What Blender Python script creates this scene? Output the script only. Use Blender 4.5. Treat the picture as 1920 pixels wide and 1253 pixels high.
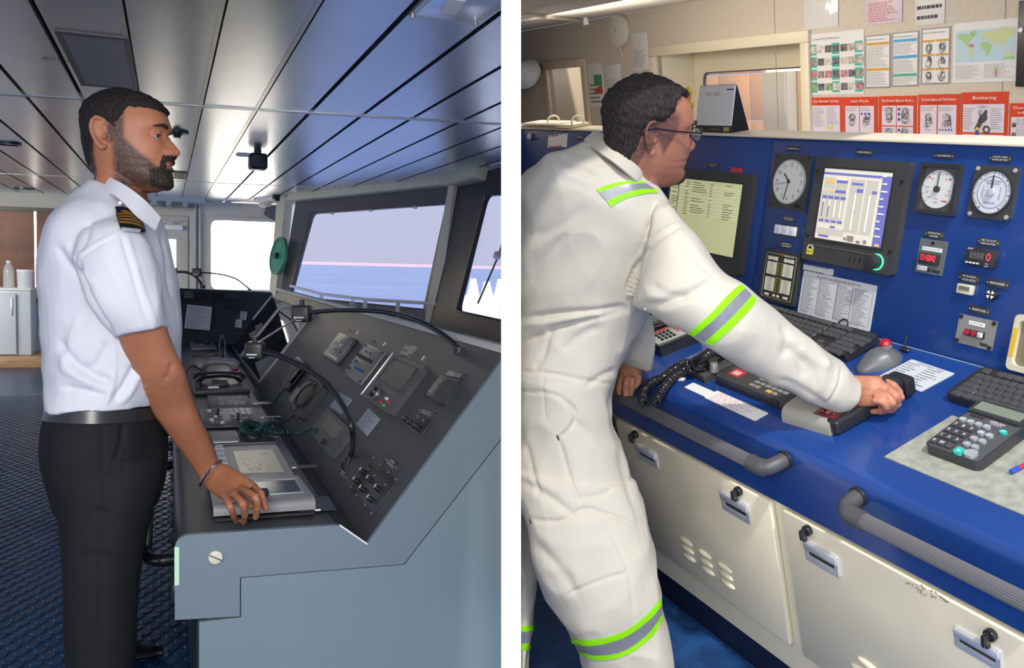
import bpy, bmesh, math, random
import numpy as np
from mathutils import Vector, Matrix, noise
from mathutils.bvhtree import BVHTree
random.seed(7)
for o in list(bpy.data.objects): bpy.data.objects.remove(o)
SC = bpy.context.scene
COL = SC.collection
R_ = math.radians
# ------------------------------------------------------------------ camera
F, CX, CY = 1700.0, 960.0, 626.5
def nrm(v): v = np.array(v, float); return v/np.linalg.norm(v)
def cray(x, y): return np.array([(x-CX)/F, (y-CY)/F, 1.0])
_d1 = nrm(cray(315, 487)); _dc = nrm(cray(5460, 615))
_up = nrm(np.cross(_d1, _dc)); _up = _up if _up[1] < 0 else -_up
_cr = nrm(np.cross(_up, _d1)); _cr = _cr if _cr[0] > 0 else -_cr
ML = np.array([_cr, _d1, _up])               # camera axes -> bridge axes (= world)
HL = 1.30                                    # camera height above the bridge floor
CAM = Vector((0, 0, HL))
def c2w(p):                                  # point in camera axes (x right, y down, z ahead) -> world
    q = ML @ np.array(p, float); return Vector((q[0], q[1], q[2]+HL))
def pz(x, y, z): return c2w(cray(x, y)*z)    # point seen at x, y at depth z
cam_d = bpy.data.cameras.new('camera'); cam = bpy.data.objects.new('camera', cam_d); COL.objects.link(cam)
cam_d.sensor_width = 36; cam_d.lens = F/1920*36; cam_d.clip_start = .05; cam_d.clip_end = 40000
_a = ML @ np.array([1, 0, 0]); _b = ML @ np.array([0, -1, 0]); _c = ML @ np.array([0, 0, -1])
cam.matrix_world = Matrix(((_a[0], _b[0], _c[0], 0), (_a[1], _b[1], _c[1], 0), (_a[2], _b[2], _c[2], HL), (0, 0, 0, 1)))
SC.camera = cam
# ------------------------------------------------------------------ view, sky, sun and large lights
vs = SC.view_settings
vs.view_transform = 'Standard'; vs.look = 'None'; vs.gamma = 1; vs.exposure = 0.0; vs.use_curve_mapping = False
W = bpy.data.worlds.new('sky'); SC.world = W; W.use_nodes = True
nt = W.node_tree; nt.nodes.clear()
_o = nt.nodes.new('ShaderNodeOutputWorld'); _bg = nt.nodes.new('ShaderNodeBackground')
_tc = nt.nodes.new('ShaderNodeTexCoord'); _sx = nt.nodes.new('ShaderNodeSeparateXYZ'); _cr2 = nt.nodes.new('ShaderNodeValToRGB')
_cr2.color_ramp.elements[0].position = 0.0; _cr2.color_ramp.elements[0].color = (.58, .58, .80, 1)
_cr2.color_ramp.elements[1].position = .7; _cr2.color_ramp.elements[1].color = (.42, .55, .86, 1)
_e = _cr2.color_ramp.elements.new(.16); _e.color = (.57, .66, .90, 1)
nt.links.new(_tc.outputs['Generated'], _sx.inputs[0]); nt.links.new(_sx.outputs['Z'], _cr2.inputs[0])
nt.links.new(_cr2.outputs[0], _bg.inputs[0]); nt.links.new(_bg.outputs[0], _o.inputs[0]); _bg.inputs[1].default_value = 1.0
def light(name, kind, loc, target, energy, color, size=1, size_y=None, spread=None, angle=None):
    d = bpy.data.lights.new(name, kind); d.energy = energy; d.color = color
    if kind == 'AREA':
        d.size = size
        if size_y: d.shape = 'RECTANGLE'; d.size_y = size_y
        if spread: d.spread = R_(spread)
    if kind == 'SUN' and angle: d.angle = R_(angle)
    if kind in ('POINT', 'SPOT'): d.shadow_soft_size = size
    o = bpy.data.objects.new(name, d); COL.objects.link(o)
    o.location = loc; o.rotation_euler = (Vector(target)-Vector(loc)).to_track_quat('-Z', 'Y').to_euler()
    return o
# ------------------------------------------------------------------ rooms
class Room:
    def __init__(s, M3, cam_h):              # M3: camera axes -> room axes
        s.M3 = M3; s.h = cam_h
        A = ML @ M3.T
        s.W = Matrix([list(A[i])+[0] for i in range(3)]+[[0, 0, 0, 1]])
        s.W = Matrix.Translation(CAM) @ s.W @ Matrix.Translation((0, 0, -cam_h))
    def hit(s, x, y, P, N):
        r = s.M3 @ cray(x, y); o = np.array([0, 0, s.h]); P = np.array(P, float); N = np.array(N, float)
        t = ((P-o) @ N)/(r @ N); return o+r*t
LR = Room(ML, HL)
_r1 = nrm(cray(90, 210)); _rv = cray(1652, 6126); _rv = nrm(_rv-_r1*(nrm(_rv) @ _r1)*np.linalg.norm(_rv)); _r3 = -np.cross(_r1, _rv)
MR = np.array([-_r1, _r3, -_rv])
HR = 1.72
RR = Room(MR, HR)
RRW = RR.W
light('sun', 'SUN', (0, 0, 10), (.35, 1.0, 8.95), 3.0, (1, .96, .9), angle=3)
light('aft_fill_sun', 'SUN', (0, 0, 5), (.35, 1.0, 5.0), 2.3, (1, .98, .95), angle=60)  # second low sun added from behind the camera as even fill
light('bridge_far_fill', 'AREA', (-2.9, 9.5, 2.0), (-1.0, 12.5, 1.2), 75, (1, .93, .8), 1.5, .8)  # added unseen fill that brightens the far end of the bridge
light('outside_fill_light', 'AREA', (.2, 16.6, 5.2), (.3, 19, 1.0), 3200, (1, .84, .58), 5, 1.0, spread=110)  # added warm fill outside, whitens the far window and warms the ceiling
def rlight(name, p, q, e, c, sx, sy): return light(name, 'AREA', tuple(RRW @ Vector(p)), tuple(RRW @ Vector(q)), e, c, sx, sy)
light('camera_side_fill', 'AREA', tuple(c2w((-.35, -.25, .0))), tuple(c2w((.25, .4, 2.2))), 31, (1, .95, .87), .7, .5)  # added fill beside the camera, brightens cabinet doors and both rooms
rlight('tube_light_front', (-1.2, .5, 1.86), (-1.4, 1.4, .9), 2, (1, .95, .86), 2.2, .3)
rlight('tube_light_back', (-3.1, 2.1, 1.84), (-3.1, 3.0, 1.25), 39, (1, .93, .83), 3.8, .25)
rlight('corridor_light', (-4.2, 4.1, 1.8), (-4.2, 4.1, 0), 14, (1, .86, .66), 2.0, .3)

class Surf:                                  # a flat working plane of a room: u right, v up, n out of it
    def __init__(s, room, P, u, v):
        s.room = room; s.P = np.array(P, float); s.u = nrm(u); s.v = nrm(v); s.n = nrm(np.cross(s.u, s.v))
    def uv(s, x, y, h=0):
        q = s.room.hit(x, y, s.P+s.n*h, s.n)-s.P; return q @ s.u, q @ s.v
    def at(s, u, v, h=0): return s.P+s.u*u+s.v*v+s.n*h
    def frame(s, u, v, ang=0, h=0):          # room-space matrix
        c, q = math.cos(ang), math.sin(ang); p = s.at(u, v, h)
        X = s.u*c+s.v*q; Y = -s.u*q+s.v*c
        return Matrix(((X[0], Y[0], s.n[0], p[0]), (X[1], Y[1], s.n[1], p[1]), (X[2], Y[2], s.n[2], p[2]), (0, 0, 0, 1)))
    def quad(s, TL, TR, BR, BL, h=0, rot=False):     # four seen corners -> frame centre, width, height, angle
        a, b, c, d = [np.array(s.uv(*p, h)) for p in (TL, TR, BR, BL)]
        m = (a+b+c+d)/4; w = (np.linalg.norm(b-a)+np.linalg.norm(c-d))/2; hh = (np.linalg.norm(a-d)+np.linalg.norm(b-c))/2
        ang = 0
        if rot:
            e = (b-a)+(c-d); ang = math.atan2(e[1], e[0])
        return s.frame(m[0], m[1], ang), w, hh
# ------------------------------------------------------------------ materials
MATS = {}
def mat(name, col, rough=.5, metal=0, emit=0, bump=0, bscale=40, vary=0, vscale=6, spec=.5, coat=0, alpha=1, trans=0, col2=None, tex=None, stretch=None, vcol=None, sss=0, ecol=None):
    if name in MATS: return MATS[name]
    m = bpy.data.materials.new(name); m.use_nodes = True; t = m.node_tree; b = t.nodes['Principled BSDF']
    c4 = (*col, 1)
    b.inputs['Base Color'].default_value = c4; b.inputs['Roughness'].default_value = rough; b.inputs['Metallic'].default_value = metal
    b.inputs['Specular IOR Level'].default_value = spec; b.inputs['Coat Weight'].default_value = coat; b.inputs['Coat Roughness'].default_value = .08
    if emit: b.inputs['Emission Color'].default_value = (*(ecol or col), 1); b.inputs['Emission Strength'].default_value = emit
    if trans: b.inputs['Transmission Weight'].default_value = trans
    if sss: b.inputs['Subsurface Weight'].default_value = sss; b.inputs['Subsurface Radius'].default_value = (.02, .008, .004); b.inputs['Subsurface Scale'].default_value = .3
    if alpha < 1: b.inputs['Alpha'].default_value = alpha
    tcn = t.nodes.new('ShaderNodeTexCoord'); src = tcn.outputs['Object']
    if stretch:
        mp = t.nodes.new('ShaderNodeMapping'); mp.inputs['Scale'].default_value = stretch; t.links.new(src, mp.inputs[0]); src = mp.outputs[0]
    if vary or col2:
        n = t.nodes.new('ShaderNodeTexNoise'); n.inputs['Scale'].default_value = vscale; n.inputs['Detail'].default_value = 5; t.links.new(src, n.inputs[0])
        r = t.nodes.new('ShaderNodeValToRGB'); r.color_ramp.elements[0].position = .35; r.color_ramp.elements[1].position = .65
        if col2: r.color_ramp.elements[0].color = c4; r.color_ramp.elements[1].color = (*col2, 1)
        else:
            r.color_ramp.elements[0].color = (*[x*(1-vary) for x in col], 1); r.color_ramp.elements[1].color = (*[min(1, x*(1+vary)) for x in col], 1)
        t.links.new(n.outputs[0], r.inputs[0]); t.links.new(r.outputs[0], b.inputs['Base Color'])
    if vcol:
        a = t.nodes.new('ShaderNodeVertexColor'); a.layer_name = vcol
        t.links.new(a.outputs[0], b.inputs['Base Color'])
    if bump:
        n2 = t.nodes.new('ShaderNodeTexNoise'); n2.inputs['Scale'].default_value = bscale; n2.inputs['Detail'].default_value = 6; t.links.new(src, n2.inputs[0])
        bp = t.nodes.new('ShaderNodeBump'); bp.inputs['Strength'].default_value = min(1, bump); bp.inputs['Distance'].default_value = .004
        t.links.new(n2.outputs[0], bp.inputs['Height']); t.links.new(bp.outputs[0], b.inputs['Normal'])
    MATS[name] = m; return m
def sr(r, g, b):                             # 8 bit display colour -> linear
    f = lambda c: (c/255)/12.92 if c/255 <= .04045 else ((c/255+.055)/1.055)**2.4
    return (f(r), f(g), f(b))
# ------------------------------------------------------------------ mesh building
class B:
    def __init__(s): s.bm = bmesh.new()
    def _x(s, vs, M):
        if M is not None: bmesh.ops.transform(s.bm, matrix=M, verts=vs)
    def box(s, c, size, bev=0, M=None, rot=None, seg=2):
        r = bmesh.ops.create_cube(s.bm, size=1); vs = r['verts']
        bmesh.ops.scale(s.bm, vec=size, verts=vs)
        if bev:
            es = list({e for v in vs for e in v.link_edges})
            rb = bmesh.ops.bevel(s.bm, geom=es, offset=min(bev, min(size)*.49), segments=seg, affect='EDGES', profile=.5)
            vs = list({v for f in rb['faces'] for v in f.verts} | {v for v in vs if v.is_valid})
        if rot: bmesh.ops.rotate(s.bm, matrix=rot, verts=vs, cent=(0, 0, 0))
        bmesh.ops.translate(s.bm, vec=c, verts=vs); s._x(vs, M); return s
    def cyl(s, c, r, h, seg=20, r2=None, axis='z', M=None, bev=0):
        q = bmesh.ops.create_cone(s.bm, cap_ends=True, segments=seg, radius1=r, radius2=r if r2 is None else r2, depth=h); vs = q['verts']
        if bev:
            es = [e for e in {e for v in vs for e in v.link_edges} if len(e.link_faces) == 2 and any(len(f.verts) > 4 for f in e.link_faces)]
            rb = bmesh.ops.bevel(s.bm, geom=es, offset=bev, segments=2, affect='EDGES', profile=.5)
            vs = list({v for f in rb['faces'] for v in f.verts} | {v for v in vs if v.is_valid})
        if axis == 'x': bmesh.ops.rotate(s.bm, matrix=Matrix.Rotation(math.pi/2, 3, 'Y'), verts=vs)
        if axis == 'y': bmesh.ops.rotate(s.bm, matrix=Matrix.Rotation(-math.pi/2, 3, 'X'), verts=vs)
        bmesh.ops.translate(s.bm, vec=c, verts=vs); s._x(vs, M); return s
    def ring(s, c, r, t, h, seg=32, M=None):          # flat washer: outer radius r, width t, height h
        V = []
        for i in range(seg):
            a = 2*math.pi*i/seg
            for rr, zz in ((r, 0), (r, h), (r-t, h), (r-t, 0)):
                V.append(s.bm.verts.new((c[0]+rr*math.cos(a), c[1]+rr*math.sin(a), c[2]+zz)))
        for i in range(seg):
            j = (i+1) % seg
            for k in range(4):
                l = (k+1) % 4; s.bm.faces.new((V[i*4+k], V[j*4+k], V[j*4+l], V[i*4+l]))
        s._x(V, M); return s
    def sph(s, c, r, sc=(1, 1, 1), u=20, v=12, M=None, rot=None):
        q = bmesh.ops.create_uvsphere(s.bm, u_segments=u, v_segments=v, radius=r); vs = q['verts']
        bmesh.ops.scale(s.bm, vec=sc, verts=vs)
        if rot: bmesh.ops.rotate(s.bm, matrix=rot, verts=vs, cent=(0, 0, 0))
        bmesh.ops.translate(s.bm, vec=c, verts=vs); s._x(vs, M); return s
    def prism(s, pts, z0, z1, M=None):                # polygon in xy, extruded in z
        a = [s.bm.verts.new((x, y, z0)) for x, y in pts]; b = [s.bm.verts.new((x, y, z1)) for x, y in pts]; n = len(pts)
        s.bm.faces.new(a[::-1]); s.bm.faces.new(b)
        for i in range(n): s.bm.faces.new((a[i], a[(i+1) % n], b[(i+1) % n], b[i]))
        s._x(a+b, M); return s
    def rrect(s, c, w, h, z0, z1, r=.01, k=5, M=None):
        P = []
        for sx, sy, a0 in ((1, 1, 0), (-1, 1, 90), (-1, -1, 180), (1, -1, 270)):
            for i in range(k+1):
                a = R_(a0+90*i/k); P.append((c[0]+sx*(w/2-r)+r*math.cos(a), c[1]+sy*(h/2-r)+r*math.sin(a)))
        return s.prism(P, z0, z1, M)
    def frame(s, w, h, t, z0, z1, c=(0, 0), r=.004, r2=None, k=4, M=None):   # rounded rectangular frame
        def loop(W, H, rr):
            P = []
            for sx, sy, a0 in ((1, 1, 0), (-1, 1, 90), (-1, -1, 180), (1, -1, 270)):
                for i in range(k+1):
                    a = R_(a0+90*i/k); P.append((c[0]+sx*(W/2-rr)+rr*math.cos(a), c[1]+sy*(H/2-rr)+rr*math.sin(a)))
            return P
        tx, ty = (t, t) if not isinstance(t, tuple) else t
        O = loop(w, h, r); I = loop(w-2*tx, h-2*ty, r if r2 is None else r2); n = len(O)
        L = [[s.bm.verts.new((x, y, z)) for x, y in Q] for Q, z in ((O, z0), (O, z1), (I, z1), (I, z0))]
        for i in range(n):
            j = (i+1) % n
            for k2 in range(4): s.bm.faces.new((L[k2][i], L[k2][j], L[(k2+1) % 4][j], L[(k2+1) % 4][i]))
        s._x([v for q in L for v in q], M); return s
    def tube(s, pts, r, seg=10, caps=True, M=None, closed=False):
        pts = [Vector(p) for p in pts]; n = len(pts); rs = r if isinstance(r, (list, tuple)) else [r]*n
        t0 = (pts[1]-pts[0]).normalized(); a = Vector((0, 0, 1)) if abs(t0.z) < .9 else Vector((1, 0, 0))
        nn = t0.cross(a).normalized(); rings = []; prev = t0
        for i in range(n):
            if i == 0: t = t0
            elif i == n-1: t = (pts[i]-pts[i-1]).normalized()
            else: t = ((pts[i+1]-pts[i]).normalized()+(pts[i]-pts[i-1]).normalized()).normalized()
            q = prev.rotation_difference(t); nn = (q @ nn).normalized(); prev = t; bn = t.cross(nn)
            rings.append([s.bm.verts.new(pts[i]+(nn*math.cos(2*math.pi*k/seg)+bn*math.sin(2*math.pi*k/seg))*rs[i]) for k in range(seg)])
        for i in range(n-1):
            for k in range(seg):
                l = (k+1) % seg; s.bm.faces.new((rings[i][k], rings[i][l], rings[i+1][l], rings[i+1][k]))
        if caps: s.bm.faces.new(rings[0][::-1]); s.bm.faces.new(rings[-1])
        s._x([v for q in rings for v in q], M); return s
    def text(s, body, size, c=(0, 0), z=0, M=None, align='CENTER', sx=1, depth=0, wfit=None):
        d = bpy.data.curves.new('t', 'FONT'); d.body = body; d.size = size; d.align_x = align; d.align_y = 'CENTER'; d.extrude = depth; d.resolution_u = 2
        o = bpy.data.objects.new('t', d); COL.objects.link(o); bpy.context.view_layer.update()
        me = o.to_mesh(); n0 = len(s.bm.verts); s.bm.from_mesh(me); s.bm.verts.ensure_lookup_table(); vs = s.bm.verts[n0:]
        o.to_mesh_clear(); bpy.data.objects.remove(o); bpy.data.curves.remove(d)
        if wfit and vs:
            w = max(v.co.x for v in vs)-min(v.co.x for v in vs); sx = wfit/max(w, 1e-6)
        bmesh.ops.scale(s.bm, vec=(sx, 1, 1), verts=vs); bmesh.ops.translate(s.bm, vec=(c[0], c[1], z), verts=vs); s._x(list(vs), M); return s
    def rectf(s, x0, y0, x1, y1, z):
        s.bm.faces.new([s.bm.verts.new(p) for p in ((x0, y0, z), (x1, y0, z), (x1, y1, z), (x0, y1, z))]); return s
    def poly(s, pts, z):
        s.bm.faces.new([s.bm.verts.new((x, y, z)) for x, y in pts]); return s
    def mesh(s, name, smooth=True, ang=40):
        bmesh.ops.recalc_face_normals(s.bm, faces=s.bm.faces) if len(s.bm.faces) < 200000 else None
        me = bpy.data.meshes.new(name)
        if smooth:
            for f in s.bm.faces: f.smooth = True
            for e in s.bm.edges:
                if len(e.link_faces) == 2 and e.calc_face_angle(0) > R_(ang): e.smooth = False
        s.bm.to_mesh(me); s.bm.free(); return me
def link(name, me, M=None, parent=None, m=None):
    o = bpy.data.objects.new(name, me); COL.objects.link(o)
    if m is not None and me is not None and not me.materials: me.materials.append(m)
    if parent is not None: o.parent = parent
    if M is not None: o.matrix_basis = M
    return o
def tag(o, label=None, cat=None, group=None, kind=None):
    if label: o['label'] = label
    if cat: o['category'] = cat
    if group: o['group'] = group
    if kind: o['kind'] = kind
    return o
class Thing:                                 # an Empty at the thing's base; parts are given in its own axes (or in room axes)
    def __init__(s, name, label, cat, room, fr, group=None, kind=None):
        s.room = room; s.fr = fr; s.inv = fr.inverted(); s.o = link(name, None, room.W @ fr); s.o.empty_display_size = .05
        tag(s.o, label, cat, group, kind)
    def part(s, name, b, m, parent=None, label=None, space='own', kind=None, smooth=True, ang=40):
        if space == 'room': bmesh.ops.transform(b.bm, matrix=s.inv, verts=b.bm.verts)
        if space == 'world': bmesh.ops.transform(b.bm, matrix=(s.room.W @ s.fr).inverted(), verts=b.bm.verts)
        o = link(name, b.mesh(name, smooth, ang), None, parent or s.o, m)
        if label: o['label'] = label
        if kind: o['kind'] = kind
        return o
def solo(name, b, m, room, fr, label=None, cat=None, group=None, kind=None, smooth=True):
    o = link(name, b.mesh(name, smooth), room.W @ fr, None, m); return tag(o, label, cat, group, kind)
T_ = lambda x, y, z: Matrix.Translation((x, y, z))
def spline(pts, n=6):                        # Catmull-Rom through points
    P = [np.array(p, float) for p in pts]; P = [2*P[0]-P[1]]+P+[2*P[-1]-P[-2]]; out = []
    for i in range(1, len(P)-2):
        for k in range(n):
            t = k/n; a, b, c, d = P[i-1:i+3]
            out.append(tuple(.5*((2*b)+(-a+c)*t+(2*a-5*b+4*c-d)*t*t+(-a+3*b-3*c+d)*t**3)))
    out.append(tuple(P[-2])); return out
# ================================================================== LEFT: the bridge (its axes are the world's)
ZM = {'a': (0, 0, 3.917), 'b': (460, 0, 3.917), 'c': (0, 300, 3.917), 'd': (460, 300, 3.917), 'e': (300, 500, 4.64), 'f': (560, 560, 4.818),
      'g': (300, 760, 4.041), 'h': (0, 620, 1.979), 'r1': (970, 0, 3.917), 'r2': (1440, 0, 3.917), 'r3': (1200, 260, 5.222), 'r4': (1520, 260, 4.64),
      'r5': (1400, 440, 6.267), 'r6': (1680, 420, 4.475), 'r7': (1140, 570, 4.818), 'r8': (1460, 560, 3.685), 'm1': (1130, 720, 3.133), 'm2': (1440, 880, 3.358), 'n': (970, 230, 3.055), '': (0, 0, 1)}
def zq(k, *pts): a, b, s = ZM[k]; return [(a+x/s, b+y/s) for x, y in pts]
white_paint = mat('white_paint', (.93, .93, .93), .6)
# divider between the two rooms: a slim white post, with an added thin partition keeping their light apart
def camM(p): return c2w(p)
def cambox(b, x0, x1, y0, y1, z0, z1):
    P = [(x, y, z) for x in (x0, x1) for y in (y0, y1) for z in (z0, z1)]
    V = [b.bm.verts.new(camM(p)) for p in P]
    for f in ((0, 1, 3, 2), (4, 6, 7, 5), (0, 4, 5, 1), (2, 3, 7, 6), (0, 2, 6, 4), (1, 5, 7, 3)): b.bm.faces.new([V[i] for i in f])
    return b
b = B(); zf = 1.2
cambox(b, (940-CX)/F*zf, (976.5-CX)/F*zf, -1.2, .72, zf, zf+.05)
w = tag(link('wall_divider', b.mesh('wall_divider', False), None, None, white_paint), kind='structure')
b = B(); cambox(b, -.004, .004, -2.5, .72, zf+.05, 16.0)
link('partition', b.mesh('partition', False), None, w, white_paint)
LW = Matrix.Identity(4)
CEIL = 2.10
# ---- floor: one rubber sheet with raised studs
m_rub = mat('blue_rubber', sr(22, 62, 100), .30, spec=.38, vary=.15, vscale=3, bump=.3, bscale=90)
b = B(); b.box((-3.6, 6.5, -.02), (9.2, 21, .04))
floor = tag(link('floor', b.mesh('floor', False), None, None, m_rub), kind='structure')
bm = bmesh.new(); V = []; Fc = []
pitch = .058
def stud(x, y, r, seg, h=.0045):
    n0 = len(V)
    for k in range(seg): a = 2*math.pi*k/seg; V.append((x+r*math.cos(a), y+r*1.3*math.sin(a), 0))
    for k in range(seg): a = 2*math.pi*k/seg; V.append((x+r*.84*math.cos(a), y+r*1.12*math.sin(a), h))
    for k in range(seg): l = (k+1) % seg; Fc.append((n0+k, n0+l, n0+seg+l, n0+seg+k))
    Fc.append(tuple(range(n0+seg, n0+2*seg)))
y = 2.2; j = 0
while y < 9.5:
    x = -2.6+(pitch/2 if j % 2 else 0)
    while x < .6:
        px = x*1.0
        if x > -.62*y*.95-.15: stud(x, y, .0225, 16 if y < 4.5 else 9)
        x += pitch
    y += pitch*.92; j += 1
me = bpy.data.meshes.new('floor_stud'); me.from_pydata(V, [], Fc)
tag(link('floor_stud', me, None, floor, m_rub), kind='stuff')
# ---- ceiling panels
m_cp = mat('satin_ceiling_panel', (.66, .71, .80), .29, metal=1.0, bump=0, vary=.02)
m_dark = mat('ceiling_void', (.012, .014, .018), .7)
m_strip = mat('ceiling_trim_strip', (.45, .48, .5), .35, metal=.6)
b = B(); b.box((-.6, 5, CEIL+.06), (7.2, 17.4, .03)); ceiling = tag(link('ceiling', b.mesh('ceiling', False), None, None, m_dark), kind='structure')
XS = [-3.36, -3.09, -2.82, -2.55, -2.28, -2.01, -1.74, -1.47, -1.20, -.93, -.665, -.402, -.135, .165, .438, .708, .979, 1.244, 1.512, 1.782, 2.052, 2.322, 2.592]
beam = [(-1.5, None), (0, 5.055), (1, 9.97), (2, 13.4)]
def by(i, x): return (-2.6, 5.075, 9.95, 13.3)[i]-.14*x*(1 if i else 0)
def winx(y):                                  # where the window wall meets the ceiling
    return 2.39-(y-7.77)*.2985 if y > 7.77 else 2.40
gap = .020; pn = {}
for bi in range(3):
    for i in range(len(XS)-1):
        x0, x1 = XS[i]+gap*.55, XS[i+1]-gap*.55
        ya, yb = by(bi, (x0+x1)/2)+.045, by(bi+1, (x0+x1)/2)-.045
        s = -.14
        Y0a, Y0b = by(bi, x0)+(.03 if bi else 0), by(bi, x1)+(.03 if bi else 0)
        Y1a, Y1b = by(bi+1, x0)-.03, by(bi+1, x1)-.03
        Q = [(x0, Y0a), (x1, Y0b), (x1, Y1b), (x0, Y1a)]
        # cut by the window wall and by the divider
        def clip(Q, f):
            out = []
            for k in range(len(Q)):
                p, q = Q[k], Q[(k+1) % len(Q)]; fp, fq = f(*p), f(*q)
                if fp >= 0: out.append(p)
                if fp*fq < 0: t = fp/(fp-fq); out.append((p[0]+(q[0]-p[0])*t, p[1]+(q[1]-p[1])*t))
            return out
        Q = clip(Q, lambda x, y: 2.37-(y-7.77)*.2985-x)
        Q = clip(Q, lambda x, y: 2.385-x) if Q else Q
        Q = clip(Q, lambda x, y: (y*.379+.02)-x+(.0 if y > 0 else 0)) if Q else Q   # stays on the bridge side of the partition
        if len(Q) < 3: continue
        b = B(); b.prism(Q, CEIL, CEIL+.028)
        link('ceiling_panel', b.mesh('ceiling_panel', False), None, ceiling, m_cp)
for bi in (1, 2):
    for x0, x1 in ((-3.3, 2.36 if bi == 1 else 1.7),):
        x1 = min(x1, by(bi, 1.8)*.379-.02)
        b = B(); hw = .026 if bi == 1 else .012
        b.prism([(x0, by(bi, x0)-hw), (x1, by(bi, x1)-hw), (x1, by(bi, x1)+hw), (x0, by(bi, x0)+hw)], CEIL-.004, CEIL+.03)
        link('ceiling_strip', b.mesh('ceiling_strip', False), None, ceiling, m_strip)
CE = Surf(LR, (0, 0, CEIL), (1, 0, 0), (0, -1, 0))     # looking up at the ceiling: n points down
# square light fixture with an unlit diffuser
fr, w_, h_ = CE.quad(*zq('a', (395, 230), (938, 258), (1018, 655), (610, 625)))
t = Thing('ceiling_light', 'large square recessed ceiling light with a pale grey unlit diffuser', 'light', LR, fr)
al = mat('brushed_aluminium', (.62, .62, .6), .35, metal=.8)
t.part('frame', B().frame(w_, h_, (.022, .05), 0, .005, r=.004), mat('light_frame_grey', sr(118, 118, 116), .5))
t.part('diffuser', B().box((0, 0, .001), (w_-.04, h_-.09, .006)), mat('grey_diffuser', sr(158, 160, 170), .45))
# hatch top right
fr, w_, h_ = CE.quad(*zq('b', (1400, -150), (1990, -80), (1740, 150), (1215, 105)))
t = Thing('ceiling_hatch', 'square ceiling access hatch with a small white label at top edge', 'hatch', LR, fr)
t.part('panel', B().box((0, 0, .006), (w_-.04, h_-.04, .012), .003), m_cp)
t.part('frame', B().frame(w_, h_, .02, 0, .012, r=.004), al)
for sx in (-1, 1): t.part('screw', B().cyl((sx*(w_/2-.012), -h_/2+.012, .014), .009, .008, 12), al)
t.part('paper_label', B().box((-.02, -.02, .0135), (.05, .16, .002), rot=Matrix.Rotation(.1, 3, 'Z')), mat('paper', (.85, .85, .83), .7))
# round fittings
def downlight(px, py, r, lab):
    u, v = CE.uv(px, py); t = Thing('recessed_downlight', lab, 'light', LR, CE.frame(u, v))
    t.part('ring', B().ring((0, 0, 0), r, r*.22, .015, 32), mat('dark_green_metal', (.03, .06, .07), .3, metal=.5))
    t.part('lens', B().sph((0, 0, .0), r*.8, (1, 1, .18), 24, 8), mat('dark_glass', (.05, .06, .07), .1))
downlight(16, 268, .085, 'round dark recessed ceiling fitting at the left, nearer one')
downlight(46, 353, .11, 'round dark recessed ceiling fitting at the far left above the cabinets')
u, v = CE.uv(458, 290); t = Thing('ceiling_rose', 'small white round ceiling disc beside the black camera', 'disc', LR, CE.frame(u, v))
t.part('disc', B().cyl((0, 0, .006), .06, .012, 28, bev=.003), white_paint)
u, v = CE.uv(483, 282); t = Thing('ceiling_speaker', 'black rounded box camera hanging from the ceiling', 'camera', LR, CE.frame(u, v))
blk = mat('black_plastic', (.018, .018, .02), .38)
t.part('bracket', B().box((0, 0, .02), (.05, .03, .05), .005), blk)
t.part('housing', B().box((.0, .02, .085), (.125, .17, .115), .022, seg=4), blk)
t.part('lens', B().cyl((-.02, .108, .09), .035, .01, 20, axis='y'), mat('dark_glass', (.05, .06, .07), .1))
u, v = CE.uv(332, 247); t = Thing('smoke_detector', 'small dark ceiling detector just right of the officer\'s forehead', 'detector', LR, CE.frame(u, v))
t.part('base_plate', B().cyl((0, 0, .006), .07, .012, 24), blk)
t.part('sensor', B().cyl((0, 0, .022), .03, .03, 20, r2=.02), blk)
fr, w_, h_ = CE.quad(*zq('c', (1260, 82), (1375, 85), (1360, 132), (1262, 130)))
t = Thing('ceiling_vent', 'small slotted brown ceiling vent right of the officer\'s mouth', 'vent', LR, fr)
t.part('frame', B().frame(w_, h_, .02, 0, .012, r=.004), mat('brown_metal', (.16, .09, .06), .5))
for k in range(9): t.part('slat', B().box((-w_/2+.03+k*(w_-.06)/8, 0, .006), (.012, h_-.04, .01)), mat('brown_metal', (.16, .09, .06), .5))
fr, w_, h_ = CE.quad(*zq('a', (372, 410), (430, 410), (438, 455), (385, 455)))
b = B(); b.text('EXIT', .04, (0, .015), .002); b.text('ROUTE', .035, (0, -.02), .002)
tag(link('ceiling_stencil', b.mesh('s', False), fr, None, mat('red_marking', sr(150, 50, 60), .6)), 'small red lettering marked on the dark ceiling left of the square light', 'marking')
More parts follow.
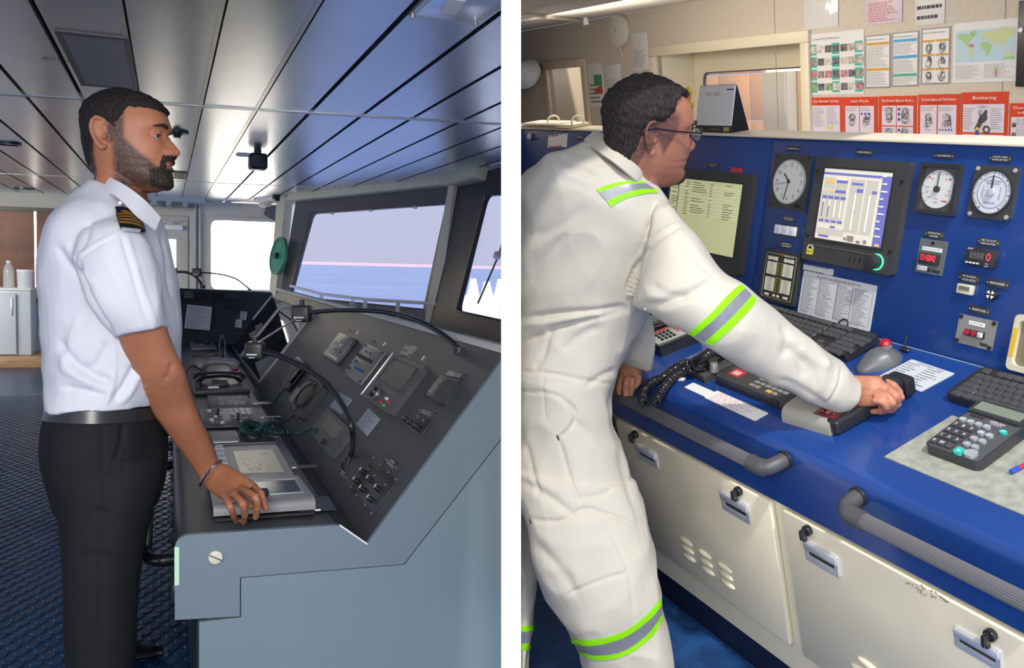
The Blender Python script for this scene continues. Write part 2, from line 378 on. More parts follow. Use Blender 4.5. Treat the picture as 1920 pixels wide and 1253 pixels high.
# ---- far wall
m_wall = mat('cream_wall_paint', sr(196, 196, 186), .55, vary=.03)
YF = 13.0
FW = Surf(LR, (0, YF, 0), (1, 0, 0), (0, 0, 1))
WIN_F = [FW.uv(*p) for p in ((393, 410), (524, 416), (516, 548), (393, 545))]
DOOR_P = [FW.uv(*p) for p in ((290, 405), (357, 409), (354, 560), (290, 560))]
BL_P = [FW.uv(*p) for p in ((-60, 395), (138, 398), (136, 545), (-60, 545))]
def holes_wall(name, x0, x1, z0, z1, holes, th, y, m):           # wall slab on y with rectangular holes (x0,x1,z0,z1)
    xs = sorted({x0, x1, *[h[0] for h in holes], *[h[1] for h in holes]}); zs = sorted({z0, z1, *[h[2] for h in holes], *[h[3] for h in holes]})
    b = B()
    for i in range(len(xs)-1):
        for k in range(len(zs)-1):
            cx_, cz_ = (xs[i]+xs[i+1])/2, (zs[k]+zs[k+1])/2
            if any(h[0] < cx_ < h[1] and h[2] < cz_ < h[3] for h in holes): continue
            b.box((cx_, y+th/2, cz_), (xs[i+1]-xs[i], th, zs[k+1]-zs[k]))
    return b
wf = (WIN_F[0][0], WIN_F[1][0]+.02, WIN_F[3][1], WIN_F[0][1])
dg = [FW.uv(*p) for p in ((293, 447), (330, 449), (330, 540))]
dh = (dg[0][0]-.1, dg[1][0], dg[2][1], dg[1][1])
bh = (BL_P[0][0]-.3, BL_P[1][0], BL_P[2][1], BL_P[1][1])
far = tag(link('wall_back', holes_wall('w', -5.2, wf[1]+.09, 0, CEIL, [wf, dh, bh], .12, YF, m_wall).mesh('w', False), None, None, m_wall), kind='structure')
ww, wh = wf[1]-wf[0], wf[3]-wf[2]
m_gls = mat('window_glass', (.9, .95, 1), .02, alpha=.12, spec=.5)
win = tag(link('window_1', B().frame(ww+.06, wh+.06, .05, 0, .03, r=.09, r2=.08).mesh('window_1'), T_((wf[0]+wf[1])/2, YF-.002, (wf[2]+wf[3])/2) @ Matrix.Rotation(math.pi/2, 4, 'X'), None, m_wall), kind='structure')
link('pane', B().box((0, 0, -.05), (ww, wh, .006)).mesh('p', False), None, win, m_gls)
# door leaf
dx0, dx1 = FW.uv(290, 410)[0]-.25, FW.uv(352, 410)[0]; dz1 = FW.uv(340, 408)[1]
b = holes_wall('d', dx0, dx1, .05, dz1, [dh], .03, -.015, m_wall)
door = tag(link('door_1', b.mesh('door_1', False), T_(0, YF-.01, 0), None, m_wall), kind='structure')
link('door_frame', holes_wall('d', dx0-.12, dx1+.1, 0, dz1+.09, [(dx0-.02, dx1+.02, 0, dz1+.02)], .06, -.06, m_wall).mesh('df', False), None, door, m_wall)
link('door_glass', B().box(((dh[0]+dh[1])/2, .02, (dh[2]+dh[3])/2), (dh[1]-dh[0], .006, dh[3]-dh[2])).mesh('p', False), None, door, m_gls)
c_ = FW.uv(323, 427); link('door_closer', B().box((c_[0], -.06, c_[1]), (.26, .07, .065), .01).mesh('p'), None, door, white_paint)
c_ = FW.uv(323, 418); link('closer_arm', B().tube([(c_[0]-.13, -.05, c_[1]+.02), (c_[0], -.11, c_[1]-.01), (c_[0]+.12, -.05, c_[1]+.03)], .008).mesh('p'), None, door, al)
for k, xx in enumerate((366, 374)):           # trims either side of the corner
    c_ = FW.uv(xx, 450)[0]; tag(link('trim_%d' % (k+1), B().box((c_, YF-.03, CEIL/2), (.025, .06, CEIL)).mesh('t', False), None, None, m_wall), kind='structure')
# beam under the far ceiling
u0 = FW.uv(300, 380)
tag(link('trim_3', B().box((FW.uv(328, 372)[0], YF-.35, CEIL-.03), (.72, .5, .06)).mesh('t', False), None, None, mat('blue_grey_paint', sr(150, 165, 178), .5)), kind='structure')
b = B()
for xx in (290, 316, 346): c_ = FW.uv(xx, 372)[0]; b.box((c_, YF-.35, CEIL-.085), (.06, .5, .05))
tag(link('cable_tray', b.mesh('t', False), None, None, mat('blue_grey_paint', sr(150, 165, 178), .5)), 'pale blue grey cable tray under the ceiling at the far end', 'tray')
# brown roller blinds in the back window
m_bl = mat('brown_blind', sr(120, 74, 52), .35, vary=.35, vscale=3, spec=.3)
xs_ = [BL_P[0][0]-.3, FW.uv(66, 450)[0], BL_P[1][0]]
for k in range(2):
    x0, x1 = xs_[k]+.012, xs_[k+1]-.012
    t = Thing('roller_blind', ['brown translucent roller blind at the left edge, left of the bright slit', 'brown translucent roller blind right of the bright slit, behind the officer'][k], 'blind', LR, T_((x0+x1)/2, YF+.02, bh[2]), 'brown blinds in the back window')
    t.part('fabric', B().box((0, 0, (bh[3]-bh[2])/2), (x1-x0, .006, bh[3]-bh[2])), m_bl)
    t.part('bottom_bar', B().box((0, -.01, .012), (x1-x0, .02, .025), .004), mat('dark_bar', (.03, .025, .02), .4))
b = B(); b.box(((bh[0]+bh[1])/2, YF-.02, bh[3]+.012), (bh[1]-bh[0], .05, .05))
tag(link('trim_4', b.mesh('t', False), None, None, mat('dark_bar', (.03, .025, .02), .4)), kind='structure')
b = B(); b.cyl((FW.uv(62, 450)[0], YF+.035, (bh[2]+bh[3])/2+.18), .012, .75, 10)
tag(link('slit_glow', b.mesh('t'), None, None, mat('slit_daylight', (1, .97, .92), .5, emit=1.6)), 'thin glowing rod standing in for daylight in the slit between the brown blinds', 'lamp')  # daylight in the blind slit, made as a glowing rod
# low cabinets and fridge
YC = 12.0
FC = Surf(LR, (0, YC, 0), (1, 0, 0), (0, 0, 1))
c0, c1 = FC.uv(-40, 549), FC.uv(57, 545); cb = FC.uv(40, 664)
m_wc = mat('white_cabinet', sr(205, 212, 220), .4, spec=.5)
t = Thing('fridge', 'white fridge on a wooden plinth at the left edge of the bridge', 'fridge', LR, T_((c0[0]+c1[0])/2, YC+.3, .13))
wd, hg = c1[0]-c0[0], c1[1]-.13
t.part('body', B().box((0, .02, hg/2), (wd, .6, hg), .015), m_wc)
t.part('door', B().box((-.07, -.31, hg/2-.01), (wd-.16, .05, hg-.05), .012), m_wc)
t.part('top_cap', B().box((0, .02, hg+.012), (wd+.01, .62, .024), .008), white_paint)
t.part('handle', B().box((wd/2-.19, -.34, hg*.75), (.02, .02, .2), .006), al)
t.part('badge', B().box((-.2, -.338, hg*.88), (.09, .004, .02)), blk)
t = Thing('wooden_plinth', 'low light wooden plinth under the white fridge', 'plinth', LR, T_((c0[0]+c1[0])/2+.1, YC+.25, 0))
t.part('board', B().box((0, 0, .065), (wd+.3, .8, .13), .004), mat('light_wood', sr(176, 140, 98), .5, vary=.2, vscale=4, stretch=(1, 8, 8)))
x_, z_ = FC.uv(98, 620)
t = Thing('low_cabinet', 'low white sideboard with a wooden top behind the officer', 'cabinet', LR, T_(FC.uv(100, 620)[0]+.45, YF-.25, 0))
wt = mat('light_wood', sr(176, 140, 98), .5); cz = FW.uv(80, 563)[1]
t.part('body', B().box((0, 0, cz/2), (1.6, .5, cz), .01), m_wc)
t.part('worktop', B().box((0, -.02, cz+.02), (1.64, .54, .04), .006), wt)
t.part('socket', B().box((-.18, -.26, cz-.2), (.12, .02, .12), .006), white_paint)
t.part('outlet', B().cyl((-.18, -.275, cz-.2), .03, .01, 16, axis='y'), mat('dark_bar', (.03, .025, .02), .4))
t.part('plinth', B().box((0, -.05, .05), (1.7, .5, .1), .006), wt)
x0, z0 = FC.uv(55, 556); b = B(); b.tube(spline([(x0, YC+.6, z0+.03), (x0+.3, YC+.62, z0-.02), (x0+.9, YC+.65, z0-.05)]), .012)
tag(link('cord', b.mesh('c'), None, None, mat('red_plastic', (.55, .02, .05), .4)), 'red cord stretched behind the officer above the sideboard', 'cord')
def lathe(b, prof, seg=24, M=None):
    n = len(prof); V = [[b.bm.verts.new((r*math.cos(2*math.pi*k/seg), r*math.sin(2*math.pi*k/seg), z)) for k in range(seg)] for r, z in prof]
    for i in range(n-1):
        for k in range(seg): l = (k+1) % seg; b.bm.faces.new((V[i][k], V[i][l], V[i+1][l], V[i+1][k]))
    b.bm.faces.new(V[0][::-1]); b.bm.faces.new(V[-1]); b._x([v for q in V for v in q], M); return b
m_pet = mat('clear_plastic', (.85, .9, .92), .05, alpha=.35, spec=.8)
x0, z0 = FC.uv(10, 546)
t = Thing('water_bottle', 'clear plastic water bottle on top of the white fridge', 'bottle', LR, T_(x0, YC+.25, z0+.03))
t.part('body', lathe(B(), [(.055, 0), (.06, .01), (.06, .2), (.05, .25), (.022, .29), (.022, .3)]), m_pet)
t.part('cap', B().cyl((0, 0, .312), .024, .025, 16), white_paint)
x0, z0 = FC.uv(43, 546)
t = Thing('plastic_tub', 'clear plastic tub beside the water bottle on the fridge', 'tub', LR, T_(x0, YC+.2, z0+.03))
t.part('body', lathe(B(), [(.08, 0), (.085, .01), (.09, .19), (.088, .2)]), mat('pale_tub', (.75, .8, .84), .15, alpha=.8))
t.part('lid', B().cyl((0, 0, .21), .094, .02, 24), white_paint)
# ---- window wall on the right (leans outward)
UW = nrm((.2857, -.957, 0)); VW = np.array([.2086, -.124, .970]); VW = nrm(VW-UW*(VW @ UW))
W1 = Surf(LR, (2.39, 7.77, CEIL), UW, VW)
W2 = Surf(LR, (2.39, 7.77, CEIL), (.03, -1, 0), (.2, 0, .97))
m_film = mat('dark_grey_film', sr(88, 88, 100), .35, spec=.4)
def wall_hole(b, x0, x1, y0, y1, H, r, z0, z1, k=6):    # slab x0..x1,y0..y1 with a rounded quadrilateral hole H (corners ccw from BL)
    def arc(c, p, q):
        c = np.array(c); a = c+nrm(np.array(p)-c)*r; d = c+nrm(np.array(q)-c)*r
        return [tuple((1-t)**2*a+2*t*(1-t)*c+t*t*d) for t in [i/k for i in range(k+1)]]
    n = 4; L = []; O = []
    OC = [(x0, y0), (x1, y0), (x1, y1), (x0, y1)]
    for i in range(4):
        L += arc(H[i], H[i-1], H[(i+1) % 4]); O += [OC[i]]*(k+1)
    m = len(L)
    for z, flip in ((z0, 1), (z1, 0)):
        A = [b.bm.verts.new((*p, z)) for p in L]; C = [b.bm.verts.new((*p, z)) for p in OC]
        for i in range(4):
            for j in range(k): b.bm.faces.new((C[i], A[i*(k+1)+j], A[i*(k+1)+j+1]))
            j = i*(k+1)+k; b.bm.faces.new((C[i], A[j], A[(j+1) % m], C[(i+1) % 4]))
        if flip: A0 = A; C0 = C
    for i in range(m): b.bm.faces.new((A0[i], A0[(i+1) % m], A[(i+1) % m], A[i]))
    for i in range(4): b.bm.faces.new((C0[i], C0[(i+1) % 4], C[(i+1) % 4], C[i]))
    return b
def W(S, k, *p): return [S.uv(*q) for q in zq(k, *p)]
m_cr = mat('cream_frame_paint', sr(214, 214, 196), .5, vary=.03)
# window panel 1 (dark film surround, rounded glass)
H1 = W(W1, 'd', (325, 1000), (1385, 1105), (1590, 315), (485, 395))
P1 = W(W1, 'd', (255, 1040), (1430, 1180), (1570, 140), (320, 270))
xl, xr = P1[0][0], P1[1][0]; yb_, yt_ = P1[1][1]-.12, -.02
wa = Thing('window_2', None, None, LR, W1.frame(0, 0), kind='structure')
wa.part('tinted_surround', wall_hole(B(), P1[0][0]-.03, P1[2][0]+.0, yb_, yt_, H1, .09, -.04, 0), m_film, smooth=False)
hc = np.mean(H1, 0)
wa.part('pane', B().poly([tuple(hc+(np.array(p)-hc)*1.01) for p in H1], -.035), m_gls, smooth=False)
wa.part('gasket', B().tube([(*p, .0) for p in [tuple(q) for q in H1]+[tuple(H1[0])]], .008, 6), blk)
gx = [P1[0][0]+(P1[2][0]-P1[0][0])*k for k in (.25, .5, .75)]
for q in W(W1, 'd', (645, 395), (930, 372), (1255, 350)): wa.part('blind_clip', B().box((q[0], q[1], .01), (.05, .03, .02), .005), al)
# top trims
a0 = W1.uv(540, 366); 
b = B(); b.box(((P1[0][0]+P1[2][0])/2-.02, -.045, .04), (P1[2][0]-P1[0][0]+.16, .09, .10), .01)
wa.part('top_rail', b, m_cr)
# cream post between the windows
PQ = W(W1, 'd', (1355, 1190), (1475, 1200), (1580, 140), (1555, 140))
wa.part('post', B().prism([W1.uv(*p) for p in zq('d', (1365, 1200), (1465, 1210), (1585, 145), (1550, 145))], -.03, .07), m_cr)
wa.part('post', B().prism([W1.uv(*p) for p in zq('d', (215, 975), (262, 1000), (335, 275), (272, 275))], -.03, .07), m_cr)
wa.part('sill', B().box(((P1[0][0]+P1[2][0])/2, yb_-.03, .10), (P1[2][0]-P1[0][0]+.2, .05, .30), .01), m_cr)
wa.part('lower_wall', B().box(((P1[0][0]+P1[2][0])/2, yb_-.32, .0), (P1[2][0]-P1[0][0]+.2, .62, .04)), m_cr)
# window panel 2
H2 = W(W2, 'd', (1548, 1110), (2100, 1230), (2160, 240), (1760, 262))
P2 = [W2.uv(*p) for p in zq('d', (1470, 1150), (1990, 1300), (1990, 60), (1590, 140))]
wb = Thing('window_3', None, None, LR, W2.frame(0, 0), kind='structure')
xr2 = W2.uv(952, 450)[0]
H2 = [(x if x < xr2 else min(x, xr2+.6), y) for x, y in H2]
wb.part('tinted_surround', wall_hole(B(), -.14, max(h[0] for h in H2)+.08, min(h[1] for h in H2)-.25, -.02, H2, .09, -.04, 0), mat('darker_grey_film', sr(62, 66, 76), .5, spec=.1), smooth=False)
hc = np.mean(H2, 0)
wb.part('pane', B().poly([tuple(hc+(np.array(p)-hc)*1.01) for p in H2], -.035), m_gls, smooth=False)
wb.part('gasket', B().tube([(*p, .0) for p in [tuple(q) for q in H2]+[tuple(H2[0])]], .008, 6), blk)
wb.part('top_rail', B().box((.35, -.05, .05), (.9, .11, .13), .01), m_cr)
q = W(W2, 'd', (1640, 1040), (1790, 690), (1875, 380), (1810, 690), (1875, 520))
wb.part('wiper_arm', B().tube([(*q[0], -.08), (*q[1], -.08), (*q[2], -.09)], .008, 8), blk)
wb.part('wiper_arm', B().tube([(*q[3], -.08), (*q[4], -.09)], .008, 8), blk)
wb.part('wiper_joint', B().cyl((*q[1], -.07), .03, .04, 14), al)
# side window piece at the far end of the window wall
W3p = [W1.uv(*p) for p in zq('d', (135, 400), (240, 465), (262, 320), (148, 350))]
wc = Thing('window_4', None, None, LR, W1.frame(0, 0), kind='structure')
wc.part('tinted_surround', B().prism(W3p, -.03, .0), m_film)
wc.part('top_rail', B().prism([W1.uv(*p) for p in zq('d', (130, 350), (270, 290), (270, 262), (128, 330))], -.01, .06), m_cr)
t = Thing('blind_housing', 'small white roller blind housing with black end cap at the far end of the windows', 'blind', LR, W1.frame(*W1.uv(*zq('d', (205, 300))[0])))
t.part('roller', B().cyl((0, 0, .1), .035, .62, 14, axis='x'), white_paint); t.part('end_cap', B().cyl((.34, 0, .1), .045, .06, 14, axis='x'), blk)
# green round disc on the far post
t = Thing('spinning_window', 'round green tinted clear view disc seen edge on beside the far post', 'window', LR, W1.frame(*W1.uv(*zq('d', (243, 705))[0], .16)))
t.part('disc', B().cyl((0, 0, .16), .205, .02, 40), mat('green_glass', sr(60, 170, 140), .1, alpha=.7))
t.part('rim', B().ring((0, 0, .145), .22, .025, .03, 40), mat('green_rim', sr(40, 130, 100), .3)); t.part('hub', B().cyl((0, 0, .18), .035, .05, 20), blk)
# grab rail and cream ledge below windows at right
q = [LR.hit(*p, (2.1, 0, 0), (1, 0, 0)) for p in zq('f', (1120, 250), (1460, 345), (1850, 450))]
q = [(x-.0, y, z) for x, y, z in q]
t = Thing('grab_rail', 'thin white horizontal rail under the right hand window', 'rail', LR, T_(0, 0, 0))
t.part('bar', B().tube([tuple(p) for p in q], .014, 10), white_paint, space='room')
for p in q[:2]: t.part('bracket', B().tube([tuple(p), (p[0]+.06, p[1], p[2]-.02), (p[0]+.06, p[1], p[2]-.1)], .009, 8), white_paint, space='room')
# ledge with brown rim behind the console
q = [LR.hit(*p, (1.75, 0, 0), (1, 0, 0)) for p in zq('f', (830, 250), (1850, 640))]
b = B(); b.box((2.05, 6.6, .40), (.10, 5.0, .8)); b.box((1.87, 6.6, .80), (.50, 5.0, .03))
tag(link('wall_ledge', b.mesh('l', False), T_(0, 0, -.02), None, m_cr), kind='structure')
b = B(); b.box((1.60, 6.6, .80), (.03, 5.0, .065))
tag(link('trim_5', b.mesh('l', False), T_(0, 0, 0), None, mat('brown_wood_trim', sr(150, 112, 72), .5, vary=.2, stretch=(8, 1, 8))), kind='structure')
# items on the ledge
def on_plane(px, py, z): return LR.hit(px, py, (0, 0, z), (0, 0, 1))
p = on_plane(661, 592, .815)
t = Thing('drink_bottle', 'small clear water bottle with blue label on the window ledge', 'bottle', LR, T_(*p))
t.part('body', lathe(B(), [(.03, 0), (.034, .01), (.034, .1), (.028, .13), (.012, .155), (.012, .16)]), m_pet)
t.part('label', lathe(B(), [(.035, .02), (.035, .07)]), mat('blue_label', sr(70, 110, 190), .4)); t.part('cap', B().cyl((0, 0, .167), .013, .015, 14), mat('blue_cap', sr(60, 90, 180), .4))
p = on_plane(672, 592, .815)
t = Thing('green_cup', 'small green cup on the window ledge beside the water bottle', 'cup', LR, T_(p[0]+.04, p[1]-.02, p[2]))
t.part('body', lathe(B(), [(.03, 0), (.036, .055), (.032, .055), (.026, .006)]), mat('green_plastic', sr(60, 150, 100), .4))
# ---- outside: sea, land strip, railing, added white wall
sea = B(); sea.box((2000, 9000, -21), (30000, 19000, .5))
tag(link('sea', sea.mesh('sea', False), None, None, mat('sea_water', sr(128, 152, 205), .25, spec=.4, vary=.12, vscale=.006, bump=.3, bscale=.3)), kind='structure')
b = B()
b.box((3000, 15000, 4), (24000, 60, 50)); tag(link('land_strip', b.mesh('l', False), None, None, mat('hazy_land', sr(222, 190, 196), .9)), kind='structure')  # distance haze is put into the pale land colour
rp = [LR.hit(*p, (4.0, 0, 0), nrm((.957, .2857, 0))) for p in zq('d', (330, 925), (560, 985), (880, 1025), (1390, 1055))]
t = Thing('deck_railing', 'white deck railing outside the front window', 'railing', LR, T_(0, 0, 0))
t.part('top_rail', B().tube([tuple(p) for p in rp], .014, 8), white_paint, space='room')
for k, p in enumerate([rp[1], rp[2], (np.array(rp[2])+np.array(rp[3]))/2]):
    t.part('post', B().tube([tuple(p), (p[0], p[1], p[2]-1.0)], .018, 8), white_paint, space='room')
t.part('lower_rail', B().tube([(p[0], p[1], p[2]-.3) for p in rp], .010, 8), white_paint, space='room')
m_dk = mat('white_deck_paint', (.95, .96, .96), .6)
b = B(); b.box((-2.6, 19, 1.0), (9.6, .3, 8)); tag(link('wall_outside', b.mesh('w', False), None, None, m_dk), kind='structure')  # white wall added so the far window burns out to white
q = LR.hit(912, 575, (0, 12, 0), (0, 1, 0))
t = Thing('deck_locker', 'jagged white deck fitting outside the right hand window', 'locker', LR, T_(q[0], 12, q[2]-1.2))
t.part('body', B().box((0, 0, .6), (.62, .5, 1.5), .03), m_dk)
for k in range(3): t.part('funnel', B().cyl((-.2+k*.2, 0, 1.42), .11, .34-.08*(k % 2), 14, r2=.04), m_dk)
# slim bright strips beside the ceiling joints
m_js = mat('joint_strip_metal', (.62, .60, .54), .3, metal=.7)
for i, x in enumerate(XS):
    if x > .5 or x < -2.9: continue
    wd = .017 if x > -.2 else .005
    for ya, yb in ((by(0, x), by(1, x)-.03), (by(1, x)+.03, by(2, x)-.02), (by(2, x)+.02, by(3, x)-.02)):
        if x > ya*.379-.03: ya = (x+.05)/.379
        b = B(); xa = x-gap*.5; b.prism([(xa-wd*.2, ya), (xa+wd*.8, ya), (xa+wd*.8, yb), (xa-wd*.2, yb)], CEIL-.002, CEIL+.02); link('joint_strip', b.mesh('j', False), None, ceiling, m_js)
# ================================================================== bridge console
YE = 2.24; DZ = .65
m_cons = mat('dark_grey_console', sr(62, 66, 70), .42, spec=.5, vary=.10, vscale=120, bump=.25, bscale=500)
m_side = mat('blue_grey_side_panel', sr(112, 128, 138), .45, vary=.02)
m_side2 = mat('blue_grey_cabinet', sr(118, 136, 146), .45, vary=.02)
def E_(px, py, y=YE): q = LR.hit(px, py, (0, y, 0), (0, 1, 0)); return (q[0], q[2])
YB = 8.1                                     # far end of the console
con = Thing('bridge_console', 'long dark grey ship bridge console with a sloping instrument panel', 'console', LR, T_(.4, YE, 0))
def extrude(prof, y0, y1, b=None):           # profile in x,z
    b = b or B(); A = [b.bm.verts.new((x, y0, z)) for x, z in prof]; C = [b.bm.verts.new((x, y1, z)) for x, z in prof]; n = len(prof)
    b.bm.faces.new(A); b.bm.faces.new(C[::-1])
    for i in range(n): b.bm.faces.new((A[i], C[i], C[(i+1) % n], A[(i+1) % n]))
    return b
def corner(p, c, q, r, k=6):
    c = np.array(c, float); a = c+nrm(np.array(p)-c)*r; d = c+nrm(np.array(q)-c)*r
    return [tuple((1-t)**2*a+2*t*(1-t)*c+t*t*d) for t in [i/k for i in range(k+1)]]
A0 = (.013, .446); A1 = (.013, DZ+.004); A2 = (.405, .645); A3 = (.472, .591); A4 = (.835, 1.064); A5 = (.87, 1.05)
PT = E_(940, 680); PT2 = (A3[0]+(PT[0]-A3[0])*1.06, A3[1]+(PT[1]-A3[1])*1.06)
# end panel (upper, lighter blue grey) with the stepped cut-out
up = [A0]+corner(A0, (.013, DZ), A2, .035)+corner(A1, A2, A3, .02)+[A3, PT2, (PT2[0]+.02, PT2[1])]
cut = [E_(940, 822), E_(757, 1058), E_(450, 1083), E_(450, 1156), E_(328, 1163)]
cx0 = (cut[0][0]+(cut[0][0]-cut[1][0])*.12, cut[0][1]+(cut[0][1]-cut[1][1])*.12)
pan = extrude(up+[(PT2[0]+.02, cx0[1]), cx0]+[cut[1], cut[2], cut[3]], YE, YE+.016)
con.part('end_panel', pan, m_side, space='room', smooth=False)
gp = .0028
low = [(cut[3][0]-.094, cut[3][1]-.004), (cut[3][0]+gp, cut[3][1]-.004), (cut[2][0]+gp, cut[2][1]-gp), (cut[1][0]+gp, cut[1][1]-gp), (cx0[0]+gp, cx0[1]-gp), (.92, cx0[1]-gp), (.92, 0.0), (cut[3][0]-.094, 0.0)]
con.part('cabinet_end', extrude(low, YE+.003, YE+.016), m_side2, space='room', smooth=False)
# body behind the end panels
body = [(.016, .45)]+corner((.016, .45), (.016, DZ-.002), (.4, DZ-.006), .033)+[(A2[0]-.01, A2[1]-.003), (A3[0]-.002, A3[1]-.002), (PT2[0]-.004, PT2[1]-.004), (PT2[0]+.02, PT2[1]-.02), (.9, .9), (.9, .0), (.085, .0), (.085, .45)]
con.part('body', extrude(body, YE+.016, YB-.62), m_cons, space='room', ang=25)
# light edge line along the panel top
e0 = PT2; con.part('edge_trim', extrude([(e0[0]-.008, e0[1]-.006), (e0[0]-.003, e0[1]+.008), (e0[0]+.03, e0[1]+.008), (e0[0]+.03, e0[1]-.03)], YE, YB-.2), mat('pale_edge_trim', sr(190, 192, 190), .4), space='room')
con.part('chamfer_edge', B().tube([(A2[0]-.004, YE-.0015, A2[1]+.001), (A3[0], YE-.0015, A3[1])], .0022, 6), white_paint, space='room')
fr_ = Surf(LR, (0, YE, 0), (1, 0, 0), (0, 0, 1))
c_ = E_(404, 1044); b = B(); b.cyl((c_[0], YE-.005, c_[1]), .0165, .012, 28, axis='y', bev=.003)
btn = con.part('cover_cap', b, mat('ivory_plastic', sr(214, 212, 194), .4), space='room', label='round ivory slotted cap on the end panel')
con.part('slot', B().box((0, 0, 0), (.032, .002, .0022), rot=Matrix.Rotation(.5, 3, 'Y')).box((0, 0, 0), (.0001, .0001, .0001)), blk, space='own', parent=None).location = (c_[0]-.4, -.0115, c_[1])
g0, g1 = E_(327, 1026), E_(336, 1097)
con.part('glow_strip', B().box(((g0[0]+g1[0])/2, YE-.001, (g0[1]+g1[1])/2), (g1[0]-g0[0], .003, g0[1]-g1[1])), mat('pale_green_strip', sr(196, 232, 205), .5), space='room', label='pale green photoluminescent strip')
# kick below the near end
con.part('kick_panel', B().box((.075, (YE+YB)/2, .22), (.02, YB-YE-.1, .44)), mat('dark_teal_paint', (.01, .03, .045), .5), space='room')
# ---- working planes
DK = Surf(LR, (0, YE, DZ), (0, -1, 0), (1, 0, 0)); DK.n *= 1
_s = nrm((A4[0]-A3[0] if False else PT[0]-A3[0], 0, PT[1]-A3[1]))
SP = Surf(LR, (A3[0], YE, A3[1]), (0, -1, 0), _s)
# far wing facing the camera: faces -Y, leaning back
FWG = Surf(LR, (0, YB-.55, DZ), (1, 0, 0), (0, .55, .83))
wq = [FWG.uv(*p) for p in ((322, 533), (497, 548), (560, 650), (322, 640))]
wing = Thing('console_wing', 'dark far wing of the bridge console full of unlit screens', 'console', LR, FWG.frame(0, 0))
wl, wr_, wt_ = wq[0][0]-.9, wq[1][0]+.05, max(wq[0][1], wq[1][1])
wing.part('panel', B().prism([(wl, -.02), (wr_+.15, -.02), (wr_-.0, wq[1][1]), (wl, wq[0][1]+.0)], -.3, 0), mat('black_grey_console', sr(46, 50, 56), .35), smooth=False)
def in_wing(name, pts, h, m, **k):
    b = B(); b.prism([FWG.uv(*p) for p in pts], 0, h); return wing.part(name, b, m, **k)
m_scr = mat('dark_screen', (.02, .025, .028), .12, spec=.6)
m_bez = mat('black_bezel', (.03, .032, .034), .35)
for x0, x1, y0, y1, m in ((30, 180, 235, 340, m_scr), (190, 330, 225, 330, m_scr), (340, 470, 225, 340, m_scr), (480, 760, 215, 300, m_bez), (560, 740, 310, 380, m_scr), (490, 640, 330, 430, m_bez), (620, 780, 400, 560, m_bez)):
    P = zq('e', (x0+100, y0), (x1+100, y0+4), (x1+90, y1), (x0+85, y1)) if x0 < 400 else zq('e', (x0, y0), (x1, y0+6), (x1-8, y1), (x0-12, y1))
    in_wing('screen_bezel', P, .012, m_bez)
    c = np.mean(P, 0); in_wing('screen', [tuple(c+(np.array(p)-c)*.84) for p in P], .015, m)
for k in range(12):
    c = FWG.uv(*zq('e', (220+(k % 4)*18, 235+(k//4)*20))[0]); wing.part('key', B().box((*c, .018), (.02, .014, .008), .002), mat('grey_key', (.12, .12, .13), .5))
pp = mat('printed_paper', sr(172, 176, 184), .8)
def sheet(name, surf, quad, lab, cat='paper', m=None, lines=14, group=None, rot=True, title=None, mi=None, h=.0012, lift=.0, cols=1, mx=.08, lm=None, parent=None):
    fr, w, hh = surf.quad(*quad, rot=rot)
    if parent is None:
        t = Thing(name, lab, cat, surf.room, fr @ T_(0, 0, lift), group); par = t.o
    b = B().rrect((0, 0), w, hh, 0, h, .004 if w > .04 else .001)
    t.part('sheet', b, m or pp, smooth=False)
    if lines:
        b = B(); rnd = random.Random(hash(lab) % 9999 if False else len(lab)*7+lines)
        cw = w*(1-2*mx)/cols
        y0 = hh/2-(.16 if title else .08)*hh; y1 = -hh/2+.06*hh
        for c in range(cols):
            for k in range(lines):
                y = y0+(y1-y0)*k/max(1, lines-1); x = -w/2+w*mx+c*cw; xe = x+cw*.92*(.45+.55*rnd.random()); th = (y0-y1)/lines*.32
                while x < xe:
                    l = cw*rnd.uniform(.04, .14); b.rectf(x, y-th/2, min(xe, x+l), y+th/2, h+.0004); x += l+cw*.03
        t.part('print', b, lm or mat('ink', (.08, .08, .10), .8), smooth=False)
    if title: t.part('title', B().text(title, hh*.07, (0, hh/2-.075*hh), h+.0005, wfit=w*.6), lm or mat('ink', (.08, .08, .10), .8), smooth=False)
    return t
sheet('paper_sheet', FWG, zq('e', (258, 350), (470, 372), (415, 568), (188, 550)), 'white printed sheet leaning on the far wing of the console', lines=16, lift=.03)
for q, l in (((( 715, 408), (770, 415), (735, 480), (675, 470))), 'small white card higher on the dark far wing'), (((672, 475), (722, 480), (700, 550), (636, 542)), 'small white card lower on the dark far wing'):
    sheet('card', FWG, zq('e', *q), l, lines=4, lift=.03)
# desk black strip and left bevel: handrail along the operator's edge
rm = mat('black_rubber_tube', (.012, .013, .015), .3)
hr = [(-.10, 2.42, .60), (-.10, 2.42, .60)]
t = Thing('grab_rail', 'black tubular grab rail along the operator side of the bridge console', 'rail', LR, T_(0, 0, 0))
rp = [(.02, 2.62, .475), (-.03, 2.62, .475), (-.056, 2.66, .48), (-.06, 2.78, .49), (-.06, 3.6, .49), (-.045, 3.75, .49), (.02, 3.78, .49)]
t.part('bar', B().tube(spline(rp, 6), .017, 14), rm, space='room')
t = Thing('grab_rail', 'second black tubular grab rail further along the console, behind the first', 'rail', LR, T_(0, 0, 0))
rp = [(.02, 4.1, .50), (-.05, 4.15, .50), (-.06, 4.3, .50), (-.06, 5.6, .50), (.02, 5.8, .50)]
t.part('bar', B().tube(spline(rp, 6), .017, 14), rm, space='room')
# recessed shelf under the desk with cable clutter
for k in range(14): con.part('cable_clip', B().box((.02, 2.5+k*.16, .43+.02*math.sin(k*2.1)), (.03, .07, .05), .006), mat('dark_teal_plastic', (.02, .035, .045), .3), space='room')
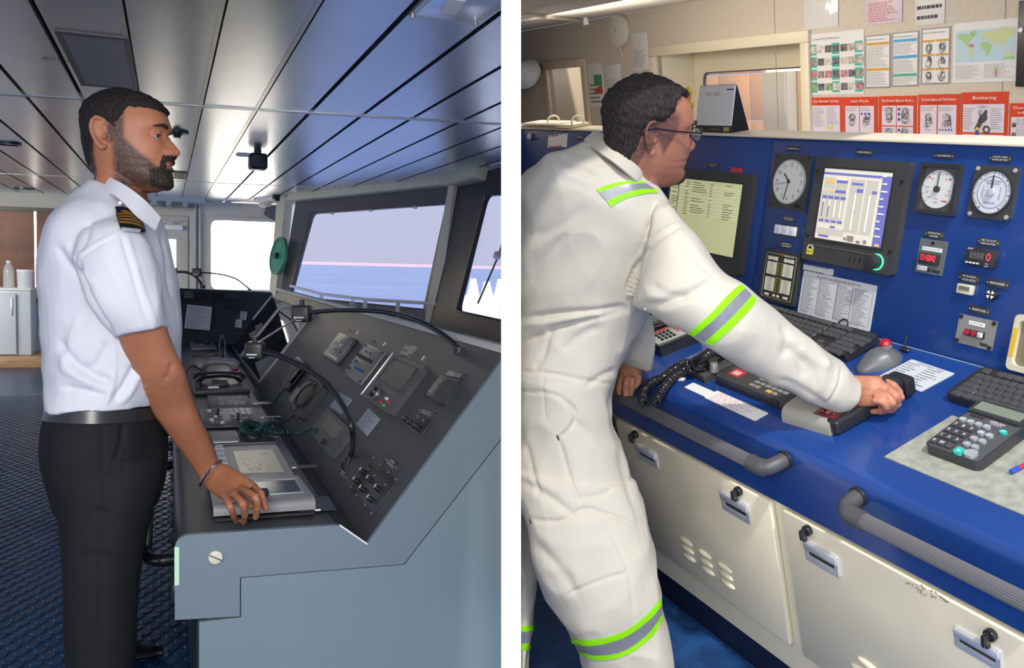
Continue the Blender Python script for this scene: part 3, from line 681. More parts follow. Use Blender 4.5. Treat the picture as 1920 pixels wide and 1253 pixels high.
# ---- sloping panel instruments
lbl_w = mat('white_lettering', (.75, .75, .75), .6)
def plate(parent, surf, quad, txt=('', ''), label=None):    # small engraved nameplate, part of the console
    fr, w, h = surf.quad(*quad, rot=True); M = parent.inv @ fr
    b = B().box((0, 0, .0015), (w, h, .003), .0008); b._x(b.bm.verts[:], M)
    o = parent.part('nameplate', b, mat('dark_nameplate', (.035, .037, .04), .4), label=label)
    b = B(); n = len([t for t in txt if t])
    for k, s_ in enumerate([t for t in txt if t]):
        b.text(s_, h*(.46 if n == 1 else .34), (0, (.5*(n-1)-k)*h*.38), .0034, wfit=w*.62 if len(s_) > 6 else w*.4)
    for sx in (-1, 1): b.cyl((sx*w*.43, 0, .0034), h*.07, .0012, 8)
    b._x(b.bm.verts[:], M); l = link('lettering', b.mesh('l', False), None, o, lbl_w); return o
def base(name, lab, cat, surf, quad, group=None, rot=False, lift=0):
    fr, w, h = surf.quad(*quad, rot=rot); return Thing(name, lab, cat, surf.room, fr @ T_(0, 0, lift), group), w, h
m_gp = mat('warm_grey_plate', sr(140, 140, 132), .4, metal=.3)
m_wht = mat('white_key', (.8, .8, .78), .4)
t, w, h = base('control_plate', 'raised grey push button plate, first of the row on the sloping panel', 'control panel', SP, zq('f', (380, 322), (540, 380), (370, 610), (235, 530)))
t.part('housing', B().box((0, 0, .007), (w, h, .014), .003), m_bez); t.part('face', B().box((-.002, .0, .0145), (w*.9, h*.9, .003), .001), m_gp)
for k in range(6): t.part('button', B().box((-w*.33+k*w*.13, -h*.36, .0175), (w*.05, h*.07, .004), .001), m_wht)
for k in range(4): t.part('button', B().box((-w*.05+k*w*.12, -h*.12+.02*h*(k % 2), .0175), (w*.06, h*.06, .004), .001), blk)
for k in range(3): t.part('lamp', B().cyl((-w*.33+k*w*.2, h*.1+(k % 2)*.1*h, .017), w*.02, .004, 10), m_wht)
t, w, h = base('switch_plate', 'pale grey plate with black toggles and blue knobs on the sloping panel', 'control panel', SP, zq('f', (612, 412), (792, 488), (572, 795), (415, 682)))
t.part('plate', B().box((0, 0, .003), (w, h, .006), .0015), m_gp)
bk = mat('blue_knob', sr(30, 90, 130), .3)
for k in range(5): t.part('toggle', B().cyl((-w*.3+k*w*.15, h*.12-.02*h*k*0, .013), .0055, .016, 12, bev=.001).box((-w*.3+k*w*.15, h*.12, .024), (.004, .012, .006), .001), blk)
for k in range(4): t.part('knob', B().cyl((-w*.12+k*w*.13, -h*.2, .011), .0065, .014, 14, r2=.005), bk)
t.part('knob', B().cyl((-w*.28, -h*.05, .011), .007, .012, 14, r2=.006), bk)
t.part('toggle', B().box((-w*.35, -h*.3, .016), (.03, .009, .014), .003), blk)
for sx, sy in ((-1, 1), (1, 1), (-1, -1), (1, -1)): t.part('corner_clip', B().box((sx*w*.42, sy*h*.44, .009), (.012, .008, .008), .002), blk)
for k in range(2): t.part('lamp', B().cyl((-w*.2+k*w*.2, h*.3, .008), .004, .005, 10), blk)
t, w, h = base('radar_display', 'dark instrument display with a big round dial and red buttons on the sloping panel', 'display', SP, zq('f', (882, 515), (1180, 642), (862, 1080), (600, 900)))
t.part('housing', B().rrect((0, 0), w, h, 0, .018, .008), mat('charcoal_housing', (.07, .072, .075), .35))
t.part('side_rail', B().box((-w/2+.004, 0, .016), (.008, h, .012), .003), al, label='bright metal side rail')
t.part('screen_bezel', B().frame(w*.76, h*.52, .006, .018, .021, c=(.0, h*.16), r=.003), blk)
t.part('screen', B().box((0, h*.16, .0185), (w*.73, h*.49, .002)), mat('grey_lcd', (.055, .06, .055), .25))
t.part('dial', B().cyl((-w*.16, -h*.32, .026), .020, .018, 28, r2=.017, bev=.002), blk); t.part('dial_ring', B().ring((-w*.16, -h*.32, .017), .0235, .002, .006, 28), al)
for x, y, m in ((.2, -.30, m_wht), (.12, -.40, 'r'), (.3, -.33, 'r'), (.24, -.42, 'g'), (-.38, -.22, None), (-.3, -.17, None), (-.38, -.34, None)):
    mm = mat('red_button', (.6, .03, .04), .4) if m == 'r' else mat('green_button', (.03, .5, .15), .4) if m == 'g' else (m or mat('grey_key', (.12, .12, .13), .5))
    t.part('button', B().box((w*x, h*y, .02), (w*.07, h*.05, .005), .001), mm)
t, w, h = base('loudspeaker_grille', 'black louvred loudspeaker grille on the sloping panel near the top edge', 'speaker', SP, zq('f', (1272, 700), (1480, 762), (1320, 980), (1150, 882)))
t.part('housing', B().frame(w, h, .008, 0, .012, r=.004), m_bez); t.part('backing', B().box((0, 0, .002), (w-.01, h-.01, .004)), m_dark)
for k in range(13):
    y = -h*.42+k*h*.84/12; P = [(-w*.44+w*.88*i/8, y, .006+.007*math.sin(math.pi*i/8)) for i in range(9)]
    t.part('louvre', B().tube(P, .003, 6), mat('louvre_grey', (.16, .16, .16), .25, metal=.5))
t, w, h = base('toggle_switch_pair', 'pair of black rotary switches low on the sloping panel right of the display', 'switch', SP, zq('f', (1010, 1040), (1200, 1100), (1140, 1240), (960, 1160)))
t.part('plate', B().box((0, 0, .002), (w, h, .004), .001), m_bez)
for k in range(3): t.part('knob', B().cyl((-w*.3+k*w*.3, -h*.15, .014), .0095, .024, 16, r2=.007, bev=.001).box((-w*.3+k*w*.3, -h*.15, .028), (.004, .016, .005), .001), mat('gloss_black', (.02, .02, .022), .18))
for k in range(2): t.part('lamp', B().cyl((-w*.1+k*w*.3, h*.3, .006), .005, .006, 12), mat('grey_key', (.12, .12, .13), .5))
t, w, h = base('switch_block', 'square black block of six rotary switches at the near end of the sloping panel', 'control panel', SP, zq('g', (1620, 412), (1800, 572), (1612, 852), (1450, 642)))
t.part('plate', B().box((0, 0, .002), (w, h, .004), .001), m_bez)
for px_, py_ in ((1510, 590), (1560, 520), (1615, 580), (1560, 655), (1675, 650), (1620, 730)):
    u, v = SP.uv(*zq('g', (px_, py_))[0]); c = t.inv @ Vector(SP.at(u, v, 0))
    k_ = t.part('knob', B().cyl((c.x, c.y, .013), .008, .02, 16, r2=.0065, bev=.001), mat('gloss_black', (.02, .02, .022), .18))
    link('pointer', B().box((c.x, c.y+.003, .0235), (.003, .01, .002)).mesh('p'), None, k_, m_wht)
for px_, py_ in ((1460, 630), (1500, 690), (1565, 765), (1612, 825), (1630, 408), (1680, 455), (1740, 515), (1798, 572), (1590, 490), (1640, 540), (1720, 610)):
    u, v = SP.uv(*zq('g', (px_, py_))[0]); c = t.inv @ Vector(SP.at(u, v, 0)); t.part('lamp', B().cyl((c.x, c.y, .006), .004, .006, 10), mat('grey_key', (.12, .12, .13), .5))
t, w, h = base('vhf_unit', 'small dark radio unit with amber grey screen and keypad on the sloping panel', 'radio', SP, zq('g', (1290, 62), (1462, 222), (1335, 425), (1160, 172)))
t.part('housing', B().rrect((0, 0), w, h, 0, .014, .005), mat('charcoal_housing', (.07, .072, .075), .35)); t.part('screen', B().box((-.04*w, h*.15, .0145), (w*.5, h*.42, .002)), mat('amber_lcd', sr(104, 98, 88), .3))
for r_ in range(4):
    for c in range(3): t.part('key', B().box((w*(.28+c*.07), h*(-.02-.1*r_)+.05*h, .016), (w*.05, h*.06, .003), .0008), mat('grey_key', (.12, .12, .13), .5))
t.part('knob', B().cyl((-w*.3, -h*.3, .02), .008, .014, 16), m_bez); t.part('knob', B().cyl((w*.1, -h*.35, .02), .009, .014, 16), m_bez)
for q, tx in (((1365, 655), (1530, 690), (1490, 760), (1350, 690)), ('LOUD HAILER', 'SPEAKER')), (((1112, 988), (1262, 1045), (1215, 1110), (1100, 1020)), ('SEARCH LIGHT', 'CONTROL')):
    Q = zq('f', *q); plate(con, SP, [Q[0], Q[1], (Q[1][0]-8, Q[1][1]+9), (Q[0][0]-8, Q[0][1]+9)], tx)
for q, tx in (((1735, 380), (1820, 450), (1780, 510), (1700, 400+40)), ('WIPER', 'CONTROL')), (((1375, 470), (1432, 535), (1405, 575), (1350, 505)), ('MIC', 'JACK')): plate(con, SP, zq('g', *q), tx)
for q in (((465, 295), (535, 315)), ((690, 395), (780, 415)), ((1010, 520), (1130, 545))):
    a, c_ = zq('f', *q); u, v = SP.uv(*a); m0 = con.inv @ SP.frame(u, v)
    b = B().cyl((0, 0, .003), .003, .006, 8); b._x(b.bm.verts[:], m0); con.part('pin', b, blk)
    u, v = SP.uv(*c_); m0 = con.inv @ SP.frame(u, v); b = B().box((0, 0, .004), (.002, .018, .004)); b._x(b.bm.verts[:], m0); con.part('label_edge', b, al)
sheet('note', SP, zq('f', (965, 415), (1070, 440), (1010, 540), (910, 510)), 'small metal grey note above the instrument display', lines=3, m=mat('silver_note', sr(150, 150, 146), .4))
sheet('note', SP, zq('f', (635, 1000), (742, 1090), (620, 1252), (525, 1130)), 'small printed note taped right of the curved lamp neck', lines=8, lift=.001)
sheet('note', SP, zq('f', (362, 862), (490, 912), (392, 1052), (300, 972)), 'small printed note taped left of the curved lamp neck', lines=8, lift=.001)
# recessed glossy monitors at the far part of the panel
def mon(q, lab):
    t, w, h = base('console_monitor', lab, 'monitor', SP, q); t.part('bezel', B().frame(w, h, (.02, .03), 0, .012, r=.004), al)
    t.part('screen', B().box((0, 0, .003), (w-.03, h-.05, .005)), mat('glossy_screen', (.015, .018, .02), .03, spec=1.0)); return t
def mon2(u0, u1, lab):
    t = Thing('console_monitor', lab, 'monitor', LR, SP.frame((u0+u1)/2, .28)); w, h = u1-u0, .52
    t.part('bezel', B().frame(w, h, (.02, .012), 0, .012, r=.004), mat('dull_silver', (.36, .37, .38), .45, metal=.6)); t.part('screen', B().box((0, 0, .003), (w-.05, h-.02, .005)), mat('glossy_screen', (.015, .018, .02), .03, spec=1.0))
mon2(-4.50, -3.07, 'large dark glossy monitor in the panel between the silver bars'); mon2(-5.45, -4.53, 'dark glossy monitor at the far end of the sloping panel')
# lower part of the panel: dark teal hooded unit with handset
t, w, h = base('handset_unit', 'dark radio telephone handset in its cradle on the sloping panel', 'telephone', SP, zq('f', (180, 722), (262, 830), (40, 1130), (-40, 985)))
t.part('cradle', B().rrect((0, 0), w, h, 0, .03, .01), m_bez)
t.part('handset', B().tube(spline([(-.0, h*.4, .03), (0, h*.3, .055), (0, 0, .065), (0, -h*.3, .055), (0, -h*.42, .03)], 5), [.012]*3+[.016]*4+[.013]*6+[.016]*4+[.016]*4, 12), mat('charcoal_housing', (.07, .072, .075), .35))
t.part('highlight_plate', B().box((w*.12, -h*.12, .078), (w*.28, h*.38, .004), .001), mat('highlight_grey', sr(120, 118, 110), .3))  # pale plate painted in for the highlight on the handset
t, w, h = base('microphone_unit', 'black fist microphone on the panel left of the handset', 'microphone', SP, [(553, 684), (575, 692), (556, 735), (540, 715)])
t.part('body', B().box((0, 0, .022), (w*.8, h*.9, .032), .008, seg=3), m_bez); t.part('talk_bar', B().box((w*.3, 0, .03), (w*.2, h*.5, .03), .005), blk)
P = [SP.at(*SP.uv(*p), hh) for p, hh in (((545, 735), .03), ((530, 765), .05), ((522, 790), .04), ((528, 800), .02))]
t.part('cord', B().tube(spline(P, 6), .0035, 8), mat('dark_green_cord', (.01, .05, .05), .35), space='room')
# ---- desk instruments
def dk(k, *p): return zq(k, *p)
t, w, h = base('button_panel', 'flat dark panel with rows of small white and grey keys on the console desk', 'control panel', DK, [(375, 770), (477, 766), (488, 799.6), (380, 804)])
t.fr, t.o.matrix_world  # keep
def desk_thing(name, lab, cat, q, group=None):
    # desk frame: u = across the desk (+x), v = away (+y)
    S = DK2; fr, w, h = S.quad(*q); return Thing(name, lab, cat, LR, fr, group), w, h
for o in [t.o]: bpy.data.objects.remove(o)
DK2 = Surf(LR, (0, YE, DZ), (1, 0, 0), (0, 1, 0))
m_pan = mat('grey_panel', sr(98, 100, 102), .4)
t, w, h = desk_thing('button_panel', 'flat dark panel with rows of small white and grey keys on the console desk', 'control panel', [(375, 770), (477, 766), (488, 799.6), (380, 804)])
t.part('plate', B().box((0, 0, .003), (w, h, .006), .001), m_pan)
for c in range(3):
    for r_ in range(5): t.part('key', B().box((-w*.33+c*.028*w/.12*.35, h*(.36-.17*r_), .0085), (w*.07, h*.09, .006), .001), m_wht if (r_+c) % 3 == 0 else mat('grey_key2', (.10, .10, .11), .4))
for c in range(4):
    for r_ in range(5): t.part('key', B().box((w*(.06+.105*c), h*(.38-.18*r_), .0085), (w*.075, h*.09, .006), .001), m_wht if r_ < 2 else mat('grey_key2', (.10, .10, .11), .4))
t.part('lever', B().cyl((w*.12, -h*.2, .02), .006, .035, 12, bev=.002), blk); t.part('lever', B().cyl((-w*.2, h*.12, .02), .006, .03, 12, bev=.002), blk)
t, w, h = desk_thing('indicator_panel', 'grey panel with pale legend strips nearer the phones', 'control panel', [(388, 743.5), (461.6, 741), (475.6, 764), (395, 767)])
t.part('plate', B().box((0, 0, .003), (w, h, .006), .001), m_pan)
for r_ in range(2):
    for c in range(4): t.part('legend', B().box((-w*.2+c*w*.16, h*(.2-.42*r_), .0065), (w*.12, h*.2, .002)), mat('pale_legend', sr(170, 172, 166), .5))
t, w, h = desk_thing('flat_cover', 'flat cream flap panel on the desk beside the coiled cable', 'panel', [(395, 811), (441, 811), (450, 838), (396, 842)])
t.part('plate', B().box((0, 0, .003), (w*1.1, h, .006), .002), m_pan); t.part('flap', B().box((0, h*.12, .007), (w*.9, h*.6, .004), .001), mat('cream_panel', sr(176, 174, 160), .5)); t.part('hinge', B().cyl((0, -h*.3, .008), .004, w*.9, 8, axis='x'), al)
t, w, h = desk_thing('touch_display', 'grey desk display with a pale cream screen and white keys, behind the officer\'s hand', 'display', [(399, 842), (515, 837), (556, 905), (404, 910)])
t.part('housing', B().rrect((0, 0), w, h, 0, .012, .004), mat('mid_grey_housing', sr(138, 140, 142), .4))
t.part('screen', B().box((w*.1, -h*.03, .0125), (w*.58, h*.62, .002)), mat('cream_lcd', sr(186, 186, 160), .3))
b = B(); rnd = random.Random(4)
for k in range(26): b.rectf(x0 := w*(.1+rnd.uniform(-.25, .2)), y0 := h*(-.03+rnd.uniform(-.28, .26)), x0+w*.04, y0+h*.02, .0138)
t.part('print', b, mat('faint_yellow', sr(200, 190, 120), .5), smooth=False)
for k in range(4): t.part('key', B().box((-w*.38, h*(.38-.14*k), .016), (w*.12, h*.11, .008), .0015), m_wht)
t.part('top_edge', B().box((0, h*.49, .013), (w, h*.03, .004)), blk)
# engine telegraph with a curved housing over a dark slot
t, w, h = desk_thing('thrust_lever_unit', 'grey console lever unit with a curved front lip under the officer\'s hand', 'control unit', [(404, 908), (560, 908), (589, 958), (386, 976)])
cr_ = mat('mid_grey_housing', sr(138, 140, 142), .4)
b = B(); P = []
for i in range(9): a = R_(90*i/8); P.append((-h/2+.02*(1-math.sin(a)), .032-.012*(1-math.cos(a))*1.6))
prof = [(h/2, 0), (h/2, .02)]+[(-h/2+.03, .034)]+[(-h/2+.022-.022*math.sin(R_(a)), .034-.016*(1-math.cos(R_(a)))) for a in (20, 45, 70, 90)]+[(-h/2, .006), (-h/2+.006, .006), (-h/2+.012, .018), (h/2-.01, .010), (h/2-.01, 0)]
A = [b.bm.verts.new((-w/2, y, z)) for y, z in prof]; C = [b.bm.verts.new((w/2, y, z)) for y, z in prof]
b.bm.faces.new(A); b.bm.faces.new(C[::-1])
for i in range(len(prof)): j = (i+1) % len(prof); b.bm.faces.new((A[i], C[i], C[j], A[j]))
t.part('housing', b, cr_, ang=30)
tl = Matrix.Rotation(-.13, 4, 'X')
b = B().box((w*.2, -.005, .0315), (w*.42, h*.40, .002)); t.part('display', b, mat('dark_screen', (.02, .025, .028), .12, spec=.6))
b = B().frame(w*.46, h*.48, .006, .030, .034, c=(w*.2, -.005), r=.002); t.part('display_frame', b, al)
b = B().box((-w*.28, -h*.18, .0325), (w*.26, h*.3, .002)); t.part('warning_label', b, mat('red_white_label', sr(196, 130, 130), .5), label='faded red and white label')
b = B()
for k in range(5): b.text('12345'[k], .008, (w*(.05+.06*k), 0), .0335)
t.part('print', b, lbl_w, smooth=False)
t.part('slot', B().box((0, -h/2-.012, .001), (w*.96, .03, .002)), blk)
t.part('handle', B().box((-w*.02, -h*.3, .042), (w*.16, .03, .022), .008), blk)
for q, tx in (([(575, 921), (596, 948), (602, 958), (582, 960)], ('STEERING',)), ([(544, 866), (560, 884), (556, 888), (541, 870)], ('',)), ([(486, 777), (499, 788), (495, 790), (485, 779)], ('',)), ([(474, 751), (484, 760), (482, 763), (472, 755)], ('',))):
    fr, w, h = DK2.quad(*q); M = con.inv @ fr; b = B().box((0, 0, .0015), (w, h, .003)); b._x(b.bm.verts[:], M); o = con.part('nameplate', b, mat('dark_nameplate', (.035, .037, .04), .4))
    b = B().box((0, -h/2, .003), (min(w, .014), .0015, .004)); b._x(b.bm.verts[:], M); con.part('label_edge', b, white_paint)
# telephones and far dome unit
def handset(t, c, L, m, z=.045, r=.016):
    x, y = c; P = spline([(x-L/2, y, z-.012), (x-L*.38, y, z+.008), (x, y, z+.018), (x+L*.38, y, z+.008), (x+L/2, y, z-.012)], 5)
    n = len(P); rs = [r*(1.25 if (i < 6 or i > n-7) else .85) for i in range(n)]
    return t.part('handset', B().tube(P, rs, 12), m)
gb = mat('gloss_black', (.02, .02, .022), .18)
t, w, h = desk_thing('desk_telephone', 'nearer black telephone with its handset lying across the desk', 'telephone', [(366, 716), (452, 712), (466, 738), (360, 744)])
t.part('base', B().box((0, 0, .012), (w, h, .024), .006), m_bez); handset(t, (0, 0), w*.9, gb, .05, .02); t.part('knob', B().cyl((-w*.4, -h*.3, .035), .012, .03, 14), gb)
t.part('cradle', B().box((0, -h*.1, .033), (w*.3, h*.4, .02), .006), m_bez); t.part('button_row', B().box((-w*.15, -h*.38, .03), (w*.2, .012, .012), .002), m_wht)
t, w, h = desk_thing('desk_telephone', 'further black and silver telephone with a red lamp, behind the nearer one', 'telephone', [(374, 692), (440, 690), (450, 712), (370, 715)])
t.part('base', B().box((0, 0, .012), (w, h, .024), .006), m_bez); handset(t, (0, 0), w*.95, mat('silver_black', (.25, .25, .26), .25), .055, .024); t.part('lamp', B().box((w*.45, 0, .04), (.025, .05, .03), .004), mat('red_plastic', (.55, .02, .05), .4))
P = [DK2.at(*DK2.uv(*p), hh) for p, hh in (((377, 704), .03), ((360, 703), .05), ((350, 708), .03), ((347, 713), .0))]
t.part('cord', B().tube(spline(P, 5), .005, 8), blk, space='room')
t, w, h = desk_thing('desk_trackball', 'panel with a big black ball and small buttons behind the telephones', 'control panel', [(366, 672), (412, 668), (422, 694), (370, 697)])
t.part('plate', B().box((0, 0, .004), (w*1.2, h*1.3, .008), .002), m_pan); t.part('ball', B().sph((0, -h*.1, .01), w*.38, (1, 1.3, .55), 24, 12), blk)
for k in range(6): t.part('button', B().box((-w*.45+k*w*.17, h*.52, .014), (w*.1, h*.15, .012), .002), m_bez)
t.part('socket', B().cyl((w*.5, h*.35, .02), .02, .03, 14), blk)
P = [DK2.at(*DK2.uv(*p), hh) for p, hh in (((416, 690), .02), ((411, 676), .10), ((417, 668), .14), ((422, 676), .10), ((421, 692), .02))]
t.part('wire', B().tube(spline(P, 6), .004, 6), blk, space='room')
t, w, h = desk_thing('desk_trackball', 'far small panel with a black half ball near the far wing', 'control panel', [(356, 636), (396, 636), (405, 655), (358, 657)])
t.part('plate', B().box((0, 0, .004), (w, h, .008), .002), m_gp); t.part('ball', B().sph((0, -h*.1, .01), w*.36, (1, 1.4, .6), 20, 10), blk)
for k in range(5): t.part('button', B().box((-w*.35+k*w*.17, h*.4, .014), (w*.08, h*.12, .01), .002), m_bez)
# coiled cable on the desk
def coil(P, r, turns, wr, seg=8, per=9):
    S_ = spline(P, 14); S_ = [Vector(p) for p in S_]; L = [0]
    for i in range(1, len(S_)): L.append(L[-1]+(S_[i]-S_[i-1]).length)
    out = []; N = turns*per
    for k in range(N+1):
        s = L[-1]*k/N; i = max(1, next((j for j in range(1, len(L)) if L[j] >= s), len(L)-1)); f = (s-L[i-1])/max(1e-9, L[i]-L[i-1])
        p = S_[i-1].lerp(S_[i], f); t = (S_[i]-S_[i-1]).normalized(); a = t.cross(Vector((0, 0, 1))).normalized(); c = t.cross(a)
        an = 2*math.pi*k/per; out.append(p+(a*math.cos(an)+c*math.sin(an))*r)
    return B().tube(out, wr, seg, caps=True)
P = [DK2.at(*DK2.uv(*p), .014) for p in ((548, 817), (525, 818), (500, 812), (480, 803), (460, 800), (456, 812), (478, 818), (500, 803), (512, 797))]
t = Thing('coiled_cord', 'dark green coiled handset cord lying on the console desk', 'cord', LR, T_(0, 0, 0))
m_cg = mat('dark_green_cord', (.01, .05, .05), .35)
t.part('coil', coil(P, .011, 58, .0032, 6), m_cg, space='room')
P = [tuple(DK2.at(*DK2.uv(512, 797), .02)), tuple(DK2.at(*DK2.uv(530, 801), .02)), tuple(SP.at(*SP.uv(552, 785), .01)), tuple(SP.at(*SP.uv(568, 768), .03))]
t.part('straight_end', B().tube(spline(P, 6), .0035, 8), m_cg, space='room')
P = [tuple(DK2.at(*DK2.uv(548, 817), .014)), tuple(DK2.at(*DK2.uv(565, 817), .01)), tuple(SP.at(*SP.uv(592, 806), .01))]
t.part('straight_end', B().tube(spline(P, 6), .0035, 8), m_cg, space='room')
# gooseneck lamps
def goose(lab, pts, r, head, hs, ang, far=False):    # pts: (px, py, depth)
    W_ = [pz(*p) for p in pts]; o = pz(*pts[-1])
    t = Thing('gooseneck_lamp', lab, 'lamp', LR, T_(*o), 'gooseneck chart lamps')
    t.part('neck', B().tube(spline([tuple(v) for v in W_], 8), r, 10), gb, space='world')
    t.part('foot', B().cyl((0, 0, 0), r*2, r*2.5, 16), m_bez)
    hw = pz(*head); d = (W_[1]-W_[0]).normalized()
    M = Matrix.Translation(hw) @ Matrix.Rotation(ang, 4, 'Z')
    b = B().box((0, 0, 0), (hs*1.25, hs*1.1, hs*1.15), hs*.18, seg=3).cyl((0, 0, hs*.75), hs*.16, hs*.4, 12); b._x(b.bm.verts[:], M)
    hd = t.part('head', b, m_bez, space='world')
    for k in range(5):
        b = B().box((0, -hs*.56, hs*(.1+.1*k)), (hs*1.0, hs*.05, hs*.04)); b._x(b.bm.verts[:], M); t.part('cooling_fin', b, blk, space='world')
    b = B().box((-hs*.1, -hs*.565, -hs*.25), (hs*.7, .001, hs*.1)).box((-hs*.1, -hs*.565, -hs*.45), (hs*.4, .001, hs*.06)); b._x(b.bm.verts[:], M); t.part('lettering', b, lbl_w, space='world')
    return t
zt = lambda px: None
def zpan(px, py, h=0): # camera depth of a point on the sloping panel
    q = SP.at(*SP.uv(px, py, h), h); return float(ML.T[2] @ np.array([q[0], q[1], q[2]-HL]))
def zdesk(px, py, h=0):
    q = DK2.at(*DK2.uv(px, py, h), h); return float(ML.T[2] @ np.array([q[0], q[1], q[2]-HL]))
za = zpan(860, 657)
goose('upper black gooseneck lamp arching over the top edge of the sloping panel', [(582, 586, 3.55), (640, 582, 3.4), (720, 585, 3.2), (780, 600, 3.0), (825, 624, 2.85), (852, 645, za+.02), (861, 657, za)], .0085, (566, 588, 3.6), .058, -.35)
zb = zpan(649, 872)
goose('lower black gooseneck lamp curving down in front of the sloping panel', [(494, 660, 2.75), (530, 670, 2.70), (575, 692, 2.65), (615, 722, 2.6), (645, 765, 2.55), (661, 810, 2.5), (660, 845, zb-.03), (650, 872, zb)], .0085, (478, 657, 2.78), .045, -.3)
t = Thing('silver_rod', 'thin silver rod between the two gooseneck lamp heads', 'rod', LR, T_(0, 0, 0)); t.part('rod', B().tube([pz(556, 597, 3.6), pz(485, 642, 2.8)], .0035, 8), al, space='world')  # thin silver line between the two heads, built as a rod
goose('far gooseneck lamp with its head just right of the officer, left one', [(328, 510, 7.6), (350, 511, 7.6), (368, 520, 7.6), (380, 538, 7.6)], .011, (323, 510, 7.6), .06, -.3)
goose('far gooseneck lamp reaching left from the end of the far wing, right one', [(376, 511, 7.6), (410, 514, 7.6), (440, 522, 7.6), (459, 535, 7.6), (468, 543, 7.6)], .007, (370, 511, 7.6), .06, -.3)
# ================================================================== people
def ss(a, b, x): t = min(1, max(0, (x-a)/(b-a))); return t*t*(3-2*t)
def ploft(b, secs, seg=28, sub=4, ex=2.2):   # sections between two silhouette points: (x0,y0,x1,y1,depth,half thickness[,depth shift of the far end])
    S = []
    P = [np.array(s[:6]+((s[6],) if len(s) > 6 else (0,)), float) for s in secs]; P = [2*P[0]-P[1]]+P+[2*P[-1]-P[-2]]
    for i in range(1, len(P)-2):
        a, c, d, e = P[i-1:i+3]
        for k in range(sub): t = k/sub; S.append(.5*((2*c)+(-a+d)*t+(2*a-5*c+4*d-e)*t*t+(-a+3*c-3*d+e)*t**3))
    S.append(P[-2]); fw = (c2w((0, 0, 1))-c2w((0, 0, 0))); R = []
    for s in S:
        A, C = pz(s[0], s[1], s[4]), pz(s[2], s[3], s[4]+s[6]); m = (A+C)/2; a = (C-A)/2; d = fw*s[5]; r = []
        for k in range(seg):
            th = 2*math.pi*k/seg; ct, st = math.cos(th), math.sin(th)
            r.append(b.bm.verts.new(m+a*math.copysign(abs(ct)**(2/ex), ct)+d*math.copysign(abs(st)**(2/ex), st)))
        R.append(r)
    for i in range(len(R)-1):
        for k in range(seg): l = (k+1) % seg; b.bm.faces.new((R[i][k], R[i][l], R[i+1][l], R[i+1][k]))
    b.bm.faces.new(R[0][::-1]); b.bm.faces.new(R[-1]); return b
def bake(b, voxel=None, smooth=2, dec=None):  # voxel union of everything in b -> one continuous mesh
    bmesh.ops.recalc_face_normals(b.bm, faces=b.bm.faces)
    me = bpy.data.meshes.new('t'); b.bm.to_mesh(me); b.bm.free(); o = bpy.data.objects.new('t', me); COL.objects.link(o)
    if voxel: m = o.modifiers.new('r', 'REMESH'); m.mode = 'VOXEL'; m.voxel_size = voxel; m.use_smooth_shade = True
    if smooth: m = o.modifiers.new('s', 'SMOOTH'); m.iterations = smooth; m.factor = .5
    dg = bpy.context.evaluated_depsgraph_get(); r = bpy.data.meshes.new_from_object(o.evaluated_get(dg)); bpy.data.objects.remove(o); bpy.data.meshes.remove(me)
    for p in r.polygons: p.use_smooth = True
    return r
def vco(me): a = np.empty(len(me.vertices)*3); me.vertices.foreach_get('co', a); return a.reshape(-1, 3)
def vno(me): a = np.empty(len(me.vertices)*3); me.vertex_normals.foreach_get('vector', a); return a.reshape(-1, 3)
def setco(me, c): me.vertices.foreach_set('co', c.reshape(-1)); me.update()
def proj(co):                                 # world -> seen pixel
    q = (co-np.array(CAM)) @ ML; return CX+F*q[:, 0]/q[:, 2], CY+F*q[:, 1]/q[:, 2], q[:, 2]
def creases(me, lst, noise_amp=.002, noise_scale=9, stretch=(1, 1, 1), ridge=0, rs=6):
    co, no = vco(me), vno(me); x, y, z = proj(co); fwd = np.array(c2w((0, 0, 1))-c2w((0, 0, 0))); vd = co-np.array(CAM); vd /= np.linalg.norm(vd, axis=1)[:, None]
    face = np.clip(-(no*vd).sum(1)*3, 0, 1); D = np.zeros(len(co))
    for pts, dep, wd in lst:
        S = np.array(spline(pts, 4)); dm = np.full(len(co), 1e9); L = len(S); tt = np.zeros(len(co))
        for i in range(L-1):
            a, c = S[i], S[i+1]; ab = c-a; t = np.clip(((x-a[0])*ab[0]+(y-a[1])*ab[1])/(ab @ ab+1e-9), 0, 1)
            d = np.hypot(x-a[0]-t*ab[0], y-a[1]-t*ab[1]); k = d < dm; dm = np.where(k, d, dm); tt = np.where(k, (i+t)/(L-1), tt)
        D += -dep*np.exp(-(dm/wd)**2)*np.minimum(1, 6*np.minimum(tt, 1-tt)+.25)*face
    if ridge:
        rg = np.array([abs(noise.noise(Vector((c[0]*rs*1.2, c[1]*rs*1.2, c[2]*rs*.75)))) + .6*abs(noise.noise(Vector(c)*rs*2.1+Vector((7, 3, 1)))) for c in co]); D -= (rg-rg.mean())*ridge
    if noise_amp:
        D += np.array([noise.noise(Vector((c[0]*noise_scale*stretch[0], c[1]*noise_scale*stretch[1], c[2]*noise_scale*stretch[2])))+.5*noise.noise(Vector(c)*noise_scale*2.3) for c in co])*noise_amp
    setco(me, co+no*D[:, None])
class Skin:                                   # ray target for patches sewn onto a garment
    def __init__(s, me): s.t = BVHTree.FromPolygons([v.co[:] for v in me.vertices], [p.vertices[:] for p in me.polygons])
    def hit(s, x, y):
        d = (pz(x, y, 1)-CAM).normalized(); r = s.t.ray_cast(CAM, d); return r
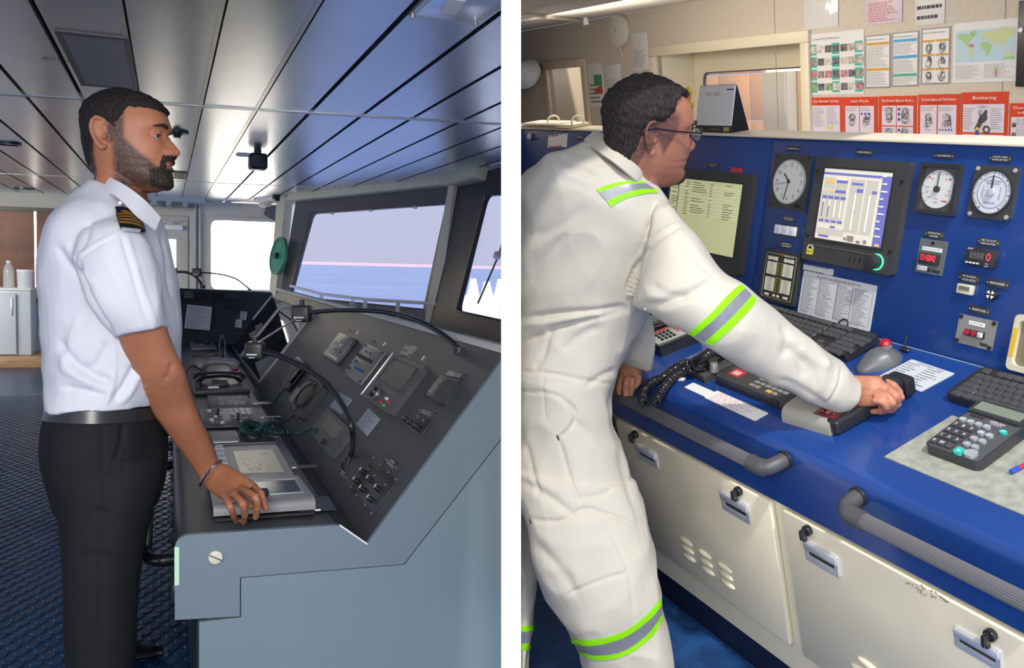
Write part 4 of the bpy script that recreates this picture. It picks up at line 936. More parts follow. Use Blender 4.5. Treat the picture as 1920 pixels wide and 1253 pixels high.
def decal(sk, rows, nx=14, ny=4, off=.0025, th=.0012, uv=(0, 1, 0, 1)):
    A = [np.array(spline(r, 8)) for r in rows]; b = B(); G = []
    def pt(u, v):
        f = v*(len(A)-1); i = min(int(f), len(A)-2); q = []
        for r in (A[i], A[i+1]): g = u*(len(r)-1); j = min(int(g), len(r)-2); q.append(r[j]+(r[j+1]-r[j])*(g-j))
        return q[0]+(q[1]-q[0])*(f-i)
    last = None
    for j in range(ny+1):
        row = []
        for i in range(nx+1):
            p = pt(uv[0]+(uv[1]-uv[0])*i/nx, uv[2]+(uv[3]-uv[2])*j/ny); h = sk.hit(*p)
            if h[0] is None: row.append(None); continue
            n = h[1]; n = n if n.dot(CAM-h[0]) > 0 else -n; row.append((b.bm.verts.new(h[0]+n*off), h[3]))
        G.append(row)
    for j in range(ny):
        for i in range(nx):
            q = (G[j][i], G[j][i+1], G[j+1][i+1], G[j+1][i])
            if any(v is None for v in q): continue
            ds = [v[1] for v in q]
            if max(ds)-min(ds) > .06: continue
            b.bm.faces.new([v[0] for v in q])
    bmesh.ops.solidify(b.bm, geom=b.bm.faces[:], thickness=th); return b
def ribbon(top, bot, th=.004, n=6):
    A = spline([tuple(pz(*p)) for p in top], n); C = spline([tuple(pz(*p)) for p in bot], n); b = B(); m = min(len(A), len(C))
    a = [b.bm.verts.new(p) for p in A[:m]]; c = [b.bm.verts.new(p) for p in C[:m]]
    for i in range(m-1): b.bm.faces.new((a[i], a[i+1], c[i+1], c[i]))
    bmesh.ops.recalc_face_normals(b.bm, faces=b.bm.faces); bmesh.ops.solidify(b.bm, geom=b.bm.faces[:], thickness=th); return b
# ---- head: a closed surface in its own axes (x to the face, y to the person's left, z up); units of head height, origin between the ears
HZ = [0, .04, .08, .13, .17, .21, .25, .275, .30, .33, .36, .39, .42, .46, .50, .54, .58, .62, .65, .72, .80, .86, .91, .95, .98, 1.0]
def lerp(t, xs, ys): return float(np.interp(t, xs, ys))
FX = ([0, .03, .08, .12, .17, .21, .25, .28, .31, .34, .37, .42, .50, .55, .58, .62, .65, .70, .76, .82, .88, .93, .97, 1.0], [.40, .50, .545, .55, .54, .515, .545, .53, .555, .54, .53, .52, .505, .485, .48, .505, .525, .51, .49, .455, .39, .29, .16, .0])
BX = ([0, .1, .2, .3, .4, .5, .65, .75, .85, .92, .97, 1.0], [-.06, -.18, -.25, -.29, -.315, -.335, -.345, -.33, -.28, -.20, -.10, .0])
WX = ([0, .05, .1, .17, .25, .36, .5, .6, .7, .8, .88, .94, .98, 1.0], [.10, .165, .20, .235, .262, .292, .312, .322, .32, .298, .25, .18, .10, .0])
def head_pt(zn, th, grow=0, hs=None):
    f, bk, w = lerp(zn, *FX), lerp(zn, *BX), lerp(zn, *WX)
    xc = .06 if zn > .3 else .06+.10*(1-zn/.3)
    ct, st = math.cos(th), math.sin(th)
    p = 2.35 if ct > 0 else 2.1
    x = xc+(f-xc if ct > 0 else xc-bk)*math.copysign(abs(ct)**(2/p), ct); y = w*math.copysign(abs(st)**(2/p), st)
    if ct > 0:                                # face relief
        g = lambda yy, zz, sy, sz: math.exp(-((abs(y)-yy)/sy)**2-((zn-zz)/sz)**2)
        ns = math.exp(-(y/.052)**2); bridge = lerp(zn, [.33, .355, .38, .415, .46, .52, .58, .63], [0, .05, .108, .118, .088, .050, .018, 0])
        x += bridge*(ns if zn > .44 else math.exp(-(y/.068)**2)*.85+ns*.15)
        x += .03*g(.075, .385, .028, .030)    # nostril wings
        x -= .045*g(.135, .555, .070, .045)   # sockets
        x += .020*g(.14, .635, .10, .030)     # brow ridge
        x += .022*g(.19, .44, .07, .06)       # cheekbones
        x -= .020*g(.0, .285, .11, .010)      # mouth line
        x += .012*g(.0, .31, .085, .016)+.014*g(.0, .258, .08, .018)
        x -= .012*g(.0, .345, .02, .03)
        x -= .012*g(.16, .30, .05, .10)
    n = Vector((x-xc, y, (zn-.5)*.5)).normalized()
    return Vector((x, y, zn-.49))+n*grow
def head_mesh(b, M, nz=72, nt=72, grow=lambda z, t: 0, zmin=0, zmax=1):
    zs = [zmin+(zmax-zmin)*(1-math.cos(math.pi*i/nz))/2 for i in range(nz+1)]; R = []
    for zn in zs[1:-1]: R.append([b.bm.verts.new(M @ head_pt(zn, 2*math.pi*k/nt, grow(zn, 2*math.pi*k/nt))) for k in range(nt)])
    for i in range(len(R)-1):
        for k in range(nt): l = (k+1) % nt; b.bm.faces.new((R[i][k], R[i][l], R[i+1][l], R[i+1][k]))
    lo = b.bm.verts.new(M @ head_pt(zs[0]+.0005, 1.5, 0)*1); hi = b.bm.verts.new(sum((v.co for v in R[-1]), Vector())/nt)
    lo.co = sum((v.co for v in R[0]), Vector())/nt
    for k in range(nt): l = (k+1) % nt; b.bm.faces.new((R[0][l], R[0][k], lo)); b.bm.faces.new((R[-1][k], R[-1][l], hi))
    return b
def ear(b, M, side):                          # outer ear, side = -1 right ear, +1 left ear
    w = .315*side
    C = [(.02, .095), (-.005, .135), (-.05, .155), (-.095, .130), (-.112, .07), (-.10, .0), (-.07, -.06), (-.042, -.112), (-.010, -.138), (.012, -.11)]
    P = [M @ Vector((x, w+side*(.055 if 1 < i < 9 else .012)*(1 if i < 7 else .6), z+.02)) for i, (x, z) in enumerate(C)]
    P = [Vector(p) for p in spline([tuple(p) for p in P], 4)]; s = (M.to_scale().x)
    b.tube(P, [s*.018 if i < len(P)*.7 else s*.026 for i in range(len(P))], 10)
    Q = [M @ Vector((x, w+side*.026, z+.02)) for x, z in ((-.03, .105), (-.064, .08), (-.066, .015), (-.042, -.04))]; b.tube(spline([tuple(p) for p in Q], 4), s*.013, 8)
    b.sph(M @ Vector((-.052, w+side*.008, .05)), s*.058, (1.0, .45, 2.1), 16, 10); b.sph(M @ Vector((.010, w+side*.012, -.005)), s*.022, (1, 1, 1.4), 10, 8); return b
def face_bits(t, M, side_list, skin, brow_m, look=(1, 0, 0)):
    for sd in (-1, 1):
        s = M.to_scale().x; c = M @ Vector((.415, sd*.135, .062)); b = B().sph(c, s*.052, u=20, v=14); e = t.part('eye', b, mat('eye_white', (.62, .58, .55), .2), space='world')
        q = M @ Vector((.452, sd*.150, .058)); b = B().sph(q, s*.0255, u=14, v=10); ir = b; link('iris', None) if False else None
        bmesh.ops.transform(ir.bm, matrix=(t.room.W @ t.fr).inverted(), verts=ir.bm.verts); link('iris', ir.mesh('iris'), None, e, mat('iris_brown', (.03, .015, .01), .15))
        P = [M @ head_off(.575, a, .004) for a in ([sd*v for v in (.16, .26, .36, .46)])]
        P2 = [tuple(M @ (head_pt(.632+.014*math.sin(k*.9), sd*(.16+.13*k), .004))) for k in range(5)]
        t.part('eyebrow', B().tube(spline(P2, 3), [s*v for v in (.010, .016, .019, .020, .020, .020, .019, .018, .016, .014, .011, .008, .005)][:len(spline(P2, 3))], 8), brow_m, space='world')
def head_off(zn, th, g): return head_pt(zn, th, g)
def eyelid(b, M, sd):                         # upper and lower lid ridges, part of the body surface
    s = M.to_scale().x
    for z0, bow, x0 in ((.076, .012, .470), (.040, -.008, .456)):
        P = [M @ Vector((x0-.05*((k-2)/2)**2+(.002), sd*(.135+.034*(k-2)), z0+bow*(1-((k-2)/2)**2)-.012)) for k in range(5)]
        b.tube(spline([tuple(p) for p in P], 3), s*(.017 if bow > 0 else .012), 8)
def fingers(b, L, r): # L: list of 3-D joint chains
    for ch, rr in zip(L, r):
        P = [Vector(p) for p in ch]; b.tube(spline([tuple(p) for p in P], 4), [rr*(1.08-.28*i/(4*(len(P)-1))) for i in range(4*(len(P)-1)+1)], 12); b.sph(P[-1], rr*.82, u=12, v=8)
        for p in P[1:-1]: b.sph(p, rr*1.06, u=10, v=8)
def colour_body(me, M, base, beard, lipc, beardmask, arms=None):
    iM = M.inverted(); ca = me.color_attributes.new('Col', 'FLOAT_COLOR', 'POINT'); d = np.ones((len(me.vertices), 4)); 
    for i, v in enumerate(me.vertices):
        p = iM @ v.co; zn = p.z+.49; c = np.array(base)
        k = 1+.10*noise.noise(v.co*18)+.05*noise.noise(v.co*60); c = c*k
        if -.5 < p.x < .8 and -.1 < zn < 1.1 and abs(p.y) < .45:
            if p.x > .35: c = c*np.array([1+.06*math.exp(-((zn-.41)/.06)**2-(p.y/.12)**2), 1, 1])
            if lipc is not None and p.x > .49 and abs(p.y) < .10 and .245 < zn < .32: c = c*.35+np.array(lipc)*.65
            m = beardmask(p.x, p.y, zn)*(1+.40*noise.noise(v.co*260)); m = min(.96, max(0, m)); c = c*(1-m)+np.array(beard)*m
        elif arms is not None: c = c*np.array(arms)
        d[i, :3] = np.clip(c, 0, 1)
    ca.data.foreach_set('color', d.reshape(-1))
def hair_shell(M, thick, nz=110, nt=150, jitter=.006, zmin=.02, seed=0, sc=34, zs=1.0, flow=(1.0, 1.0)):
    b = B()
    def g(zn, th):
        p = head_pt(zn, th); e_ = .020*noise.noise(Vector((p.x*50+seed, p.y*50, p.z*16))); q_ = p.copy(); q_.x += e_; t_ = thick(zn+e_, th, q_)
        if t_ > -.008: t_ += jitter*noise.noise(Vector((p.x*sc*flow[0]+seed, p.y*sc*flow[0], p.z*sc*flow[1])))*min(1, max(.15, t_*30))+jitter*.5*noise.noise(Vector((p.x*sc*3, p.y*sc*3+seed, p.z*sc*1.3)))
        return max(t_, -.02)
    head_mesh(b, M, nz, nt, g, zmin, 1); bad = []
    # drop what lies under the skin
    nt_ = nt; fs = list(b.bm.faces)
    b.bm.verts.ensure_lookup_table(); zz = [zmin+(1-zmin)*(1-math.cos(math.pi*i/nz))/2 for i in range(nz+1)][1:-1]; low = set()
    for i, zn in enumerate(zz):
        for k in range(nt):
            if g(zn, 2*math.pi*k/nt) < -.012: low.add(b.bm.verts[i*nt+k])
    bmesh.ops.delete(b.bm, geom=[f for f in fs if all(v in low for v in f.verts)], context='FACES'); return b
def strands(name, c1, c2, rough=.5):
    return mat(name, c1, max(rough, .6), col2=c2, vscale=22, stretch=(14, 14, 3.5), bump=.8, bscale=34, spec=.18)
# ================================================================== the officer
HM1 = .2395
_rx = (c2w((1, 0, 0))-c2w((0, 0, 0))); _ux = (c2w((0, -1, 0))-c2w((0, 0, 0))); _fx = (c2w((0, 0, 1))-c2w((0, 0, 0)))
def head_matrix(px, py, z, H, X, U):         # X, U in camera axes (right, down, ahead)
    X = nrm(X); Y = nrm(np.cross(U, X)) if True else None
    Xw = Vector(ML @ X); Uw = Vector(ML @ nrm(U)); Yw = Uw.cross(Xw).normalized(); Uw = Xw.cross(Yw).normalized(); c = pz(px, py, z)
    return Matrix(((Xw.x, Yw.x, Uw.x, c.x), (Xw.y, Yw.y, Uw.y, c.y), (Xw.z, Yw.z, Uw.z, c.z), (0, 0, 0, 1))) @ Matrix.Scale(H, 4)
H1 = head_matrix(220, 268, 2.2, HM1, (1, .02, .03), (.03, -1, .0))
def hd(px, py, h): q = LR.hit(px, py, (0, 0, DZ+h), (0, 0, 1)); return tuple(q)
b = B(); head_mesh(b, H1, 90, 90)
for sd in (-1, 1): ear(b, H1, sd); eyelid(b, H1, sd)
ploft(b, [(186, 290, 258, 330, 2.2, .052), (184, 325, 270, 362, 2.2, .060), (178, 362, 280, 392, 2.2, .075), (160, 400, 280, 420, 2.2, .12), (140, 450, 290, 450, 2.2, .15), (125, 520, 300, 520, 2.2, .14), (130, 640, 300, 640, 2.2, .14), (130, 760, 285, 760, 2.2, .13)], 28, 3)
ploft(b, [(180, 440, 240, 430, 2.08, .04), (190, 500, 265, 485, 2.05, .055), (212, 575, 296, 552, 2.04, .052), (224, 628, 309, 610, 2.06, .050), (240, 672, 326, 655, 2.09, .047), (262, 712, 344, 696, 2.12, .046), (276, 740, 352, 724, 2.15, .044), (290, 775, 362, 755, 2.19, .043), (311, 805, 374, 785, 2.22, .040), (335, 838, 388, 812, 2.26, .035), (356, 868, 400, 842, 2.30, .030), (373, 893, 407, 862, 2.325, .025), (382, 910, 414, 868, 2.33, .021), (392, 920, 432, 874, 2.32, .020), (407, 931, 452, 886, 2.28, .018), (418, 936, 472, 901, 2.25, .018), (427, 938, 480, 909, 2.235, .015)], 24, 3)
ch = [[hd(420, 926, .088), hd(424, 935, .085), hd(432, 951, .074), hd(438, 966, .045), hd(443, 978, .012)], [hd(438, 922, .090), hd(443, 931, .088), hd(455, 945, .080), hd(459, 964, .048), hd(457, 979, .012)],
      [hd(446, 908, .088), hd(459, 921, .091), hd(479, 933, .088), hd(483, 952, .060), hd(479, 970, .030)], [hd(458, 900, .086), hd(473, 911, .088), hd(489, 926, .082), hd(494, 942, .062), hd(498, 954, .046)],
      [hd(418, 912, .075), hd(440, 928, .065), hd(458, 940, .055), hd(470, 950, .045)]]
fingers(b, ch, [.0085, .0095, .0100, .0095, .0105])
# far arm hangs by the far side
ploft(b, [(170, 450, 240, 440, 2.40, .05), (180, 560, 245, 560, 2.42, .045), (195, 680, 250, 680, 2.40, .038), (215, 790, 255, 785, 2.36, .03), (225, 830, 252, 826, 2.36, .022), (228, 880, 256, 876, 2.36, .018)], 18, 3)
me1 = bake(b, .0031, 2)
creases(me1, [([(392, 880), (420, 905), (443, 925)], -.0012, 2.2), ([(398, 878), (430, 898), (458, 917)], -.0014, 2.2), ([(404, 874), (438, 890), (472, 905)], -.0010, 2.2), ([(412, 895), (425, 915), (422, 930)], -.0009, 1.6), ([(322, 680), (318, 700), (308, 715)], .004, 6), ([(300, 690), (330, 740), (350, 790)], .002, 8), ([(272, 722), (280, 745)], -.003, 6)], .0004, 40)
def bmask1(x, y, z):
    top = lerp(x, [.02, .06, .14, .20, .28, .38, .46], [.2, .42, .50, .46, .38, .30, .22])
    jaw = ss(.02, .12, x)*ss(top+.05, top-.03, z)*(1-ss(.06, .0, z)*.4)
    clean = ss(.25, .30, z)*ss(.42, .50, x)*(1-ss(.30, .315, z)*ss(.38, .35, z))*ss(.13, .10, abs(y))
    side = ss(.0, .05, x+.0)*ss(.21, .165, x)*ss(.40, .46, z)*ss(.80, .62, z)*(1-ss(.20, .14, abs(y)))
    back = ss(-.10, -.15, x)*ss(.0, .10, z)
    return max(.90*jaw*(1-clean), .85*side, .95*back)
colour_body(me1, H1, sr(168, 110, 80), sr(46, 33, 28), sr(160, 98, 92), bmask1)
cap = Thing('person', 'man in white uniform shirt and black trousers standing at the grey bridge console', 'person', LR, T_(-.16, 2.4, 0))
def wpart(t, name, me, m, label=None, parent=None):
    me.transform((t.room.W @ t.fr).inverted()); o = link(name, me, None, parent or t.o, m)
    if label: o['label'] = label
    return o
m_skin1 = mat('skin_warm', sr(190, 130, 96), .48, vcol='Col', sss=.12, bump=.25, bscale=260)
body1 = wpart(cap, 'body', me1, m_skin1)
hb = strands('black_hair', (.012, .010, .009), (.035, .028, .024)); hb2 = strands('faded_hair', sr(58, 44, 38), sr(104, 84, 72)); bd = strands('beard_hair', (.014, .011, .010), (.05, .038, .03))
def hair1(zn, th, p):
    # hairline: forehead, temple, above and behind the ear, nape
    a = abs(math.atan2(p.y, p.x-.0)); fr = p.x
    line = .80 if fr > .30 else (.80-.12*ss(.30, .20, fr)-.10*ss(.20, .10, fr))
    if fr <= .10: line = lerp(fr, [-.40, -.30, -.16, -.12, -.10, .0, .06, .10], [.20, .18, .26, .45, .60, .64, .60, .56])
    if .10 < fr <= .30: line = .80-.16*ss(.22, .12, fr)
    e = ss(line-.012, line+.022, zn); full = ss(.55, .86, zn)*.040+.002
    if fr > .2: full += .012*ss(.84, .92, zn)
    return -.016+e*(.018+full)
cap.part('hair', hair_shell(H1, hair1, jitter=.010), hb, space='world', ang=180, label='short black hair fading to the sides')
def beard1(zn, th, p):
    x, y = p.x, abs(p.y)
    m = ss(.015, .06, zn)*ss(.25, .20, zn)*ss(.30, .50, x)                      # chin
    m = max(m, ss(.30, .315, zn)*ss(.375, .35, zn)*ss(.14, .11, y)*ss(.44, .50, x))       # moustache
    m = max(m, ss(.16, .20, zn)*ss(.36, .33, zn)*ss(.085, .10, y)*ss(.15, .13, y)*ss(.44, .48, x))
    m *= 1-ss(.225, .24, zn)*ss(.30, .295, zn)*ss(.09, .07, y)
    return -.014+m*(.028+.012*ss(.14, .05, zn))
cap.part('beard', hair_shell(H1, beard1, 120, 170, jitter=.008, zmin=.0), bd, space='world', ang=180, label='short black goatee beard')
face_bits(cap, H1, None, None, hb)
# shirt
m_shirt = mat('white_shirt_cotton', sr(214, 216, 224), .62, spec=.3, bump=.12, bscale=300)
b = B(); ploft(b, [(176, 340, 258, 368, 2.2, .066), (160, 360, 272, 388, 2.2, .105), (140, 388, 286, 410, 2.2, .155), (118, 428, 296, 440, 2.2, .19), (104, 468, 304, 478, 2.2, .198), (98, 520, 317, 520, 2.2, .195), (97, 570, 326, 570, 2.2, .185), (99, 630, 328, 630, 2.2, .178), (101, 690, 323, 690, 2.2, .175), (106, 732, 310, 736, 2.2, .178), (110, 766, 298, 761, 2.2, .181)], 40, 4)
ploft(b, [(172, 425, 244, 402, 2.10, .05), (156, 455, 262, 425, 2.06, .08), (148, 500, 280, 468, 2.04, .085), (168, 560, 297, 530, 2.03, .082), (196, 602, 306, 575, 2.035, .076), (222, 635, 312, 613, 2.05, .066)], 32, 4)
ploft(b, [(170, 425, 244, 402, 2.33, .05), (160, 455, 262, 440, 2.37, .08), (156, 520, 262, 500, 2.39, .08), (165, 600, 262, 590, 2.40, .068)], 28, 4)
ms = bake(b, .0048, 2)
creases(ms, [([(150, 492), (155, 530), (178, 572), (210, 625)], .012, 5), ([(142, 486), (178, 458), (226, 436)], -.003, 3), ([(144, 492), (180, 464), (228, 441)], .003, 2), ([(146, 480), (142, 500), (150, 524)], .006, 3), ([(226, 440), (246, 500), (282, 622)], .004, 3.5), ([(238, 440), (256, 500), (292, 618)], -.003, 5),
              ([(108, 462), (135, 505), (168, 545)], .007, 6), ([(118, 450), (150, 500), (180, 540)], -.004, 7), ([(115, 640), (150, 690), (215, 720)], .010, 8), ([(125, 660), (122, 690), (160, 715), (178, 722)], -.006, 8), ([(120, 725), (165, 735), (200, 745)], .009, 6), ([(150, 590), (128, 670), (150, 700)], -.006, 9), ([(205, 640), (185, 680), (150, 695)], .007, 9), ([(212, 700), (208, 730), (200, 756)], -.006, 6), ([(255, 680), (235, 720), (214, 750)], .008, 6), ([(262, 700), (245, 735), (225, 757)], -.005, 6),
              ([(300, 440), (312, 500), (322, 560)], .006, 4), ([(285, 460), (300, 520), (318, 590)], .003, 6), ([(215, 640), (217, 700), (214, 752)], -.002, 2), ([(300, 660), (318, 700), (300, 740)], .006, 6), ([(170, 420), (165, 440), (150, 470)], .004, 5), ([(228, 625), (270, 615), (312, 604)], .0015, 1.5), ([(192, 478), (230, 540), (262, 600)], -.003, 9)], .0024, 9, (1.6, 1.6, .8), .011, 5.5)
shirt = wpart(cap, 'shirt', ms, m_shirt); sk1 = Skin_w = None
ms_w = ms.copy(); ms_w.transform(cap.room.W @ cap.fr); sk1 = Skin(ms_w)
cap.part('collar', ribbon([(182, 327, 2.235), (200, 331, 2.16), (222, 342, 2.125), (246, 357, 2.12), (272, 378, 2.125), (300, 409, 2.15)], [(176, 352, 2.26), (196, 360, 2.13), (216, 368, 2.09), (236, 386, 2.085), (259, 409, 2.09), (290, 433, 2.12)], .003), m_shirt, space='world')
cap.part('collar', ribbon([(182, 327, 2.235), (200, 331, 2.27), (222, 342, 2.29), (246, 357, 2.29), (272, 378, 2.28), (298, 409, 2.22)], [(176, 352, 2.26), (196, 358, 2.29), (216, 368, 2.31), (240, 384, 2.31), (264, 400, 2.30), (292, 430, 2.23)], .003), m_shirt, space='world')
ep = [[(213, 390), (232, 392), (252, 400)], [(219, 412), (244, 412), (265, 420)], [(225, 432), (248, 436), (272, 440)]]
ep_b = cap.part('epaulette', decal(sk1, ep, 14, 16, .006, .003), mat('black_cloth', (.012, .012, .014), .7), space='world', label='black shoulder board with four gold stripes and a diamond')
gold = mat('gold_braid', sr(212, 160, 52), .35, metal=.4, bump=.4, bscale=400)
def eg(b): bmesh.ops.transform(b.bm, matrix=(cap.room.W @ cap.fr).inverted(), verts=b.bm.verts); link('gold_stripe', b.mesh('g'), None, ep_b, gold)
for v0 in (.34, .46, .58, .70): eg(decal(sk1, ep, 12, 3, .0075, .002, (.02, .98, v0, v0+.075)))
q = lambda u, v: (ep[0][0][0]*(1-v)*(1-u)+ep[0][2][0]*(1-v)*u+ep[2][0][0]*v*(1-u)+ep[2][2][0]*v*u, ep[0][0][1]*(1-v)*(1-u)+ep[0][2][1]*(1-v)*u+ep[2][0][1]*v*(1-u)+ep[2][2][1]*v*u)
eg(decal(sk1, [[q(.2, .2), q(.45, .06)], [q(.55, .32), q(.85, .20)]], 5, 5, .0075, .002))
cap.part('epaulette_tab', decal(sk1, [[(226, 430), (259, 433)], [(227, 437), (259, 439)]], 6, 3, .007, .003), m_shirt, space='world')
cap.part('shoulder_button', B().sph(pz(225, 381, 2.075), .005, (1, 1, 1), 12, 8), mat('pearl_button', (.8, .8, .82), .2), space='world')
# trousers, belt, shoes
m_tr = mat('black_trousers', (.012, .013, .015), .75, spec=.2, bump=.1, bscale=200)
b = B(); ploft(b, [(112, 752, 296, 760, 2.2, .165), (100, 795, 300, 805, 2.2, .172), (97, 850, 302, 855, 2.2, .178), (110, 902, 296, 905, 2.2, .172), (120, 950, 284, 955, 2.2, .155)], 40, 4)
ploft(b, [(100, 850, 300, 855, 2.16, .12), (112, 910, 292, 912, 2.13, .11), (122, 1000, 270, 1000, 2.11, .098), (127, 1100, 254, 1100, 2.10, .088), (131, 1250, 247, 1250, 2.10, .078), (136, 1400, 238, 1400, 2.10, .072), (138, 1490, 232, 1490, 2.10, .068)], 32, 4)
ploft(b, [(104, 850, 298, 855, 2.24, .12), (122, 910, 288, 912, 2.28, .11), (150, 1000, 270, 1000, 2.38, .095), (170, 1090, 254, 1090, 2.55, .085), (190, 1170, 247, 1170, 2.72, .075), (200, 1225, 250, 1225, 2.84, .068)], 30, 4)
mt = bake(b, .0065, 2); creases(mt, [([(190, 790), (194, 860), (195, 900)], .006, 4), ([(232, 790), (222, 850), (198, 890)], .006, 4), ([(185, 880), (188, 1000), (190, 1200)], .006, 5), ([(150, 980), (190, 960), (230, 990)], .004, 8), ([(140, 1050), (180, 1040), (240, 1060)], .004, 8), ([(232, 786), (233, 860), (231, 900)], .003, 2)], .003, 8); wpart(cap, 'trousers', mt, m_tr)
b = B(); ploft(b, [(110, 756, 297, 762, 2.2, .175), (105, 778, 300, 784, 2.2, .179)], 48, 2, 2.2); cap.part('belt', b, mat('black_leather', (.02, .02, .022), .3), space='world')
def shoe(t, heel, toe, w, m):
    h, o = Vector(heel), Vector(toe); d = (o-h); L = d.length; d.normalize(); lat = Vector((0, 0, 1)).cross(d); b = B(); R = []
    for i in range(13):
        s = i/12; ww = w*(.6+.4*math.sin(math.pi*min(1, s*1.1)))*(1 if s < .9 else .8); ht = .11*(1-ss(.15, .6, s))+.05*(1-.35*s)
        R.append([b.bm.verts.new(h+d*L*s+lat*ww*math.cos(2*math.pi*k/16)+Vector((0, 0, max(.0, ht*.5+ht*.5*math.sin(2*math.pi*k/16))))) for k in range(16)])
    for i in range(12):
        for k in range(16): l = (k+1) % 16; b.bm.faces.new((R[i][k], R[i][l], R[i+1][l], R[i+1][k]))
    b.bm.faces.new(R[0][::-1]); b.bm.faces.new(R[-1]); return b
m_shoe = mat('black_shoe_leather', (.012, .012, .013), .3)
cap.part('shoe', shoe(cap, (-.30, 2.22, 0), (-.04, 2.22, 0), .048, m_shoe), m_shoe, space='world')
f0 = LR.hit(222, 1236, (0, 0, 0), (0, 0, 1)); f1 = LR.hit(305, 1242, (0, 0, 0), (0, 0, 1))
cap.part('shoe', shoe(cap, (f0[0]-.05, f0[1], 0), (f1[0], f0[1]-.02, 0), .048, m_shoe), m_shoe, space='world')
# steel bangle on the wrist
cw = [pz(379, 910, 2.30), pz(411, 866, 2.30)]; mc = (cw[0]+cw[1])/2; ax = (cw[1]-cw[0])/2*1.06; P = [mc+ax*math.cos(a)+_fx*.036*math.sin(a) for a in [2*math.pi*k/28 for k in range(29)]]
cap.part('bangle', B().tube(P, .0036, 8, caps=False), mat('steel_bangle', (.6, .6, .65), .15, metal=1), space='world', label='polished steel bangle')
LEFT_SET = set(bpy.data.objects)
# ================================================================== RIGHT: the engine control room (its own level axes, RR)
J = RR.hit(1660, 640, (0, 1.787, 0), (0, 1, 0))
YJ, ZJ = 1.787, float(J[2])
sn, cs = lambda d: math.sin(R_(d)), lambda d: math.cos(R_(d))
PN = Surf(RR, (0, YJ, ZJ), (1, 0, 0), (0, sn(13.4), cs(13.4)))
DS = Surf(RR, (0, YJ, ZJ), (1, 0, 0), (0, cs(10), sn(10)))
PH = .508                                    # panel height up its slope
DD = .495                                    # desk depth
Ed = DS.at(0, -DD)
AP = Surf(RR, (0, Ed[1]-.004, Ed[2]-.012), (1, 0, 0), (0, -sn(6.5), cs(6.5)))
XL, XE = -4.1, -.62                          # ends of the panel
XD = -2.215                                  # left end of the desk
m_blue = mat('gloss_blue_paint', sr(27, 62, 128), .22, spec=.5, coat=.3, vary=.06, vscale=3)
m_cream = mat('cream_enamel', sr(226, 217, 190), .38, spec=.45, vary=.03, vscale=4)
m_navy = mat('navy_kick', sr(18, 26, 52), .5)
m_wallR = mat('cream_vinyl_wall', sr(206, 194, 176), .6, vary=.05, vscale=60, bump=.15, bscale=150)
m_rail = mat('ribbed_black_rubber', (.12, .12, .125), .28)
ecr = Thing('control_console', 'long blue engine control console with a sloping desk and upright instrument panel', 'console', RR, T_(-1.8, YJ, 0))
def bx_on(S, u0, u1, v0, v1, h0, h1, bev=0, b=None):
    b = b or B(); q = B(); q.box(((u0+u1)/2, (v0+v1)/2, (h0+h1)/2), (abs(u1-u0), abs(v1-v0), abs(h1-h0)), bev)
    M = S.frame(0, 0); q.bm.verts.ensure_lookup_table(); bmesh.ops.transform(q.bm, matrix=M, verts=q.bm.verts); me = bpy.data.meshes.new('t'); q.bm.to_mesh(me); q.bm.free(); b.bm.from_mesh(me); bpy.data.meshes.remove(me); return b
u_seam = PN.uv(1444, 300)[0]
ecr.part('instrument_panel', bx_on(PN, u_seam+.0012, XE, .004, PH, -.03, 0, .003), m_blue, space='room')
ecr.part('instrument_panel', bx_on(PN, -2.95, u_seam-.0012, .004, PH, -.03, 0, .003), m_blue, space='room')
ecr.part('instrument_panel', bx_on(PN, XL, -2.953, .004, PH, -.03, 0, .003), m_blue, space='room')
tp = PN.at(0, PH)
b = B(); b.box(((XL+XE)/2, tp[1]+.036, tp[2]+.002), (XE-XL, .10, .008), .003)
ecr.part('top_ledge', b, mat('cream_ledge', sr(226, 214, 190), .4), space='room')
b = B(); b.box(((XL+XE)/2, tp[1]+.08, tp[2]*.5), (XE-XL, .02, tp[2])); ecr.part('rear_panel', b, m_cream, space='room')
# desk with a rolled front edge and the apron below it
prof = [(0, 0)]; base_pt = DS.at(0, 0)
P0, P1_ = DS.at(0, -.002), DS.at(0, -DD+.03)
ap0, ap1 = AP.at(0, -.03), AP.at(0, -.160)
pf = [tuple(P0[1:]), tuple(P1_[1:])]+[tuple((1-t)**2*P1_[1:]+2*t*(1-t)*np.array([Ed[1]-.006, Ed[2]-.002])+t*t*ap0[1:]) for t in (.2, .4, .6, .8, 1)]+[tuple(ap1[1:]), (ap1[1]+.02, ap1[2]), (ap0[1]+.03, ap0[2]-.01), (P1_[1], P1_[2]-.025), (P0[1], P0[2]-.03)]
b = B(); A = [b.bm.verts.new((XD, y, z)) for y, z in pf]; C = [b.bm.verts.new((XE, y, z)) for y, z in pf]
b.bm.faces.new(A); b.bm.faces.new(C[::-1])
for i in range(len(pf)): j = (i+1) % len(pf); b.bm.faces.new((A[i], C[i], C[j], A[j]))
ecr.part('desk_top', b, m_blue, space='room', ang=35)
ecr.part('seam_bead', B().tube([tuple(DS.at(XD, -.001, .002)), tuple(DS.at(XE, -.001, .002))], .0018, 6), mat('pale_blue_bead', sr(110, 150, 205), .3), space='room')
